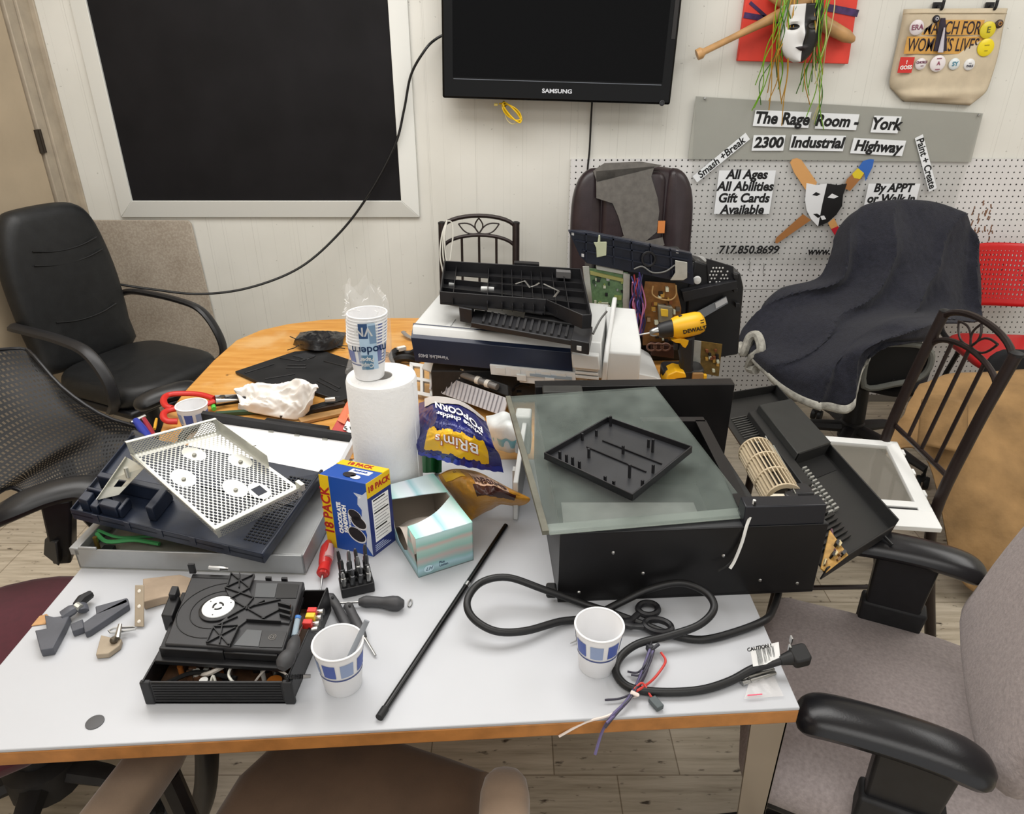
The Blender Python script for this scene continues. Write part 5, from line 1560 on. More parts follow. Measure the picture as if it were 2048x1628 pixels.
mb = MB(); mb.box((W_ / 2, D_ - .0008, Hb / 2), (W_, .0016, Hb)); mb.build('back_panel', TW, tb)
mb = MB(); mb.prism([(0, 0), (D_, 0), (D_, Hb), (D_ * .74, Hb), (D_ * .66, Hb * .35), (D_ * .55, .012), (D_ * .40, .010), (D_ * .28, Hb * .3), (D_ * .22, Hb)], 0, .0016, fr((0, 0, 0), (0, 1, 0), (1, 0, 0)))
mb.build('left_panel', TW, tb)
mb = MB().box((W_ / 2, D_ / 2, .0012), (W_, D_, .0016)); mb.build('bottom_panel', CARD, tb)
mb = MB().box((W_ - .0028, D_ / 2, Hb / 2), (.0012, D_ - .006, Hb - .004)); mb.box((W_ / 2, D_ - .0028, Hb / 2), (W_ - .004, .0012, Hb - .004)); mb.build('card_lining', CARD, tb)
cv = [tuple(p.xy) for p in smooth([(0, .22 * D_, 0), (W_ * .25, .24 * D_, 0), (W_ * .6, .33 * D_, 0), (W_, .52 * D_, 0)], 5)]
MB().prism([(0, 0)] + [(W_, 0)] + cv[::-1], Hb, Hb + .0015, T(0, 0, 0)).build('top_flap', TT, tb)
cv = [tuple(p.xy) for p in smooth([(0, .74 * D_, 0), (W_ * .3, .70 * D_, 0), (W_ * .65, .66 * D_, 0), (W_, .60 * D_, 0)], 5)]
MB().prism(cv + [(W_, D_), (0, D_)], Hb, Hb + .0015).build('top_flap', TT, tb)
tis = MB().grid(lambda u, v: V((.003 + (W_ - .008) * u, D_ * (.25 + .55 * v), .012 + .03 * sin(pi * v) * (1 - .4 * u) + .006 * sin(7 * u + 5 * v))), 14, 12)
tis.build('tissue', mt('beige_tissue', 'd3c8be', .9), tb)
Mx = fr((.020, -.0006, .014), (1, 0, 0), (0, -1, 0))
lg = MB().prism(circ(.0095, 24, ry=.0075), 0, .0004, ROOT[tb.name] @ Mx).build('logo_badge', mt('logo_pale', 'b9d4de', .5), tb, True)
text('LH', .010, ROOT[tb.name] @ Mx @ T(0, 0, .0005), lg, mt('print_navy', '2f4660', .6), shear=.4)
text('Plus\nLotion', .0065, ROOT[tb.name] @ fr((.040, -.0006, .016), (1, 0, 0), (0, -1, 0)), tb, MATS['print_navy'], align='LEFT')

# ---- paper towel roll and the sleeve of cups on it
RC = V((-.25, 1.25, TZ))
pr = thing('paper_towel_roll', 'tall white paper towel roll standing in the middle of the tables', 'paper towel', RC)
PT = mt('quilted_paper', 'e9e9e8', .85, var=.02, bump=.5, bscale=160, bdist=.002)
MB().lathe([(.0215, .002), (.066, .0), (.0672, .004), (.0672, .272), (.065, .279), (.058, .2805), (.0215, .2795), (.0215, .002)], 48, caps=False).build('sheet_layers', PT, pr)
MB().lathe([(.0205, .003), (.0215, .003), (.0215, .278), (.0205, .278), (.0205, .003)], 32, caps=False).build('cardboard_core', mt('core_card', '9a9187', .8), pr)
MB().tube([(.0672 * cos(a), .0672 * sin(a), z) for a, z in ((-.35, .004), (-.35, .276))], .0012, 6).build('sheet_edge', PT, pr)
SC_ = V((-.270, 1.245, RC.z + .2815))
proto = None
for k in range(10):
    M = T(SC_.x + .0006 * k, SC_.y, SC_.z + .0058 * k) @ RZ(1.2 + (0 if k else 0))
    if proto is None:
        paper_cup(M, 'white paper cup nested in the clear sleeve on the paper towel roll', H=.074, rt=.036, rb=.0265)
        proto = [o for o in COL.objects if o.name.startswith('paper_cup') and o.parent is None][-1]
        proto['group'] = 'paper cups nested in the clear sleeve'
    else: dup(proto, M)
CLR = mt('clear_film', 'f0f0ee', .08, alpha=.14, spec=.8)
sl = thing('plastic_sleeve', 'clear crinkled plastic sleeve around the stack of cups on the paper towel roll', 'plastic sleeve', SC_)
rr = random.Random(11)
def sleeve(u, v):
    a = 2 * pi * u
    r_ = .0395 + .003 * sin(3 * a + 2 * v) + .0015 * sin(11 * a + 9 * v)
    z = .004 + .172 * v
    if v < .18: r_ += .010 * (1 - v / .18) * (1 if cos(a) < -.3 or cos(a) > .6 else .1)
    if v > .72:
        f = (v - .72) / .28
        r_ *= 1 - .22 * f + .18 * f * sin(4 * a + 5 * f); z += .012 * f * sin(5 * a)
    return V((.003 + r_ * cos(a), r_ * sin(a), z))
MB().grid(sleeve, 60, 40).build('film', CLR, sl)
GLINT = mt('film_crinkle', 'f6f6f4', .15, alpha=.6)  # pale streaks painted as glints on the creases of the film
for k in range(30):
    a, v = rr.uniform(2.9, 6.3), rr.uniform(.62, .97)
    p = sleeve(a / (2 * pi) % 1, v) * 1.0
    d = V((rr.uniform(-.006, .006), -.002, rr.uniform(-.008, .010)))
    MB().tube([p - d * .6, p + d * .6], [.0011, .0004], 5).build('crinkle', GLINT, sl)
LB1, LB2 = mt('label_navy', '23446f', .45), mt('label_pale', 'a9c2d6', .45)
def sleeve_patch(a0, a1, z0, z1, m, nm, off=.0012):
    return MB().grid(lambda u, v: V((.003 + (.0405 + off) * cos(a0 + (a1 - a0) * u), (.0405 + off) * sin(a0 + (a1 - a0) * u), z0 + (z1 - z0) * v)), 10, 2).build(nm, m, sl)
A0 = -1.33
sleeve_patch(A0 - .42, A0 + .32, .030, .118, LB2, 'printed_label')
sleeve_patch(A0 - .42, A0 - .03, .090, .118, LB1, 'printed_square', .0018)
sleeve_patch(A0 + .02, A0 + .32, .080, .114, mt('label_steel', '6d8aa6', .45), 'printed_square', .0018)
sleeve_patch(A0 - .40, A0 + .10, .030, .058, mt('label_teal', '4e7590', .45), 'printed_square', .0018)
def wrap(p, z0, ac):
    a = ac - p.x / .042
    return (.003 + .0428 * cos(a), .0428 * sin(a), z0 - p.y)
for s_, sz, z0, ac, m in (('modern', .021, .068, A0 - .02, LB1), ('VN', .024, .104, A0 - .23, PAPERW), ('Cups\nPaper', .011, .044, A0 - .16, PAPERW)):
    text(s_, sz, ROOT[sl.name], sl, m, world=True, bold=.0004, warp=lambda p, z0=z0, ac=ac: wrap(p, z0, ac))

# ---- red snack box behind the roll
rb_ = thing('snack_box', 'red and orange snack box lying behind the paper towel roll', 'box', at(690, 880, z=TZ))
q = quad(at(702, 893, z=TZ + .03), at(735, 905, z=TZ + .03), at(745, 815, z=TZ + .09), at(706, 806, z=TZ + .09))
q = quad(at(662, 862, z=TZ + .045), at(705, 893, z=TZ + .02), at(740, 812, z=TZ + .07), at(695, 802, z=TZ + .09))
mb = MB(); qbox(mb, q, 0, 1, 0, 1, -.03, 0); mb.build('carton', mt('box_red', 'b83a34', .45), rb_, True, bevel=.001)
mb = MB(); qbox(mb, q, 0, .35, .35, 1, 0, .0006); mb.build('orange_panel', mt('box_orange', 'd8724c', .45), rb_, True)
mb = MB(); qbox(mb, q, .38, .98, .22, .46, 0, .0008); ar = mb.build('white_arrow', PAPERW, rb_, True)
Mx = fr(q(.62, .34, .0012), q(1, .6) - q(0, .1), q(0, 0, 1) - q(0, 0))
text('5 ml', .016, Mx, ar, INK, bold=.0003)
text('Toast', .018, fr(q(.6, .66, .0012), q(1, .7) - q(0, .3), q(0, 0, 1) - q(0, 0)), rb_, mt('print_orange', 'e79a63', .5), bold=.0004)

# ---- popcorn bag
def ps(x): return max(0., sin(pi * x))
FOILB = mt('navy_foil', '1c2168', .26, .08, var=.3, scale=18, bump=.5, bscale=26, bdist=.008)
PB_ = thing('popcorn_bag', 'crumpled navy blue popcorn bag with yellow splash lettering upside down', 'snack bag', at(915, 900, z=.82))
rows = [[(838, 806, .86), (872, 797, .90), (925, 808, .915), (972, 842, .88)],
        [(836, 838, .885), (876, 826, .945), (928, 835, .955), (982, 872, .90)],
        [(832, 872, .885), (874, 862, .94), (930, 868, .955), (988, 893, .90)],
        [(822, 892, .865), (872, 890, .915), (932, 897, .925), (1000, 912, .865)],
        [(817, 905, .84), (866, 916, .875), (928, 932, .875), (1007, 945, .82)]]
fp = cushion_grid([[at(a, b, z=c_) for a, b, c_ in r_] for r_ in rows], 4, 4)
def pop(u, v):
    n_ = V((0, -.7, .7)); e = (ps(u) * ps(min(1, v * 1.05))) ** .5
    return fp(u, v) + n_ * e * (.011 * crk((u * 3, v * 3, 0), 1.) + .006 * crk((u * 8, v * 7, 3), 1.) + .0025 * crk((u * 19, v * 17, 7), 1.) - .004)
MB().grid(pop, 90, 74).build('foil_front', FOILB, PB_, True)
MB().grid(lambda u, v: pop(u, v) + V((0, .06, -.045)) * (ps(u) ** .6 * ps(v) ** .6), 24, 20).build('foil_back', FOILB, PB_, True)
MB().grid(lambda u, v: pop(.12 + .86 * u, -.03 + .15 * v * (1 - .5 * u)) + V((0, -.002, .003)), 24, 4).build('torn_edge', mt('foil_inside', 'cfc9c4', .35, .2), PB_, True)
MB().grid(lambda u, v: pop(u, .93 + .08 * v) + V((0, -.001, .0015 + .0015 * sin(60 * u))), 60, 3).build('crimped_seal', mt('bright_blue_foil', '2f3fae', .2, .4), PB_, True)
YS = mt('splash_yellow', 'e3b31e', .35)
rr = random.Random(4)
jag = [rr.uniform(-.035, .035) for _ in range(40)]
def splash(u, v):
    uu = .20 + .68 * u; top = .47 + .06 * u + jag[int(u * 30)] * .9; bot = .86 + .06 * u + jag[int(u * 30) + 5] * .6
    return pop(uu, top + (bot - top) * v) + V((0, -.0022, .0022))
MB().grid(splash, 60, 30).build('yellow_splash', YS, PB_, True)
def on_pop(u0, v0, ku, kv, off=.004, skew=0.):
    def f(p): return pop(min(1, max(0, u0 - p.x * ku)), min(1, max(0, v0 + p.y * kv - p.x * skew))) + V((0, -off, off))
    return f
for s_, sz, u0, v0, m, b in (("BRim's", .38, .56, .70, mt('splash_outline', 'c4622a', .5), .02), ("BRim's", .38, .56, .70, PAPERW, .004)):
    text(s_, sz, Matrix(), PB_, m, bold=b, ext=0.0, warp=on_pop(u0, v0, .46, .60, .005 if b > .01 else .0065, .08), world=True)
text('POPCORN', .2, Matrix(), PB_, PAPERW, bold=.006, ext=0, warp=on_pop(.60, .21, .62, .72, .005, .16))
text('white cheddar', .17, Matrix(), PB_, PAPERW, bold=.004, ext=0, warp=on_pop(.60, .335, .56, .56, .005, .12))
text('naturally flavored', .12, Matrix(), PB_, mt('print_lilac', '8d93c4', .5), bold=.0, ext=0, warp=on_pop(.60, .445, .44, .45, .005, .10))
# ---- pretzel bag
FOILG = mt('golden_foil', 'b8822f', .34, .05, var=.25, scale=16, bump=.5, bscale=24, bdist=.008)
SB = thing('pretzel_bag', 'golden brown crumpled pretzel bag lying beside the tissue box', 'snack bag', at(965, 1000, z=.78))
rows = [[(876, 950, .80), (905, 938, .83), (950, 942, .83), (985, 958, .81), (1040, 988, .79)],
        [(886, 968, .80), (925, 958, .85), (965, 962, .86), (1000, 972, .84), (1060, 997, .80)],
        [(905, 992, .78), (940, 988, .835), (972, 990, .85), (1008, 992, .83), (1052, 1008, .785)],
        [(922, 1016, .762), (950, 1012, .80), (975, 1008, .81), (1005, 1005, .80), (1036, 1012, .77)],
        [(936, 1044, .748), (950, 1036, .755), (975, 1022, .755), (1005, 1008, .765), (1030, 1010, .765)]]
fs = cushion_grid([[at(a, b, z=c_) for a, b, c_ in r_] for r_ in rows], 4, 4)
def prz(u, v):
    e = (ps(u) * ps(v)) ** .5
    return fs(u, v) + V((0, -.6, .8)) * e * (.012 * crk((u * 3, v * 2.5, 11), 1.) + .006 * crk((u * 8, v * 7, 13), 1.) + .0025 * crk((u * 19, v * 17, 17), 1.) - .004)
MB().grid(prz, 84, 64).build('foil_front', FOILG, SB, True)
MB().grid(lambda u, v: prz(u, v) + V((0, .04, -.035)) * (ps(u) ** .6 * ps(v) ** .6), 20, 16).build('foil_back', FOILG, SB, True)
BRN = mt('brown_print', '3a1d18', .3)
MB().grid(lambda u, v: prz(.34 + .54 * u, .36 + .22 * v) + V((0, -.0022, .0022)), 20, 6).build('brown_band', BRN, SB, True)
MB().grid(lambda u, v: prz(.38 + .44 * u, .10 + .25 * v) + V((0, -.0020, .0020)), 20, 6).build('pale_panel', mt('pale_pink_print', 'c9a58c', .35), SB, True)
MB().grid(lambda u, v: prz(.05 + .25 * u, .04 + .2 * v) + V((0, -.0020, .0020)), 10, 6).build('yellow_panel', YS, SB, True)
def on_prz(u0, v0, ku, kv, off=.004): return lambda p: prz(min(1, max(0, u0 - p.x * ku)), min(1, max(0, v0 + p.y * kv))) + V((0, -off, off))
text("SNYDER'S", .22, Matrix(), SB, BRN, bold=.008, ext=0, warp=on_prz(.60, .23, .44, .85))
text('of', .12, Matrix(), SB, BRN, bold=.002, ext=0, warp=on_prz(.62, .12, .4, .5))
text('JT', .14, Matrix(), SB, BRN, bold=.002, ext=0, warp=on_prz(.22, .1, .4, .6))
# ---- clear plastic bag with pale contents, and a green wrapper
cbg = thing('plastic_bag', 'crumpled clear plastic bag with turquoise print between the popcorn bag and the heater', 'bag', at(1015, 890, z=TZ))
rows = [[(972, 832, .80), (1005, 825, .82), (1035, 832, .82), (1060, 845, .79)], [(975, 855, .80), (1005, 850, .84), (1038, 855, .84), (1065, 870, .79)], [(982, 880, .77), (1010, 885, .80), (1040, 888, .80), (1062, 890, .77)], [(990, 895, .745), (1012, 905, .75), (1040, 905, .75), (1060, 900, .745)]]
fc_ = cushion_grid([[at(a, b, z=c_) for a, b, c_ in r_] for r_ in rows], 4, 4)
MB().grid(lambda u, v: fc_(u, v) + V((0, -.5, .8)) * (.006 * sin(13 * u + 7 * v) * sin(11 * v - 4 * u)), 26, 22).build('film', mt('cloudy_film', 'd9dfdf', .2, alpha=.9, var=.1), cbg, True)
MB().grid(lambda u, v: fc_(.05 + .8 * u, .62 + .2 * v) + V((0, -.003, .004 + .003 * sin(20 * u))), 24, 4).build('turquoise_print', mt('turquoise_print', '6fb3bd', .35, alpha=.85), cbg, True)
gw = MB().grid(lambda u, v: at(842 + 40 * u, 905 + 40 * v, z=.80 - .05 * v + .01 * sin(6 * u)), 8, 8)
solo(gw, 'green_wrapper', mt('green_foil', '1f6a35', .35), 'small dark green wrapper between the paper towel roll and the popcorn bag', 'wrapper', solid=.004)

# ================================================================ disc player taken apart
dp = thing('disc_player', 'black disc player opened up with its drive on top at the near left', 'disc player', (-.415, .815, TZ))
q = quad((-.517, .725, TZ), (-.312, .725, TZ), (-.300, .915, TZ), (-.520, .912, TZ))
PBL = mt('player_black', '151517', .4, .1, var=.25, scale=30)
mb = MB(); qbox(mb, q, 0, 1, 0, 1, .001, .004); mb.build('base_plate', PBL, dp, True)
mb = MB(); qbox(mb, q, 0, 1, 0, .02, .001, .042); fp_ = mb.build('front_panel', PBL, dp, True, bevel=.001)
for k in range(7):
    mb = MB(); qbox(mb, q, .06, .94, -.004, 0, .007 + .005 * k, .0095 + .005 * k); mb.build('groove', mt('rib_black', '0c0c0d', .35), fp_, True)
for u in (-.02, .95):
    mb = MB(); qbox(mb, q, u, u + .07, -.008, .03, .0, .043); mb.build('corner_block', mt('corner_grey_black', '202123', .5), dp, True, bevel=.002)
mb = MB(); qbox(mb, q, 0, .012, 0, 1, .001, .045); mb.build('side_wall', PBL, dp, True)
mb = MB(); qbox(mb, q, .985, 1, 0, 1, .001, .050); mb.build('side_wall', PBL, dp, True, bevel=.001)
mb = MB(); qbox(mb, q, .0, 1, .985, 1, .001, .045); mb.build('rear_wall', PBL, dp, True)
mb = MB(); qbox(mb, q, .02, .98, .03, .98, .006, .008); pcb = mb.build('circuit_board', mt('brown_board', '4a3322', .5, var=.4, scale=80), dp, True)
rr = random.Random(6)
cm = [BLK, mt('comp_white', 'cfcdc6', .5), mt('comp_orange', 'a5622a', .5), mt('comp_brown', '5a3d2a', .5), STEEL]
for k in range(26):
    mb = MB(); u, v = rr.uniform(.05, .92), rr.uniform(.03, .30)
    if k % 3: qbox(mb, q, u, u + rr.uniform(.03, .09), v, v + rr.uniform(.02, .06), .008, rr.uniform(.013, .03))
    else: mb.cyl(q(u, v + .03, .017), rr.uniform(.003, .006), .02, 12)
    mb.build('component', cm[k % 5], dp, True)
for pts, m, r_ in (([(.30, .2, .02), (.4, .12, .035), (.52, .2, .04), (.62, .3, .045)], mt('grey_ribbon', 'b3aca4', .6), .0035), ([(.62, .30, .045), (.55, .14, .04), (.58, .06, .035), (.66, .05, .02)], MATS['white_cord'], .002), ([(.7, .05, .02), (.8, .14, .04), (.92, .1, .043), (1.0, .05, .04)], MATS['grey_ribbon'], .0016),
                   ([(.42, .04, .02), (.44, .1, .035), (.47, .06, .025)], MATS['white_cord'], .0018), ([(.72, .3, .05), (.82, .22, .05), (.9, .26, .05)], CORD, .004), ([(.1, .1, .02), (.3, .16, .03), (.6, .1, .03)], CORD, .0035)):
    MB().tube(smooth([q(*p) for p in pts], 6), r_, 6).build('ribbon_lead' if r_ > .003 else 'lead', m, dp, True)
MB().cyl(q(.87, .07, .02), .011, .022, 16).build('coil', mt('copper_coil', '9a5a1e', .4, .3), dp, True)
MB().cyl(q(.39, .06, .02), .006, .03, 14).build('capacitor', mt('cap_white', 'c8c8c6', .4), dp, True)
# drive unit
def dpx(cx, cy, z=.812): return at(270 + cx / 4.995, 1120 + cy / 4.997, z=z)
dv = quad(dpx(290, 838), dpx(1480, 905), dpx(1690, 215), dpx(560, 172))
mb = MB(); qbox(mb, dv, 0, 1, 0, 1, -.016, 0); dr_ = mb.build('drive_tray', mt('tray_black', '28282a', .45, var=.15), dp, True, bevel=.002)
mb = MB(); qbox(mb, dv, -.08, 1.0, -.10, .9, -.026, -.019); mb.build('drive_frame', PBL, dp, True, bevel=.001)
nD = dv(0, 0, 1) - dv(0, 0)
cD = dpx(838, 492)
fD = fr(cD, dv(1, .5) - dv(0, .5), nD)
ZM = mt('groove_line', '0d0d0e', .4)
for r_ in (.060, .041):
    MB().tube([fD @ V((r_ * cos(a), r_ * sin(a), .0004)) for a in [pi * .42 + pi * 1.2 * k / 30 for k in range(31)]], .0008, 6).build('groove', ZM, dr_, True)
MB().lathe([(.0285, 0), (.0285, .003), (.026, .004)], 32, fD).build('clamp_ring', PBL, dr_, True)
pk = MB().lathe([(.0235, .004), (.0235, .0055), (.0225, .006), (.0005, .006)], 36, fD).build('clamp_disc', mt('disc_white', 'dcdedd', .4), dr_, True)
for k in range(3):
    a = 2 * pi * k / 3
    MB().tube([fD @ V((.0072 * cos(a + t_), .0072 * sin(a + t_), .0063)) for t_ in [.2 + .25 * i for i in range(7)]], .0014, 6).build('disc_slot', ZM, pk, True)
for k in range(3):
    a = 2 * pi * k / 3 + .5
    MB().lathe([(.0012, .006), (.0008, .0064)], 8, fD @ T(.0185 * cos(a), .0185 * sin(a), 0)).build('disc_dot', ZM, pk, True)
web = [(965, 150), (1195, 165), (1145, 320), (1185, 390), (1480, 420), (1580, 470), (1545, 650), (1460, 640), (1120, 620), (1040, 680), (950, 880), (715, 850), (790, 690), (950, 560), (960, 420), (905, 300)]
WBM = mt('web_black', '2b2b2d', .42)
MB().prism([(lambda p: (p.x, p.y))(fD.inverted() @ dpx(*p)) for p in web], .0, .0035, fD).build('ribbed_web', WBM, dr_, True, bevel=.0006)
def rib_(a, b, h=.0065, w_=.0016): return MB().bar(fD @ ((fD.inverted() @ dpx(*a)) + V((0, 0, h / 2))), fD @ ((fD.inverted() @ dpx(*b)) + V((0, 0, h / 2))), w_, h, nD)
for a, b in (((965, 155), (1145, 300)), ((1190, 170), (930, 290)), ((1050, 155), (1045, 300)), ((905, 300), (1190, 400)), ((1140, 310), (960, 410)), ((960, 410), (1110, 500)), ((1110, 500), (1190, 400)), ((1110, 500), (1460, 420)), ((1110, 500), (1300, 610)), ((1300, 430), (1110, 520)),
             ((1450, 520), (1270, 615)), ((1110, 500), (930, 600)), ((790, 690), (1030, 680)), ((1030, 590), (780, 700)), ((790, 700), (940, 870)), ((1010, 700), (730, 850)), ((880, 660), (850, 860)), ((965, 155), (925, 290)), ((1195, 170), (1145, 310)), ((1040, 690), (955, 870)), ((1120, 620), (1460, 640)), ((720, 850), (790, 690))):
    rib_(a, b).build('rib', PBL, dr_, True)
for poly, m in (([(1215, 235), (1425, 240), (1395, 380), (1195, 375)], mt('window_grey', '4a4c4e', .35)), ([(1430, 240), (1640, 250), (1610, 385), (1405, 385)], mt('window_black', '1b1b1c', .3)), ([(1120, 700), (1270, 710), (1235, 870), (990, 855)], MATS['window_grey']), ([(1275, 710), (1520, 720), (1470, 880), (1240, 875)], MATS['window_black'])):
    MB().prism([(lambda p: (p.x, p.y))(fD.inverted() @ dpx(*p)) for p in poly], .0, .0012, fD).build('window', m, dr_, True)
text('@', .012, fD @ T(*((fD.inverted() @ dpx(1375, 775)) + V((0, 0, .0015)))), dr_, mt('scribble_grey', '6d6a66', .7), 'scribble')
for k in range(3):
    a = dpx(1440 + 8 * k, 470 + 55 * k); b = dpx(1560, 500 + 55 * k)
    MB().bar(a + nD.normalized() * .005, b + nD.normalized() * .005, .003, .010, nD).build('gear_tooth', PBL, dr_, True)
mb = MB(); qbox(mb, dv, -.04, .5, -.04, .0, -.024, -.004); mb.build('slide_rail', PBL, dr_, True, bevel=.001)
mb = MB(); qbox(mb, dv, .5, .95, -.03, .0, -.018, -.006); mb.build('slide_rail', PBL, dr_, True, bevel=.001)
mb = MB(); qbox(mb, dv, 0, .35, 1., 1.06, -.014, .0); mb.build('rear_bracket', PBL, dr_, True, bevel=.001)
for u in (.66, .80):
    mb = MB(); qbox(mb, dv, u, u + .05, 1., 1.03, -.010, .004); mb.build('clip', PBL, dr_, True)
mb = MB(); qbox(mb, dv, -.14, -.04, .42, .72, -.036, -.004); mb.build('side_block', PBL, dp, True, bevel=.002)
mb = MB(); qbox(mb, dv, -.12, -.06, .66, .80, -.010, .006); mb.build('side_clip', BLK, dp, True, bevel=.001)
MB().box(dpx(570, 85, .82), (.010, .004, .018)).build('tab', PBL, dp, True)
MB().tube([dpx(740, 75, .822), dpx(850, 85, .82), dpx(925, 90, .815)], [.004, .005, .003], 8).build('motor_lead', STEEL, dp, True)
# sockets on the right wall
for (cx, cy), col in zip(((1770, 520), (1755, 575), (1725, 640)), ('c8312b', 'dbb723', 'c8312b')):
    c_ = dpx(cx, cy, .792)
    MB().box(c_, (.014, .010, .012)).build('av_socket', mt('socket_' + col, col, .4), dp, True, bevel=.001)
for cx, cy in ((1855, 520), (1835, 580), (1815, 640), (1800, 695)):
    MB().lathe([(.003, 0), (.0052, 0), (.0052, .009), (.003, .009)], 14, T(*dpx(cx, cy, .787)) @ RY(R(80)) @ T(0, 0, -.004)).build('jack_ring', STEEL, dp, True)

# ---- hand tools
DGR = mt('grey_grip', '3a3a3c', .55)
def screwdriver(name, label, pts_h, rad, pts_s, m, rs=.0022, bands=None):
    t = thing(name, label, 'screwdriver', pts_h[0])
    ps = smooth(pts_h, 4); n = len(ps)
    rads = []
    for i in range(n):
        x = i / (n - 1) * (len(rad) - 1); k = min(int(x), len(rad) - 2)
        rads.append(rad[k] + (rad[k + 1] - rad[k]) * (x - k))
    MB().tube(ps, rads, 14).build('handle', m, t, True)
    MB().tube(pts_s, [rs] * (len(pts_s) - 1) + [rs * .6], 10).build('shaft', STEEL, t, True)
    return t
RC_ = mt('clear_red_handle', 'c03230', .2, trans=.15)
s1 = screwdriver('screwdriver', 'red and clear handled screwdriver beside the cookie box', [at(657, 1084, z=TZ + .016), at(653, 1110, z=TZ + .014), at(648, 1138, z=TZ + .012), at(645, 1150, z=TZ + .011)], [.006, .0125, .013, .012, .0085, .0105, .008], [at(645, 1150, z=TZ + .011), at(640, 1195, z=TZ + .006)], RC_)
MB().tube([at(651, 1128, z=TZ + .013), at(646, 1146, z=TZ + .012)], [.0098, .0115], 14).build('collar', mt('solid_red', 'bf2420', .35), s1, True)
MB().tube([at(659, 1092, z=TZ + .019), at(656, 1118, z=TZ + .018)], [.0075, .0095], 12).build('clear_stripe', mt('clear_handle', 'd9b3b3', .12, alpha=.7), s1, True)
screwdriver('screwdriver', 'dark grey handled screwdriver lying in front of the bit holder', [at(808, 1207, z=TZ + .012), at(790, 1207, z=TZ + .012), at(765, 1205, z=TZ + .011), at(738, 1203, z=TZ + .011), at(718, 1204, z=TZ + .010)], [.006, .0125, .0125, .009, .009, .010, .006], [at(718, 1204, z=TZ + .010), at(668, 1207, z=TZ + .006)], DGR)
screwdriver('screwdriver', 'dark grey screwdriver lying in the right side of the opened disc player', [dpx(1465, 1085, .812), dpx(1500, 1010, .815), dpx(1560, 920, .815), dpx(1590, 830, .812), dpx(1610, 775, .808)], [.007, .0115, .012, .0085, .0095, .008, .005], [dpx(1610, 775, .808), dpx(1690, 620, .79)], DGR)
for nm, lab, a in (('left', 'left of the two grey folding drivers leaning between the disc player and the bit holder', ((657, 1190, .012), (672, 1210, .010), (692, 1248, .008), (712, 1280, .007))), ('right', 'right of the two grey folding drivers with its thin shaft pointing at the paper cup', ((694, 1208, .012), (704, 1226, .010), (720, 1258, .008), (729, 1275, .007)))):
    p = [at(x, y, z=TZ + z) for x, y, z in a]
    t = thing('folding_driver', lab, 'screwdriver', p[0], group=None)
    MB().tube(smooth(p, 5), [.005, .0085, .0085, .008, .008, .0075, .0075, .008, .008, .008, .0075, .007, .006, .0055, .005, .004], 10, flat=.8).build('handle', DGR, t, True)
    if nm == 'right': MB().tube([p[-1], at(751, 1311, z=TZ + .004)], [.0022, .0018], 8).build('shaft', STEEL, t, True)
    MB().lathe([(.0025, 0), (.0025, .001)], 10, T(*(p[0].lerp(p[1], .6) + V((0, 0, .0075))))).build('hanging_hole', INK, t, True)
mb = MB().tube([at(820, 1206, z=TZ + .002) + V((.003 * cos(a), .009 * sin(a), .0)) for a in [2 * pi * k / 16 for k in range(16)]], .0012, 6, closed=True)
solo(mb, 'steel_ring', STEEL, 'small thin steel ring on the table to the right of the dark grey screwdriver', 'ring')
mb = MB().tube([dpx(1630, 570, .81), dpx(1590, 760, .80)], .0045, 10)
pn_ = thing('pen', 'clear pen with a blue tip lying in the opened disc player', 'pen', dpx(1610, 660, .80))
mb.build('barrel', mt('clear_barrel', 'a9b9c4', .15, alpha=.7), pn_, True)
MB().tube([dpx(1632, 562, .811), dpx(1626, 590, .8095)], .0048, 10).build('blue_tip', mt('pen_blue', '3d74b8', .4), pn_, True)
mb = MB().tube(smooth([dpx(1500, 1165, .79), dpx(1560, 1172, .785), dpx(1640, 1165, .775), dpx(1680, 1165, .775)], 6), [.0024 + .0012 * (k % 2) for k in range(19)], 8)
al = thing('antenna_lead', 'short black ribbed lead with a silver tip sticking out of the disc player', 'lead', dpx(1600, 1165, .78))
mb.build('lead', CORD, al, True)
MB().tube([dpx(1680, 1165, .775), dpx(1755, 1162, .773)], [.003, .0025], 8).build('silver_tip', STEEL, al, True)
# bit holder and its bits
BH = thing('bit_holder', 'black plastic driver bit holder standing in front of the cookie box', 'bit holder', (-.262, .965, TZ))
e1 = V((.053, .019, 0)); e2 = V((-.019, .053, 0)).normalized() * .036
o = V((-.288, .943, TZ))
q = quad(o, o + e1, o + e1 + e2, o + e2)
mb = MB(); qbox(mb, q, 0, 1, 0, 1, 0, .020); mb.build('base', BLK, BH, True, bevel=.002)
for v in (.08, .42, .76):
    mb = MB()
    for k in range(4): qbox(mb, q, .04 + .245 * k, .20 + .245 * k, v, v + .2, .018, .030 + .022 * v)
    for k in range(5): pass
    qbox(mb, q, .02, .98, v + .02, v + .18, .010, .020 + .014 * v); mb.build('socket_row', BLKM, BH, True, bevel=.001)
rr = random.Random(9)
BITS = ['nearest row', 'middle row', 'back row']
DKST = mt('dark_steel_bit', '5f6062', .3, .9)
for j, v in enumerate((.16, .50, .84)):
    for k in range(4):
        b0 = q(.12 + .245 * k, v, .024); b1 = q(.12 + .245 * k + rr.uniform(-.05, .05), v + rr.uniform(-.05, .05), .050 + .012 * j + rr.uniform(0, .008))
        mb = MB().tube([b0, b0.lerp(b1, .55), b0.lerp(b1, .58), b0.lerp(b1, .85), b1], [.0044, .0044, .0032, .0034, .0020], 6)
        solo(mb, 'driver_bit', DKST if (k + j) % 3 else STEEL, 'short steel driver bit standing in the %s of the bit holder' % BITS[j], 'bit', 'bits in the %s of the holder' % BITS[j])

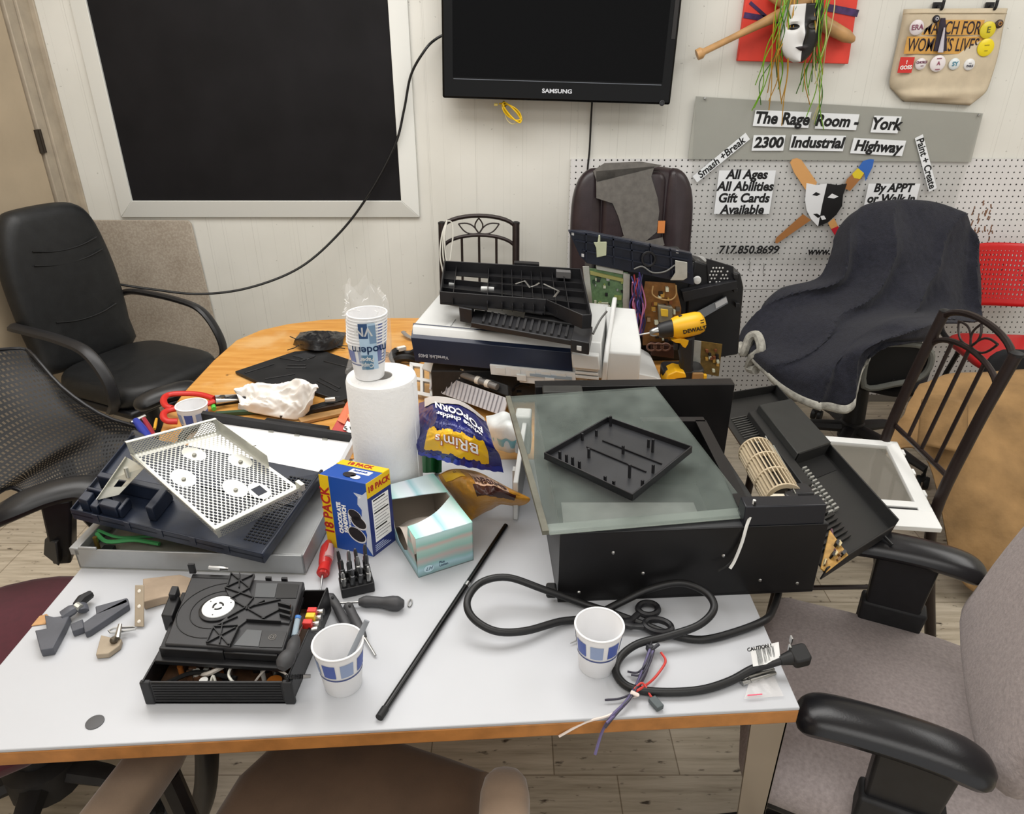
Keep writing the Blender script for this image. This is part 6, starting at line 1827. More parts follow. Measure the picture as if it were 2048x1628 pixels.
# ---- broken bits and scraps at the left edge
GRP = mt('grey_scrap_plastic', '4b4d54', .45, var=.15)
def scrap(name, pxs, z0, hh, m, label, cat='scrap', **k):
    p = [at(x, y, z=z0) for x, y in pxs]
    mb = MB().prism([(a.x, a.y) for a in p], z0, z0 + hh)
    return solo(mb, name, m, label, cat, bevel=.0012, **k)
def cp(x, y): return (x / 2.394, 660 + y / 2.394)
t = thing('plastic_clip', 'black broken spring clip, farthest of the scraps at the left table edge', 'scrap', at(150, 1210, z=TZ))
mb = MB().tube(smooth([at(*cp(300, 1370), z=TZ + .012), at(*cp(345, 1340), z=TZ + .016), at(*cp(390, 1320), z=TZ + .014), at(*cp(400, 1345), z=TZ + .01)], 4), [.011] * 5 + [.009] * 8, 8, flat=.7)
mb.build('jaw', GRP, t, True)
mb = MB().tube([at(*cp(370, 1320), z=TZ + .014), at(*cp(395, 1290), z=TZ + .016), at(*cp(435, 1265), z=TZ + .014)], [.008, .009, .007], 8); mb.build('jaw', BLKM, t, True)
MB().tube([at(*cp(365, 1318), z=TZ + .02), at(*cp(385, 1330), z=TZ + .018)], .006, 8).build('pin', GALV, t, True)
scrap('plastic_bracket', [cp(180, 1470), cp(235, 1460), cp(225, 1395), cp(270, 1405), cp(345, 1395), cp(320, 1450), cp(265, 1555), cp(205, 1565)], TZ + .001, .014, GRP, 'L-shaped grey plastic scrap nearest the left corner of the table')
t = thing('plastic_bracket', 'long stepped grey plastic scrap pointing at the beige hinge plate', 'scrap', at(215, 1240, z=TZ))
for pl in ([cp(405, 1430), cp(470, 1385), cp(620, 1310), cp(625, 1340), cp(440, 1465), cp(415, 1475)], [cp(465, 1350), cp(615, 1308), cp(620, 1330), cp(470, 1390)], [cp(345, 1435), cp(405, 1410), cp(410, 1450), cp(355, 1470)]):
    p = [at(x, y, z=TZ + .001) for x, y in pl]
    MB().prism([(a.x, a.y) for a in p], TZ + .001, TZ + .013).build('piece', GRP, t, True, bevel=.0012)
BEI = mt('beige_plastic', '9a8c78', .5, var=.12)
scrap('plastic_chip', [cp(490, 1480), cp(530, 1490), cp(590, 1500), cp(580, 1530), cp(525, 1570), cp(465, 1575)], TZ + .001, .009, BEI, 'beige broken plastic chip in front of the metal toggle latch')
t = thing('toggle_latch', 'silver wire toggle latch lying among the scraps beside the beige chip', 'latch', at(240, 1258, z=TZ))
mb = MB().tube([at(*cp(a, b), z=TZ + .01) for a, b in ((520, 1440), (545, 1428), (640, 1422), (650, 1432), (560, 1448), (530, 1450))], .0018, 6, closed=True); mb.build('loop', STEEL, t, True)
mb = MB().tube([at(*cp(575, 1410), z=TZ + .016), at(*cp(560, 1480), z=TZ + .012)], [.003, .005], 8); mb.build('lever', STEEL, t, True)
MB().ball(at(*cp(545, 1485), z=TZ + .014), .006, n=6).build('knob', mt('old_bronze', '5b5348', .4, .7), t, True)
t = thing('hinge_plate', 'upright beige hinge plate with three screw holes beside the disc player', 'hinge plate', at(280, 1250, z=TZ))
q = quad(at(*cp(648, 1420), z=TZ + .002), at(*cp(692, 1422), z=TZ + .002), at(*cp(692, 1222), z=TZ + .045), at(*cp(650, 1222), z=TZ + .045))
mb = MB(); qbox(mb, q, 0, 1, 0, 1, 0, .003); mb.build('plate', BEI, t, True, bevel=.001)
for v in (.12, .48, .85):
    MB().lathe([(.003, 0), (.002, .001)], 10, fr(q(.5, v, .003), q(1, 0) - q(0, 0), q(0, 0, 1) - q(0, 0))).build('screw_hole', mt('hole_pale', 'd9d2c6', .5), t, True)
scrap('wood_offcut', [cp(694, 1225), cp(780, 1215), cp(870, 1205), cp(935, 1225), cp(930, 1290), cp(780, 1315), cp(694, 1340)], TZ + .001, .016, mt('driftwood', '9c8a76', .75, var=.2, scale=18), 'weathered grey-brown wood offcut lying behind the disc player', 'wood')
scrap('veneer_chip', [cp(150, 1420), cp(190, 1372), cp(225, 1362), cp(243, 1380), cp(220, 1410)], TZ + .0005, .002, mt('tan_veneer', 'b58a5c', .6, var=.2), 'thin tan veneer chip at the left edge of the white table', 'chip')
# ================================================================ WOODEN TABLE, CENTRE AND RIGHT
PW = mt('printer_white', 'c6c7c5', .38, var=.02)
PWT = mt('clear_white_plastic', 'd6d8d8', .25, alpha=.85)
DNAVY = mt('printer_navy', '1a2236', .3, var=.1)
# printer section
pu = thing('printer_section', 'white printer section with a dark navy front band in the middle of the wooden table', 'printer', (.0, 1.8, .86))
A, B = at(832, 722, z=.862), at(1206, 758, z=.845)
dX = B - A; dY = V((.055, .30, .006)); up = V((-.01, .004, .088))
qf = quad(A, B, B + up, A + up); qt = quad(A + up, B + up, B + up + dY, A + up + dY)
nF = (qf(0, 0, 1) - qf(0, 0)).normalized()
L0 = [A, A + up * .72, A + up + dY * .06, A + up + dY, A + dY]
MB().loft([[p for p in L0], [p + dX for p in L0]], True).build('body', PW, pu, True, bevel=.003)
mb = MB()
Ln = [A + nF * .0 - dY * .012, A + up * .72 - dY * .012, A + up * 1.03 + dY * .10, A + up * 1.0 + dY * .10, A + up * .7, A + up * .0]
MB().loft([[p - dX * .003 for p in Ln], [p + dX * .845 for p in Ln]], True).build('navy_band', DNAVY, pu, True, bevel=.002)
text('VersaLink B405', .0125, fr(qf(.105, .22, .0062), -dX, nF), pu, mt('print_pale_grey', 'aab0ba', .5), bold=.0002)
mb = MB(); qbox(mb, qf, .41, .86, -.14, .16, .004, .012); mb.build('clear_strip', PWT, pu, True, bevel=.001)
for u in (.44, .52, .60, .68, .76):
    mb = MB(); qbox(mb, qf, u, u + .05, -.08, .1, .011, .014); mb.build('strip_rib', PW, pu, True)
mb = MB(); qbox(mb, qf, .56, .95, -.30, -.10, .002, .012); mb.build('lower_rail', PWT, pu, True, bevel=.001)
for u in (.55, .70, .88):
    mb = MB(); qbox(mb, qf, u, u + .05, -.22, -.04, .010, .018); mb.build('latch', PW, pu, True, bevel=.001)
mb = MB(); qbox(mb, qf, .62, .84, -.06, .02, .012, .015); mb.build('blue_grey_pad', mt('blue_grey_plastic', '8796a3', .4), pu, True)
mb = MB(); qbox(mb, qf, .85, .99, .35, .78, .0, .024); mb.build('hinge_housing', PW, pu, True, bevel=.003)
for k in range(3):
    mb = MB(); qbox(mb, qf, .86, .98, .02 + .12 * k, .10 + .12 * k, .0, .014); mb.build('hinge_tooth', PW, pu, True, bevel=.001)
mb = MB(); qbox(mb, qt, .18, .84, .10, .26, .0, .003); mb.build('raised_deck', PW, pu, True, bevel=.001)
for k in range(6):
    mb = MB(); qbox(mb, qt, .2 + .105 * k, .204 + .105 * k, .10, .26, .003, .005); mb.build('deck_rib', mt('rib_grey_white', 'b9bbba', .4), pu, True)
# arched end plate and right-hand shell
e0 = at(1203, 758, z=.845)
ar = []
for f, hh in ((-.02, -.01), (-.03, .05), (.06, .08), (.2, .088), (.45, .096), (.72, .112), (.86, .120), (.95, .115), (1.0, .09), (1.02, -.01)):
    ar.append((f * .31, hh))
MB().prism(ar, 0, .012, fr(e0, dY, dX)).build('end_plate', PW, pu, True, bevel=.003)
s0 = e0 + dX.normalized() * .014 + V((0, .02, -.02))
L0 = [s0, s0 + V((0, 0, .085)), s0 + V((.004, .03, .105)), s0 + V((.02, .24, .125)), s0 + V((.03, .27, .02))]
MB().loft([L0, [p + V((.085, .012, -.012)) for p in L0]], True).build('side_shell', PW, pu, True, bevel=.004)
s1 = at(1262, 768, z=.76)
mb = MB().hexa([s1, s1 + V((.09, .02, 0)), s1 + V((.09, .2, 0)), s1 + V((0, .2, 0)), s1 + V((0, 0, .035)), s1 + V((.07, .03, .008)), s1 + V((.08, .2, .012)), s1 + V((0, .2, .06))])
mb.build('lower_skirt', PW, pu, True, bevel=.003)
MB().tube(smooth([at(1186, 668, z=.975), at(1200, 640, z=1.0), at(1214, 622, z=1.02)], 4), .003, 6).build('prop_rod', mt('grey_rod', '5c5c5a', .4), pu, True)
text('--- -- ---', .010, fr(s0 + V((.03, .24, .126)), (1, 0, 0), (0, -.1, 1)), pu, mt('fine_grey_print', '9a9b9c', .6), 'fine_print')

# black roller carriage on it
rc = thing('roller_carriage', 'black ribbed roller carriage lying on the white printer section', 'printer part', at(1060, 660, z=.96))
q = quad(at(942, 655, z=.962), at(1172, 697, z=.955), at(1178, 668, z=.965), at(950, 628, z=.972))
mb = MB(); qbox(mb, q, 0, 1, 0, 1, 0, .014); mb.build('bar', BLK, rc, True, bevel=.002)
for k in range(13):
    mb = MB(); qbox(mb, q, .10 + .06 * k, .12 + .06 * k, .1, .9, .013, .019); mb.build('rib', BLKM, rc, True)
mb = MB(); qbox(mb, q, .88, 1.03, -.25, .9, -.006, .026); mb.build('end_block', BLK, rc, True, bevel=.002)
mb = MB(); qbox(mb, q, .93, .97, -.28, -.2, .002, .014); mb.build('white_roller_tip', PW, rc, True, bevel=.001)
mb = MB(); qbox(mb, q, -.12, .0, .4, .9, -.006, .034); mb.build('end_block', BLK, rc, True, bevel=.002)
mb = MB(); qbox(mb, q, .45, .92, .9, 2.2, -.003, .022); mb.build('paper_guide', BLKM, rc, True, bevel=.002)

# black ribbed frame tray on top
ft = thing('frame_tray', 'big black ribbed plastic printer tray on top of the white printer section', 'printer part', at(1020, 600, z=.995))
zt, zf = 1.032, 1.0
pol = [at(879, 583, z=zt), at(1092, 599, z=zt), at(1165, 630, z=zt), at(1184, 629, z=zt), at(1163, 537, z=zt), at(888, 521, z=zt)]
NLp, FLp, FRp, NRp = pol[0], pol[5], pol[4], pol[3]
qT_ = quad(NLp, NRp, FRp, FLp)
down = V((0, 0, -.034))
for i in range(6):
    a, b = pol[i], pol[(i + 1) % 6]
    n_ = (b - a).cross(V((0, 0, 1))).normalized() * -.004
    MB().hexa([a + down, b + down, b + n_ + down, a + n_ + down, a, b, b + n_, a + n_]).build('side_wall', BLK, ft, True, bevel=.001)
def inpoly(u, v): return qT_(u, v)
fl = [(.0, .09, 0, 1), (.33, .70, .10, 1), (.70, .99, .12, 1), (.09, .33, .0, .28), (.09, .33, .86, 1), (.09, .33, .42, .66)]
for u0, u1, v0, v1 in fl:
    mb = MB(); qbox(mb, qT_, u0, u1, v0, v1, -.032, -.029); mb.build('floor_panel', mt('tray_floor_black', '111113', .4), ft, True)
for u0, u1, v0, v1 in [(.33, .335, .02, 1), (.43, .434, .05, 1), (.50, .504, .06, 1), (.57, .574, .08, 1), (.64, .644, .1, 1), (.71, .714, .1, 1), (.79, .794, .1, 1), (.87, .874, .1, 1), (.09, .094, .0, 1), (0, 1, .55, .557), (.33, 1, .75, .757), (.33, 1, .30, .307), (.0, .33, .28, .285)]:
    mb = MB(); qbox(mb, qT_, u0, u1, v0, v1, -.031, -.014); mb.build('rib', BLK, ft, True)
mb = MB(); qbox(mb, qT_, .52, .70, .99, 1.06, -.02, .006); mb.build('back_tab', BLK, ft, True)
mb = MB(); qbox(mb, qT_, .82, .92, .90, .97, -.02, -.003); mb.build('grey_sticker', mt('dull_sticker', '5d5c5c', .5), ft, True)
for pts in ([(1030, 568), (1050, 562), (1060, 575), (1072, 570), (1078, 566)], [(1088, 568), (1118, 582), (1108, 594)]):
    MB().tube([at(a, b, z=1.036) for a, b in pts], .0032, 4, flat=.5).build('spring_lever', STEEL, ft, True)
for px, py, w_, h_ in ((904, 567, .016, .006), (975, 577, .035, .006)):
    MB().box(at(px, py, z=1.005), (w_, .02, h_)).build('white_pad', PW, ft, True)

# fuser roller unit below the front of the printer section
ru = thing('roller_unit', 'printer roller unit with a pale ribbed guide under the front of the navy band', 'printer part', at(930, 790, z=TZ))
q = quad(at(858, 778, z=.770), at(1006, 832, z=.764), at(1016, 797, z=.802), at(866, 744, z=.81))
RG = mt('pale_ribbed_plastic', 'b9b8bc', .4)
mb = MB(); qbox(mb, q, 0, 1, 0, 1, -.004, 0); mb.build('guide_plate', RG, ru, True)
for k in range(19):
    mb = MB(); qbox(mb, q, .03 + .05 * k, .038 + .05 * k, .03, .98, 0, .0035); mb.build('guide_rib', mt('guide_rib_grey', 'a3a2a8', .4), ru, True)
q2 = quad(at(872, 742, z=.812), at(1012, 792, z=.805), at(1010, 768, z=.83), at(880, 722, z=.836))
mb = MB(); qbox(mb, q2, 0, 1, 0, 1, -.035, -.012); mb.build('roller_housing', BLKM, ru, True, bevel=.003)
MB().tube([q2(.0, .5, -.002), q2(.88, .5, -.002)], .0085, 14).build('roller', mt('grey_roller', '6c6a68', .4), ru, True)
for u in (.28, .58, .72):
    MB().tube([q2(u, .5, -.002), q2(u + .05, .5, -.002)], .0105, 14).build('roller_collar', mt('pale_collar', 'c9c5bd', .4), ru, True)
mb = MB(); qbox(mb, q2, .02, .36, .05, .5, -.008, .004); mb.build('pale_block', mt('pale_block', 'aaa5a2', .5), ru, True, bevel=.002)
mb = MB(); qbox(mb, q2, -.17, .0, -.3, 1.1, -.045, .012); mb.build('end_plate', PW, ru, True, bevel=.003)
MB().tube([q2(.38 + .002 * k, .9 + .03 * sin(k * 1.6), .010 + .004 * cos(k * 1.6)) for k in range(16)], .0015, 6).build('spring', STEEL, ru, True)
mb = MB(); q3 = pq([.745, .745, .80, .80], (822, 790), (870, 800), (868, 735), (822, 728))
for u0, u1, v0, v1 in ((0, 1, 0, .12), (0, 1, .45, .55), (0, 1, .88, 1), (0, .15, 0, 1), (.45, .58, 0, 1), (.85, 1, 0, 1)):
    mb = MB(); qbox(mb, q3, u0, u1, v0, v1, 0, .012); mb.build('white_frame', PW, ru, True, bevel=.001)
MB().box((-.06, 1.76, .79), (.3, .12, .09)).build('unit_body', BLKM, ru, True, bevel=.004)
MB().box((.12, 1.80, .79), (.16, .14, .10)).build('unit_body', PW, ru, True, bevel=.004)
cdn = MB().tube(smooth([at(1020, 725, z=.83), at(1035, 755, z=.81), at(1030, 775, z=.785), at(1005, 798, z=.772), at(975, 790, z=.78), at(950, 768, z=.80)], 6), .0035, 8)
cdn.tube(smooth([at(1030, 775, z=.787), at(1045, 768, z=.80), at(1060, 772, z=.80)], 5), .0035, 8)
cdn.box(at(1038, 787, z=.785), (.012, .016, .012))
solo(cdn, 'data_cable', CORD, 'short black data cable curling between the roller unit and the heater', 'cable')
wp = thing('plastic_sheet', 'upright white plastic sheet standing left of the heater under the glass', 'plastic sheet', (.015, 1.28, TZ))
q = quad((.006, 1.17, TZ + .002), (.03, 1.405, TZ + .002), (.03, 1.405, TZ + .12), (.006, 1.17, TZ + .09))
mb = MB(); qbox(mb, q, 0, 1, 0, 1, -.004, .006); mb.build('plate', PW, wp, True, bevel=.002)
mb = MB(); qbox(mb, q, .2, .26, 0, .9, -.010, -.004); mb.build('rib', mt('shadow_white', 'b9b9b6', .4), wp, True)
mb = MB(); qbox(mb, q, .85, 1, .3, 1.12, -.020, .014); mb.build('corner_block', PW, wp, True, bevel=.004)
# wire harness left of the printer
wh = thing('wire_harness', 'black wire harness with a white connector beside the left end of the printer section', 'wires', at(815, 705, z=TZ))
mb = MB(); c0 = at(812, 712, z=TZ + .012)
mb.tube(smooth([c0 + V((.04 * cos(a), .03 * sin(a), .008 * sin(3 * a))) for a in [2 * pi * k / 10 for k in range(10)]], 3, True), .012, 8, closed=True); mb.build('bundle', RUBBER, wh, True)
mb = MB(); mb.box(at(803, 697, z=TZ + .03), (.026, .014, .012), rz=.6); mb.build('connector', mt('white_connector', 'd9d7d0', .4), wh, True, bevel=.001)
for k in range(4):
    MB().tube(smooth([at(797, 699 + k, z=TZ + .03), at(782, 706 + 2 * k, z=TZ + .012), at(772, 705 + 3 * k, z=TZ + .006)], 4), .0014, 5).build('lead', INK, wh, True)
mb = MB().tube(smooth([at(806, 664, z=TZ + .012), at(815, 672, z=TZ + .010), at(828, 677, z=TZ + .008), at(842, 677, z=TZ + .008)], 5), .0075, 8, flat=.6)
solo(mb, 'bent_grey_tab', mt('grey_tab', '8f8b86', .4, .3), 'bent grey tab on the wooden table left of the printer section', 'scrap')

# ---- gutted printer chassis at the back right
PC = thing('printer_chassis', 'gutted printer chassis standing up with green and brown circuit boards showing', 'printer', (.40, 2.1, TZ))
MB().box((.375, 2.13, .885), (.29, .20, .29)).build('core', BLKM, PC, True, bevel=.006)
MB().hexa([V((.405, 1.995, TZ)), V((.535, 1.995, TZ)), V((.535, 2.18, TZ)), V((.405, 2.18, TZ)), V((.405, 1.995, .84)), V((.535, 1.995, .84)), V((.535, 2.18, .85)), V((.405, 2.18, .85))]).build('base_block', mt('chassis_dark', '0e0e10', .5), PC, True, bevel=.004)
def plate(nm, pxs, y, th, m, par=None, bev=.001):
    p = [at(a, b, y=y) for a, b in pxs]
    return MB().prism([(a.x, a.z) for a in p], 0, th, fr((0, y, 0), (1, 0, 0), (0, -1, 0))).build(nm, m, par or PC, True, bevel=bev)
GPCB = mt('green_board', '64835c', .4, var=.25, scale=90); BPCB = mt('brown_pcb', '7a5228', .45, var=.25, scale=70)
g = plate('green_circuit_board', [(1173, 535), (1256, 545), (1250, 695), (1195, 640), (1178, 600)], 2.005, .003, GPCB)
rr = random.Random(8)
gc_ = [BLK, mt('chip_cream', 'c9cbb5', .5), mt('chip_olive', '8b9a55', .5), mt('chip_dark_green', '28402c', .5), STEEL]
for k in range(34):
    px, py = rr.uniform(1184, 1248), rr.uniform(548, 632)
    if py > 600 + (px - 1178) * .6: continue
    w_, h_ = rr.uniform(2, 9), rr.uniform(2, 9)
    plate('component', [(px, py), (px + w_, py), (px + w_, py + h_), (px, py + h_)], 2.001, rr.uniform(.003, .010), gc_[k % 5], g, 0)
plate('edge_connector', [(1180, 541), (1246, 556), (1246, 563), (1180, 548)], 2.0, .008, mt('olive_connector', 'a3a060', .5), g)
for k in range(5): plate('slot', [(1196 + k, 604 + 4 * k), (1216 + k, 604 + 4 * k), (1216 + k, 606 + 4 * k), (1196 + k, 606 + 4 * k)], 2.0, .007, MATS['chip_cream'], g, 0)
plate('metal_strip', [(1246, 545), (1260, 548), (1256, 700), (1244, 700)], 2.0, .004, GALV)
plate('metal_strip', [(1165, 532), (1178, 532), (1186, 620), (1172, 600)], 2.003, .004, GALV)
plate('metal_strip', [(1192, 530), (1246, 541), (1246, 548), (1192, 538)], 2.0, .006, GALV)
b = plate('brown_circuit_board', [(1290, 562), (1350, 566), (1362, 615), (1360, 690), (1285, 690), (1284, 600)], 1.99, .003, BPCB)
bc_ = [BLK, mt('comp_amber', 'a8813a', .5), MATS['chip_cream'], mt('comp_brick', '6e3d22', .5), STEEL]
for k in range(34):
    px, py = rr.uniform(1290, 1352), rr.uniform(572, 682)
    w_, h_ = rr.uniform(2, 8), rr.uniform(2, 9)
    plate('component', [(px, py), (px + w_, py), (px + w_, py + h_), (px, py + h_)], 1.986, rr.uniform(.004, .016), bc_[k % 5], b, 0)
plate('transformer', [(1314, 606), (1342, 610), (1342, 640), (1316, 640)], 1.985, .022, mt('transformer_steel', '8a8676', .4, .4), b)
plate('transformer_tape', [(1321, 617), (1336, 619), (1336, 633), (1322, 632)], 1.962, .003, mt('yellow_tape', 'd6b13a', .4), b)
MB().tube(smooth([at(a, c_, y=1.97) for a, c_ in ((1306, 572), (1305, 588), (1318, 597), (1340, 600), (1352, 590), (1352, 570))], 5), .002, 6).build('tan_lead', mt('tan_lead', 'a8895a', .5), b, True)
WC = [mt('wire_violet', '4a3f86', .45), mt('wire_pink', 'b06a8c', .45), mt('wire_red', 'a53a3e', .45), mt('wire_indigo', '2a2c52', .45)]
for k in range(18):
    x = rr.uniform(1262, 1288)
    pts = [(x, 545 + rr.uniform(0, 20)), (x + rr.uniform(-8, 8), 580), (x + rr.uniform(-12, 12), 610), (x + rr.uniform(-8, 10), 640), (x + rr.uniform(-4, 10), 672)]
    MB().tube(smooth([at(a, c_, y=1.985 - rr.uniform(0, .02)) for a, c_ in pts], 5), .0022, 5).build('wire', WC[k % 4], PC, True)
# navy panel across the top
NVP = mt('moulded_navy', '151a28', .35, var=.3, scale=40)
y0 = 2.0
pan = [(1136, 459), (1172, 460), (1262, 478), (1380, 503), (1384, 565), (1290, 545), (1172, 522), (1158, 508)]
p = plate('navy_panel', pan, y0, .025, NVP)
for a, b_ in (((1150, 480), (1378, 520)), ((1165, 500), (1380, 545)), ((1172, 465), (1172, 520)), ((1226, 474), (1228, 530)), ((1262, 482), (1266, 540)), ((1300, 488), (1304, 548)), ((1340, 497), (1345, 556)), ((1140, 462), (1378, 507))):
    MB().bar(at(*a, y=1.972), at(*b_, y=1.972), .004, .010, (0, -1, 0)).build('rib', NVP, p, True)
MB().tube([at(1297 + 13 * cos(a), 518 + 14 * sin(a), y=1.968) for a in [2 * pi * k / 20 for k in range(20)]], .004, 6, closed=True).build('round_boss', BLK, p, True)
plate('pale_clip', [(1187, 484), (1195, 484), (1197, 470), (1200, 470), (1200, 483), (1213, 483), (1212, 510), (1193, 514), (1192, 495)], 1.97, .006, mt('pale_green_clip', 'b3b89b', .5), p)
plate('metal_plate', [(1350, 520), (1374, 524), (1374, 555), (1366, 560), (1340, 560), (1350, 545)], 1.96, .004, GALV, p)
for px, py in ((1143, 464), (1163, 507), (1352, 500)):
    plate('mount_hole', [(px, py), (px + 5, py + 1), (px + 5, py + 7), (px, py + 6)], 1.9735, .001, mt('hole_white', 'd0d0d0', .5), p, 0)
MB().tube(smooth([at(a, c_, y=1.965) for a, c_ in ((1268, 538), (1285, 533), (1305, 545), (1330, 543), (1350, 530))], 5), .0022, 6).build('grey_lead', mt('grey_lead', '70716f', .5), p, True)
# right-hand black body
RB_ = mt('chassis_black', '131315', .4, var=.2)
plate('side_body', [(1378, 508), (1466, 532), (1472, 560), (1462, 690), (1400, 700), (1362, 690), (1364, 570)], 2.10, .08, RB_, None, .004)
plate('side_shelf', [(1360, 578), (1468, 556), (1468, 572), (1364, 598)], 2.02, .03, BLK)
pl = plate('perforated_cover', [(1412, 516), (1466, 532), (1466, 575), (1416, 570)], 2.02, .006, BLK)
for j in range(5):
    for i in range(6):
        if (i + j) % 5 == 0: continue
        MB().lathe([(.0028, 0), (.002, .001)], 8, T(*at(1420 + 6.4 * i + (j % 2) * 3, 536 + 7 * j, y=2.0135)) @ RX(R(90))).build('vent_hole', mt('bright_hole', 'c4c4c2', .5), pl, True)
MB().lathe([(.026, -.03), (.026, 0), (.02, .003), (.0005, .003)], 24, T(*at(1393, 540, y=2.03)) @ RX(R(90))).build('spool', BLKG, PC, True)
MB().lathe([(.012, 0), (.010, .008), (.0005, .010)], 20, T(*at(1394, 560, y=2.0)) @ RX(R(90))).build('white_knob', PW, PC, True)
plate('white_edge', [(1395, 511), (1408, 514), (1414, 521), (1410, 523), (1400, 515)], 2.02, .003, PW, None, 0)
lb = plate('label_strip', [(1384, 628), (1452, 592), (1456, 606), (1388, 646)], 2.008, .003, mt('label_grey', '74797f', .45))
plate('label_box', [(1430, 606), (1452, 594), (1455, 604), (1432, 617)], 2.003, .001, mt('label_light', 'b9bcc0', .5), lb, 0)
for px, py in ((1462, 543), (1466, 600), (1462, 570)):
    plate('side_lug', [(px, py), (px + 8, py + 1), (px + 8, py + 8), (px, py + 9)], 2.03, .03, BLK)
plate('capacitor_row', [(1300, 682), (1345, 688), (1345, 712), (1300, 706)], 1.985, .02, mt('brown_caps', '3d2620', .4))
for k in range(3):
    MB().tube(smooth([at(1303 + 14 * k + 9 * cos(a), 694 + 7 * sin(a), y=1.955) for a in [2 * pi * i / 8 for i in range(8)]], 3, True), .003, 6, closed=True).build('brown_coil', mt('coil_brown', '6b4a3c', .4), PC, True)
p2 = thing('circuit_board', 'tall yellowish brown circuit board standing at the right end of the wooden table', 'circuit board', at(1418, 758, z=TZ))
Mx = fr((0, 1.905, 0), (1, 0, 0), (0, -1, 0))
def plate2(nm, pxs, y, th, m):
    p = [at(a, b, y=y) for a, b in pxs]
    return MB().prism([(a.x, a.z) for a in p], 0, th, fr((0, y, 0), (1, 0, 0), (0, -1, 0))).build(nm, m, p2, True)
plate2('board', [(1402, 682), (1444, 688), (1437, 752), (1400, 745)], 1.905, .003, mt('olive_board', '6b5426', .45, var=.3, scale=80))
plate2('metal_plate', [(1386, 680), (1402, 682), (1398, 742), (1386, 738)], 1.90, .004, GALV)
for k in range(16):
    px, py = rr.uniform(1405, 1434), rr.uniform(690, 738)
    plate2('component', [(px, py), (px + 5, py), (px + 5, py + 5), (px, py + 5)], 1.90, rr.uniform(.004, .012), bc_[k % 4])

# ---- cordless drill
DR = thing('cordless_drill', 'yellow and black cordless drill standing on its battery beside the gutted printer', 'drill', at(1362, 758, z=TZ))
YD = mt('drill_yellow', 'e0a91a', .35); DBK = mt('drill_black', '19191b', .5)
yD = 1.845
def D(px, py): return at(px, py, y=yD)
MB().tube([D(1277, 670), D(1302, 665.5)], [.0018, .0026], 8).build('drill_bit', STEEL, DR, True)
MB().tube([D(1299, 666), D(1304, 665), D(1312, 663), D(1318, 662)], [.006, .011, .0135, .014], 18).build('chuck', mt('chuck_steel', '9a9a98', .25, 1.), DR, True)
MB().tube([D(1316, 662), D(1322, 661), D(1336, 658), D(1352, 655)], [.017, .021, .023, .024], 20).build('clutch_collar', DBK, DR, True)
for k in range(7):
    a = k * .45 - 1.3
    MB().ball(D(1346, 656.5) + V((.0, -.0238 * cos(a), .0238 * sin(a))), .0016, n=5).build('clutch_mark', mt('mark_grey', '8f8f8d', .5), DR, True)
mo_ = [D(1344, 656), D(1352, 655), D(1372, 651), D(1394, 646), D(1404, 643.5), D(1409, 642)]
MB().tube(mo_, [.026, .030, .0325, .0315, .027, .016], 22).build('motor_housing', YD, DR, True)
for k in range(4): MB().bar(D(1396, 634 + 5 * k) + V((0, -.0285, 0)), D(1403, 633 + 5 * k) + V((0, -.0265, 0)), .002, .0015, (0, -1, 0)).build('vent_slot', INK, DR, True)
MB().box(D(1365, 634) + V((0, 0, .002)), (.022, .012, .006)).build('gear_switch', DBK, DR, True, bevel=.002)
ax = (D(1394, 646) - D(1352, 655)).normalized()
text('DEWALT', .0155, fr(D(1384, 650) + V((0, -.0335, -.002)), ax, (0, -1, 0)), DR, DBK, bold=.0005)
gr = [(1358, 676), (1388, 668), (1386, 700), (1384, 730), (1388, 745), (1358, 748), (1360, 720), (1356, 700)]
hp = [D(a, b_) for a, b_ in gr]
MB().prism([(a.x, a.z) for a in hp], -.017, .017, fr((0, yD, 0), (1, 0, 0), (0, -1, 0))).build('handle', DBK, DR, True, bevel=.008)
tg = [(1340, 676), (1358, 672), (1375, 676), (1373, 684), (1368, 692), (1362, 688), (1358, 682), (1348, 681)]
tp_ = [D(a, b_) for a, b_ in tg]
MB().prism([(a.x, a.z) for a in tp_], -.010, .019, fr((0, yD, 0), (1, 0, 0), (0, -1, 0))).build('yellow_bridge', YD, DR, True, bevel=.002)
MB().box(D(1352, 692), (.012, .016, .022)).build('trigger', DBK, DR, True, bevel=.003)
cB = at(1362, 756, z=TZ + .001)
MB().prism(rrect(.115, .075, .02, 5), 0, .038, T(cB.x, yD + .02, TZ + .001)).build('battery', DBK, DR, True, bevel=.006)
MB().prism([(-.06, 0), (-.052, .03), (-.03, .042), (-.005, .036), (.0, .022), (-.03, .018), (-.045, .0)], -.03, .03, fr((cB.x, yD + .02 - .03, TZ + .006), (1, 0, 0), (0, -1, 0))).build('battery_yellow_trim', YD, DR, True, bevel=.003)
MB().box((cB.x + .035, yD - .022, TZ + .024), (.03, .01, .022)).build('contact_block', mt('tan_contacts', '8f6d42', .5), DR, True, bevel=.002)
MB().box((cB.x + .056, yD - .018, TZ + .018), (.010, .012, .022)).build('battery_yellow_trim', YD, DR, True, bevel=.002)
wbx = MB().hexa([p + V((0, 0, k)) for k in (0, .03) for p in (at(1268, 742, z=TZ + .001), at(1338, 768, z=TZ + .001), at(1330, 745, z=TZ + .001), at(1285, 728, z=TZ + .001))])

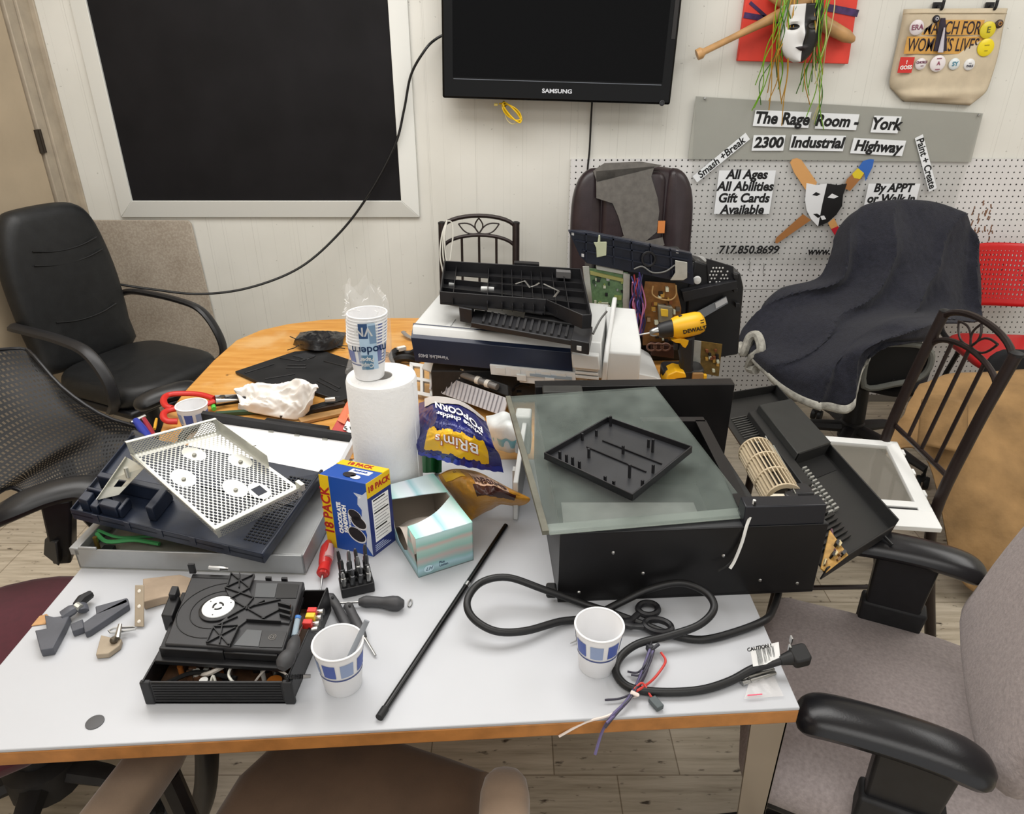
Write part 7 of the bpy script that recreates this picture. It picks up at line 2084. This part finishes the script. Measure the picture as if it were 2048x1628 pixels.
# ================================================================ WOODEN TABLE, LEFT
BPN = mt('thin_black_panel', '1f1f20', .42, var=.25, scale=14)
def flat_poly(nm, pxs, z0, hh, m, par): 
    p = [at(a, b, z=z0) for a, b in pxs]
    return MB().prism([(a.x, a.y) for a in p], z0, z0 + hh).build(nm, m, par, True, bevel=.0015)
bp = thing('moulded_panel', 'flat black moulded plastic panel lying on the wooden table left of the paper towel roll', 'panel', at(600, 750, z=TZ))
flat_poly('sheet', [(471, 748), (590, 708), (640, 704), (705, 726), (735, 745), (720, 800), (660, 800), (600, 780), (530, 775)], TZ + .001, .009, BPN, bp)
for a, b in (((490, 746), (548, 728)), ((575, 730), (612, 730)), ((572, 736), (612, 736)), ((530, 758), (590, 748)), ((635, 762), (675, 782)), ((640, 756), (680, 776)), ((648, 722), (700, 735)), ((560, 716), (600, 722)), ((600, 722), (628, 714))):
    MB().bar(at(*a, z=TZ + .011), at(*b, z=TZ + .011), .006, .004).build('ridge', BPN, bp, True, bevel=.001)
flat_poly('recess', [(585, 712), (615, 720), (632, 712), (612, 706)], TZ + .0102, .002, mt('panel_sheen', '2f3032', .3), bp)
mb = MB()
cr = cushion_grid([[at(586, 690, z=TZ + .004), at(620, 700, z=TZ + .02), at(655, 700, z=TZ + .015), at(685, 690, z=TZ + .004)], [at(590, 678, z=TZ + .03), at(620, 680, z=TZ + .045), at(655, 682, z=TZ + .035), at(688, 674, z=TZ + .012)], [at(598, 668, z=TZ + .02), at(625, 668, z=TZ + .03), at(660, 668, z=TZ + .025), at(692, 667, z=TZ + .006)], [at(600, 664, z=TZ + .004), at(630, 662, z=TZ + .004), at(660, 663, z=TZ + .004), at(690, 664, z=TZ + .003)]], 4, 4)
mb.grid(lambda u, v: cr(u, v) + V((0, 0, 1)) * (.010 * crk((u * 4, v * 4, 31), 1.) + .004 * crk((u * 11, v * 9, 33), 1.)) * min(1, 4 * u * (1 - u)) * min(1, 4 * v * (1 - v)), 50, 34)
cbag = thing('black_film', 'crumpled black plastic film behind the moulded panel on the wooden table', 'plastic film', at(640, 680, z=TZ))
mb.build('film', mt('crumpled_black_film', '19191b', .3, bump=.4, bscale=60, bdist=.004), cbag, True)
for pts in ([(580, 673, .01), (592, 678, .015), (600, 682, .02)], [(655, 692, .015), (672, 694, .01), (690, 697, .006)], [(575, 700, .006), (588, 696, .015), (598, 690, .02)], [(660, 690, .012), (680, 691, .01), (696, 692, .006)]):
    MB().tube([at(a, b, z=TZ + c_) for a, b, c_ in pts], .0016, 5).build('strand', INK, cbag, True)
# tissue
tsx = cushion_grid([[at(476, 818, z=TZ + .006), at(505, 825, z=TZ + .01), at(540, 832, z=TZ + .006), at(575, 838, z=TZ + .004), at(600, 838, z=TZ + .003), at(618, 822, z=TZ + .02)],
                    [at(480, 808, z=TZ + .02), at(505, 808, z=TZ + .03), at(540, 812, z=TZ + .03), at(575, 815, z=TZ + .028), at(605, 815, z=TZ + .035), at(625, 806, z=TZ + .05)],
                    [at(474, 790, z=TZ + .02), at(500, 798, z=TZ + .015), at(522, 795, z=TZ + .04), at(565, 790, z=TZ + .05), at(605, 788, z=TZ + .065), at(632, 785, z=TZ + .075)],
                    [at(470, 784, z=TZ + .03), at(495, 780, z=TZ + .03), at(520, 775, z=TZ + .045), at(560, 776, z=TZ + .06), at(600, 764, z=TZ + .085), at(637, 776, z=TZ + .075)],
                    [at(480, 780, z=TZ + .02), at(505, 772, z=TZ + .03), at(535, 770, z=TZ + .035), at(565, 772, z=TZ + .04), at(595, 766, z=TZ + .05), at(630, 774, z=TZ + .04)],
                    [at(490, 778, z=TZ + .003), at(510, 772, z=TZ + .003), at(540, 770, z=TZ + .003), at(570, 770, z=TZ + .003), at(595, 768, z=TZ + .003), at(620, 772, z=TZ + .003)]], 5, 5)
mb = MB().grid(lambda u, v: tsx(u, v) + V((0, -.4, 1)) * (.010 * crk((u * 4, v * 3, 21), 1.) + .005 * crk((u * 10, v * 8, 23), 1.) - .004) * min(1, 8 * v, 8 * (1 - v)), 80, 60)
solo(mb, 'crumpled_tissue', mt('tissue_white', 'dedad4', .9), 'crumpled white tissue lying on the tools on the wooden table', 'tissue', solid=.001)
# pliers with red grips
pl = thing('pliers', 'red handled pliers lying behind the small paper cup', 'pliers', at(390, 805, z=TZ))
RG_ = mt('red_grip', 'b9241d', .4)
MB().tube(smooth([at(a, b, z=TZ + c_) for a, b, c_ in ((428, 797, .02), (400, 789, .022), (365, 787, .024), (336, 790, .026), (327, 800, .026), (332, 812, .024), (345, 816, .022))], 5), .0085, 10, flat=.8).build('grip', RG_, pl, True)
MB().tube(smooth([at(a, b, z=TZ + c_) for a, b, c_ in ((428, 803, .02), (390, 815, .022), (350, 818, .024), (330, 824, .026), (327, 834, .024), (335, 842, .020), (355, 843, .016))], 5), .0085, 10, flat=.8).build('grip', RG_, pl, True)
for a, b in (((430, 796), (474, 790)), ((432, 803), (476, 800))):
    MB().tube([at(*a, z=TZ + .02), at(*b, z=TZ + .014)], [.008, .0025], 8).build('jaw', STEEL, pl, True)
MB().cyl(at(445, 797, z=TZ + .022), .008, .014, 14).build('pivot', STEEL, pl, True)
MB().tube([at(425, 806, z=TZ + .014), at(428, 818, z=TZ + .010)], .006, 8).build('green_tab', mt('green_tab', '4fb94a', .4), pl, True)
paper_cup(T(-.7635, 1.528, TZ) @ RZ(2.1), 'paper cup at the left corner of the wooden table by the red pliers')
# strips of trim and scrap
def strip_thing(nm, a, b, w_, h_, m, label, cat='strip', z0=TZ):
    A, B = at(*a, z=z0), at(*b, z=z0)
    mb = MB().bar(A + V((0, 0, h_ / 2 + .001)), B + V((0, 0, h_ / 2 + .001)), w_, h_)
    return solo(mb, nm, m, label, cat, bevel=.001)
strip_thing('wire_stripper', (425, 810), (500, 800), .02, .014, BLK, 'black tool grip sticking out from under the left side of the tissue', 'tool')
strip_thing('green_strip', (432, 832), (560, 824), .012, .010, mt('dark_green_strip', '2b4630', .5), 'dark green strip beneath the crumpled tissue', z0=TZ)
strip_thing('rubber_strip', (610, 828), (700, 800), .022, .012, RUBBER, 'black rubber strip between the tissue and the paper towel roll')
strip_thing('black_channel', (530, 862), (655, 880), .035, .028, mt('channel_black', '121214', .4), 'black metal channel behind the backlight panel', z0=TZ)
strip_thing('wood_strip', (600, 846), (690, 826), .028, .008, mt('pale_slat', 'a07a4a', .6, var=.3, scale=20), 'thin pale wooden slat beside the snack box', 'wood')
strip_thing('wood_strip', (560, 838), (690, 812), .014, .010, mt('dark_slat', '2d2017', .6), 'dark thin slat running behind the snack box', 'wood')
mb = MB().box(at(660, 799, z=TZ + .024), (.026, .010, .008), rz=.2)
solo(mb, 'white_plug', WHITEP, 'small white plug lying on the black rubber strip', 'plug', bevel=.001)
mb = MB().tube(smooth([at(a, b, z=TZ + c_) for a, b, c_ in ((362, 892, .03), (366, 872, .045), (385, 858, .05), (405, 856, .045), (420, 866, .03))], 6), .009, 8)
solo(mb, 'curved_handle', BLK, 'black curved plastic handle just in front of the small paper cup', 'handle')
# bright tools hanging at the left corner
mk = thing('marker_bundle', 'blue red and silver tool handles bunched at the left corner of the wooden table', 'tools', at(292, 860, z=TZ))
for (a, b), r_, m in ((((272, 842), (300, 878)), .011, mt('blue_handle', '24348f', .35)), (((288, 838), (308, 872)), .007, mt('crimson_handle', '8c2030', .35)), (((262, 846), (290, 832)), .006, STEEL), (((313, 838), (309, 858)), .004, mt('amber_handle', 'c99a2e', .4)), (((268, 866), (296, 886)), .010, DGR)):
    MB().tube([at(*a, z=.75), at(*a, z=.75).lerp(at(*b, z=.75), .5), at(*b, z=.75)], [r_ * .8, r_, r_ * .85], 10).build('handle', m, mk, True)
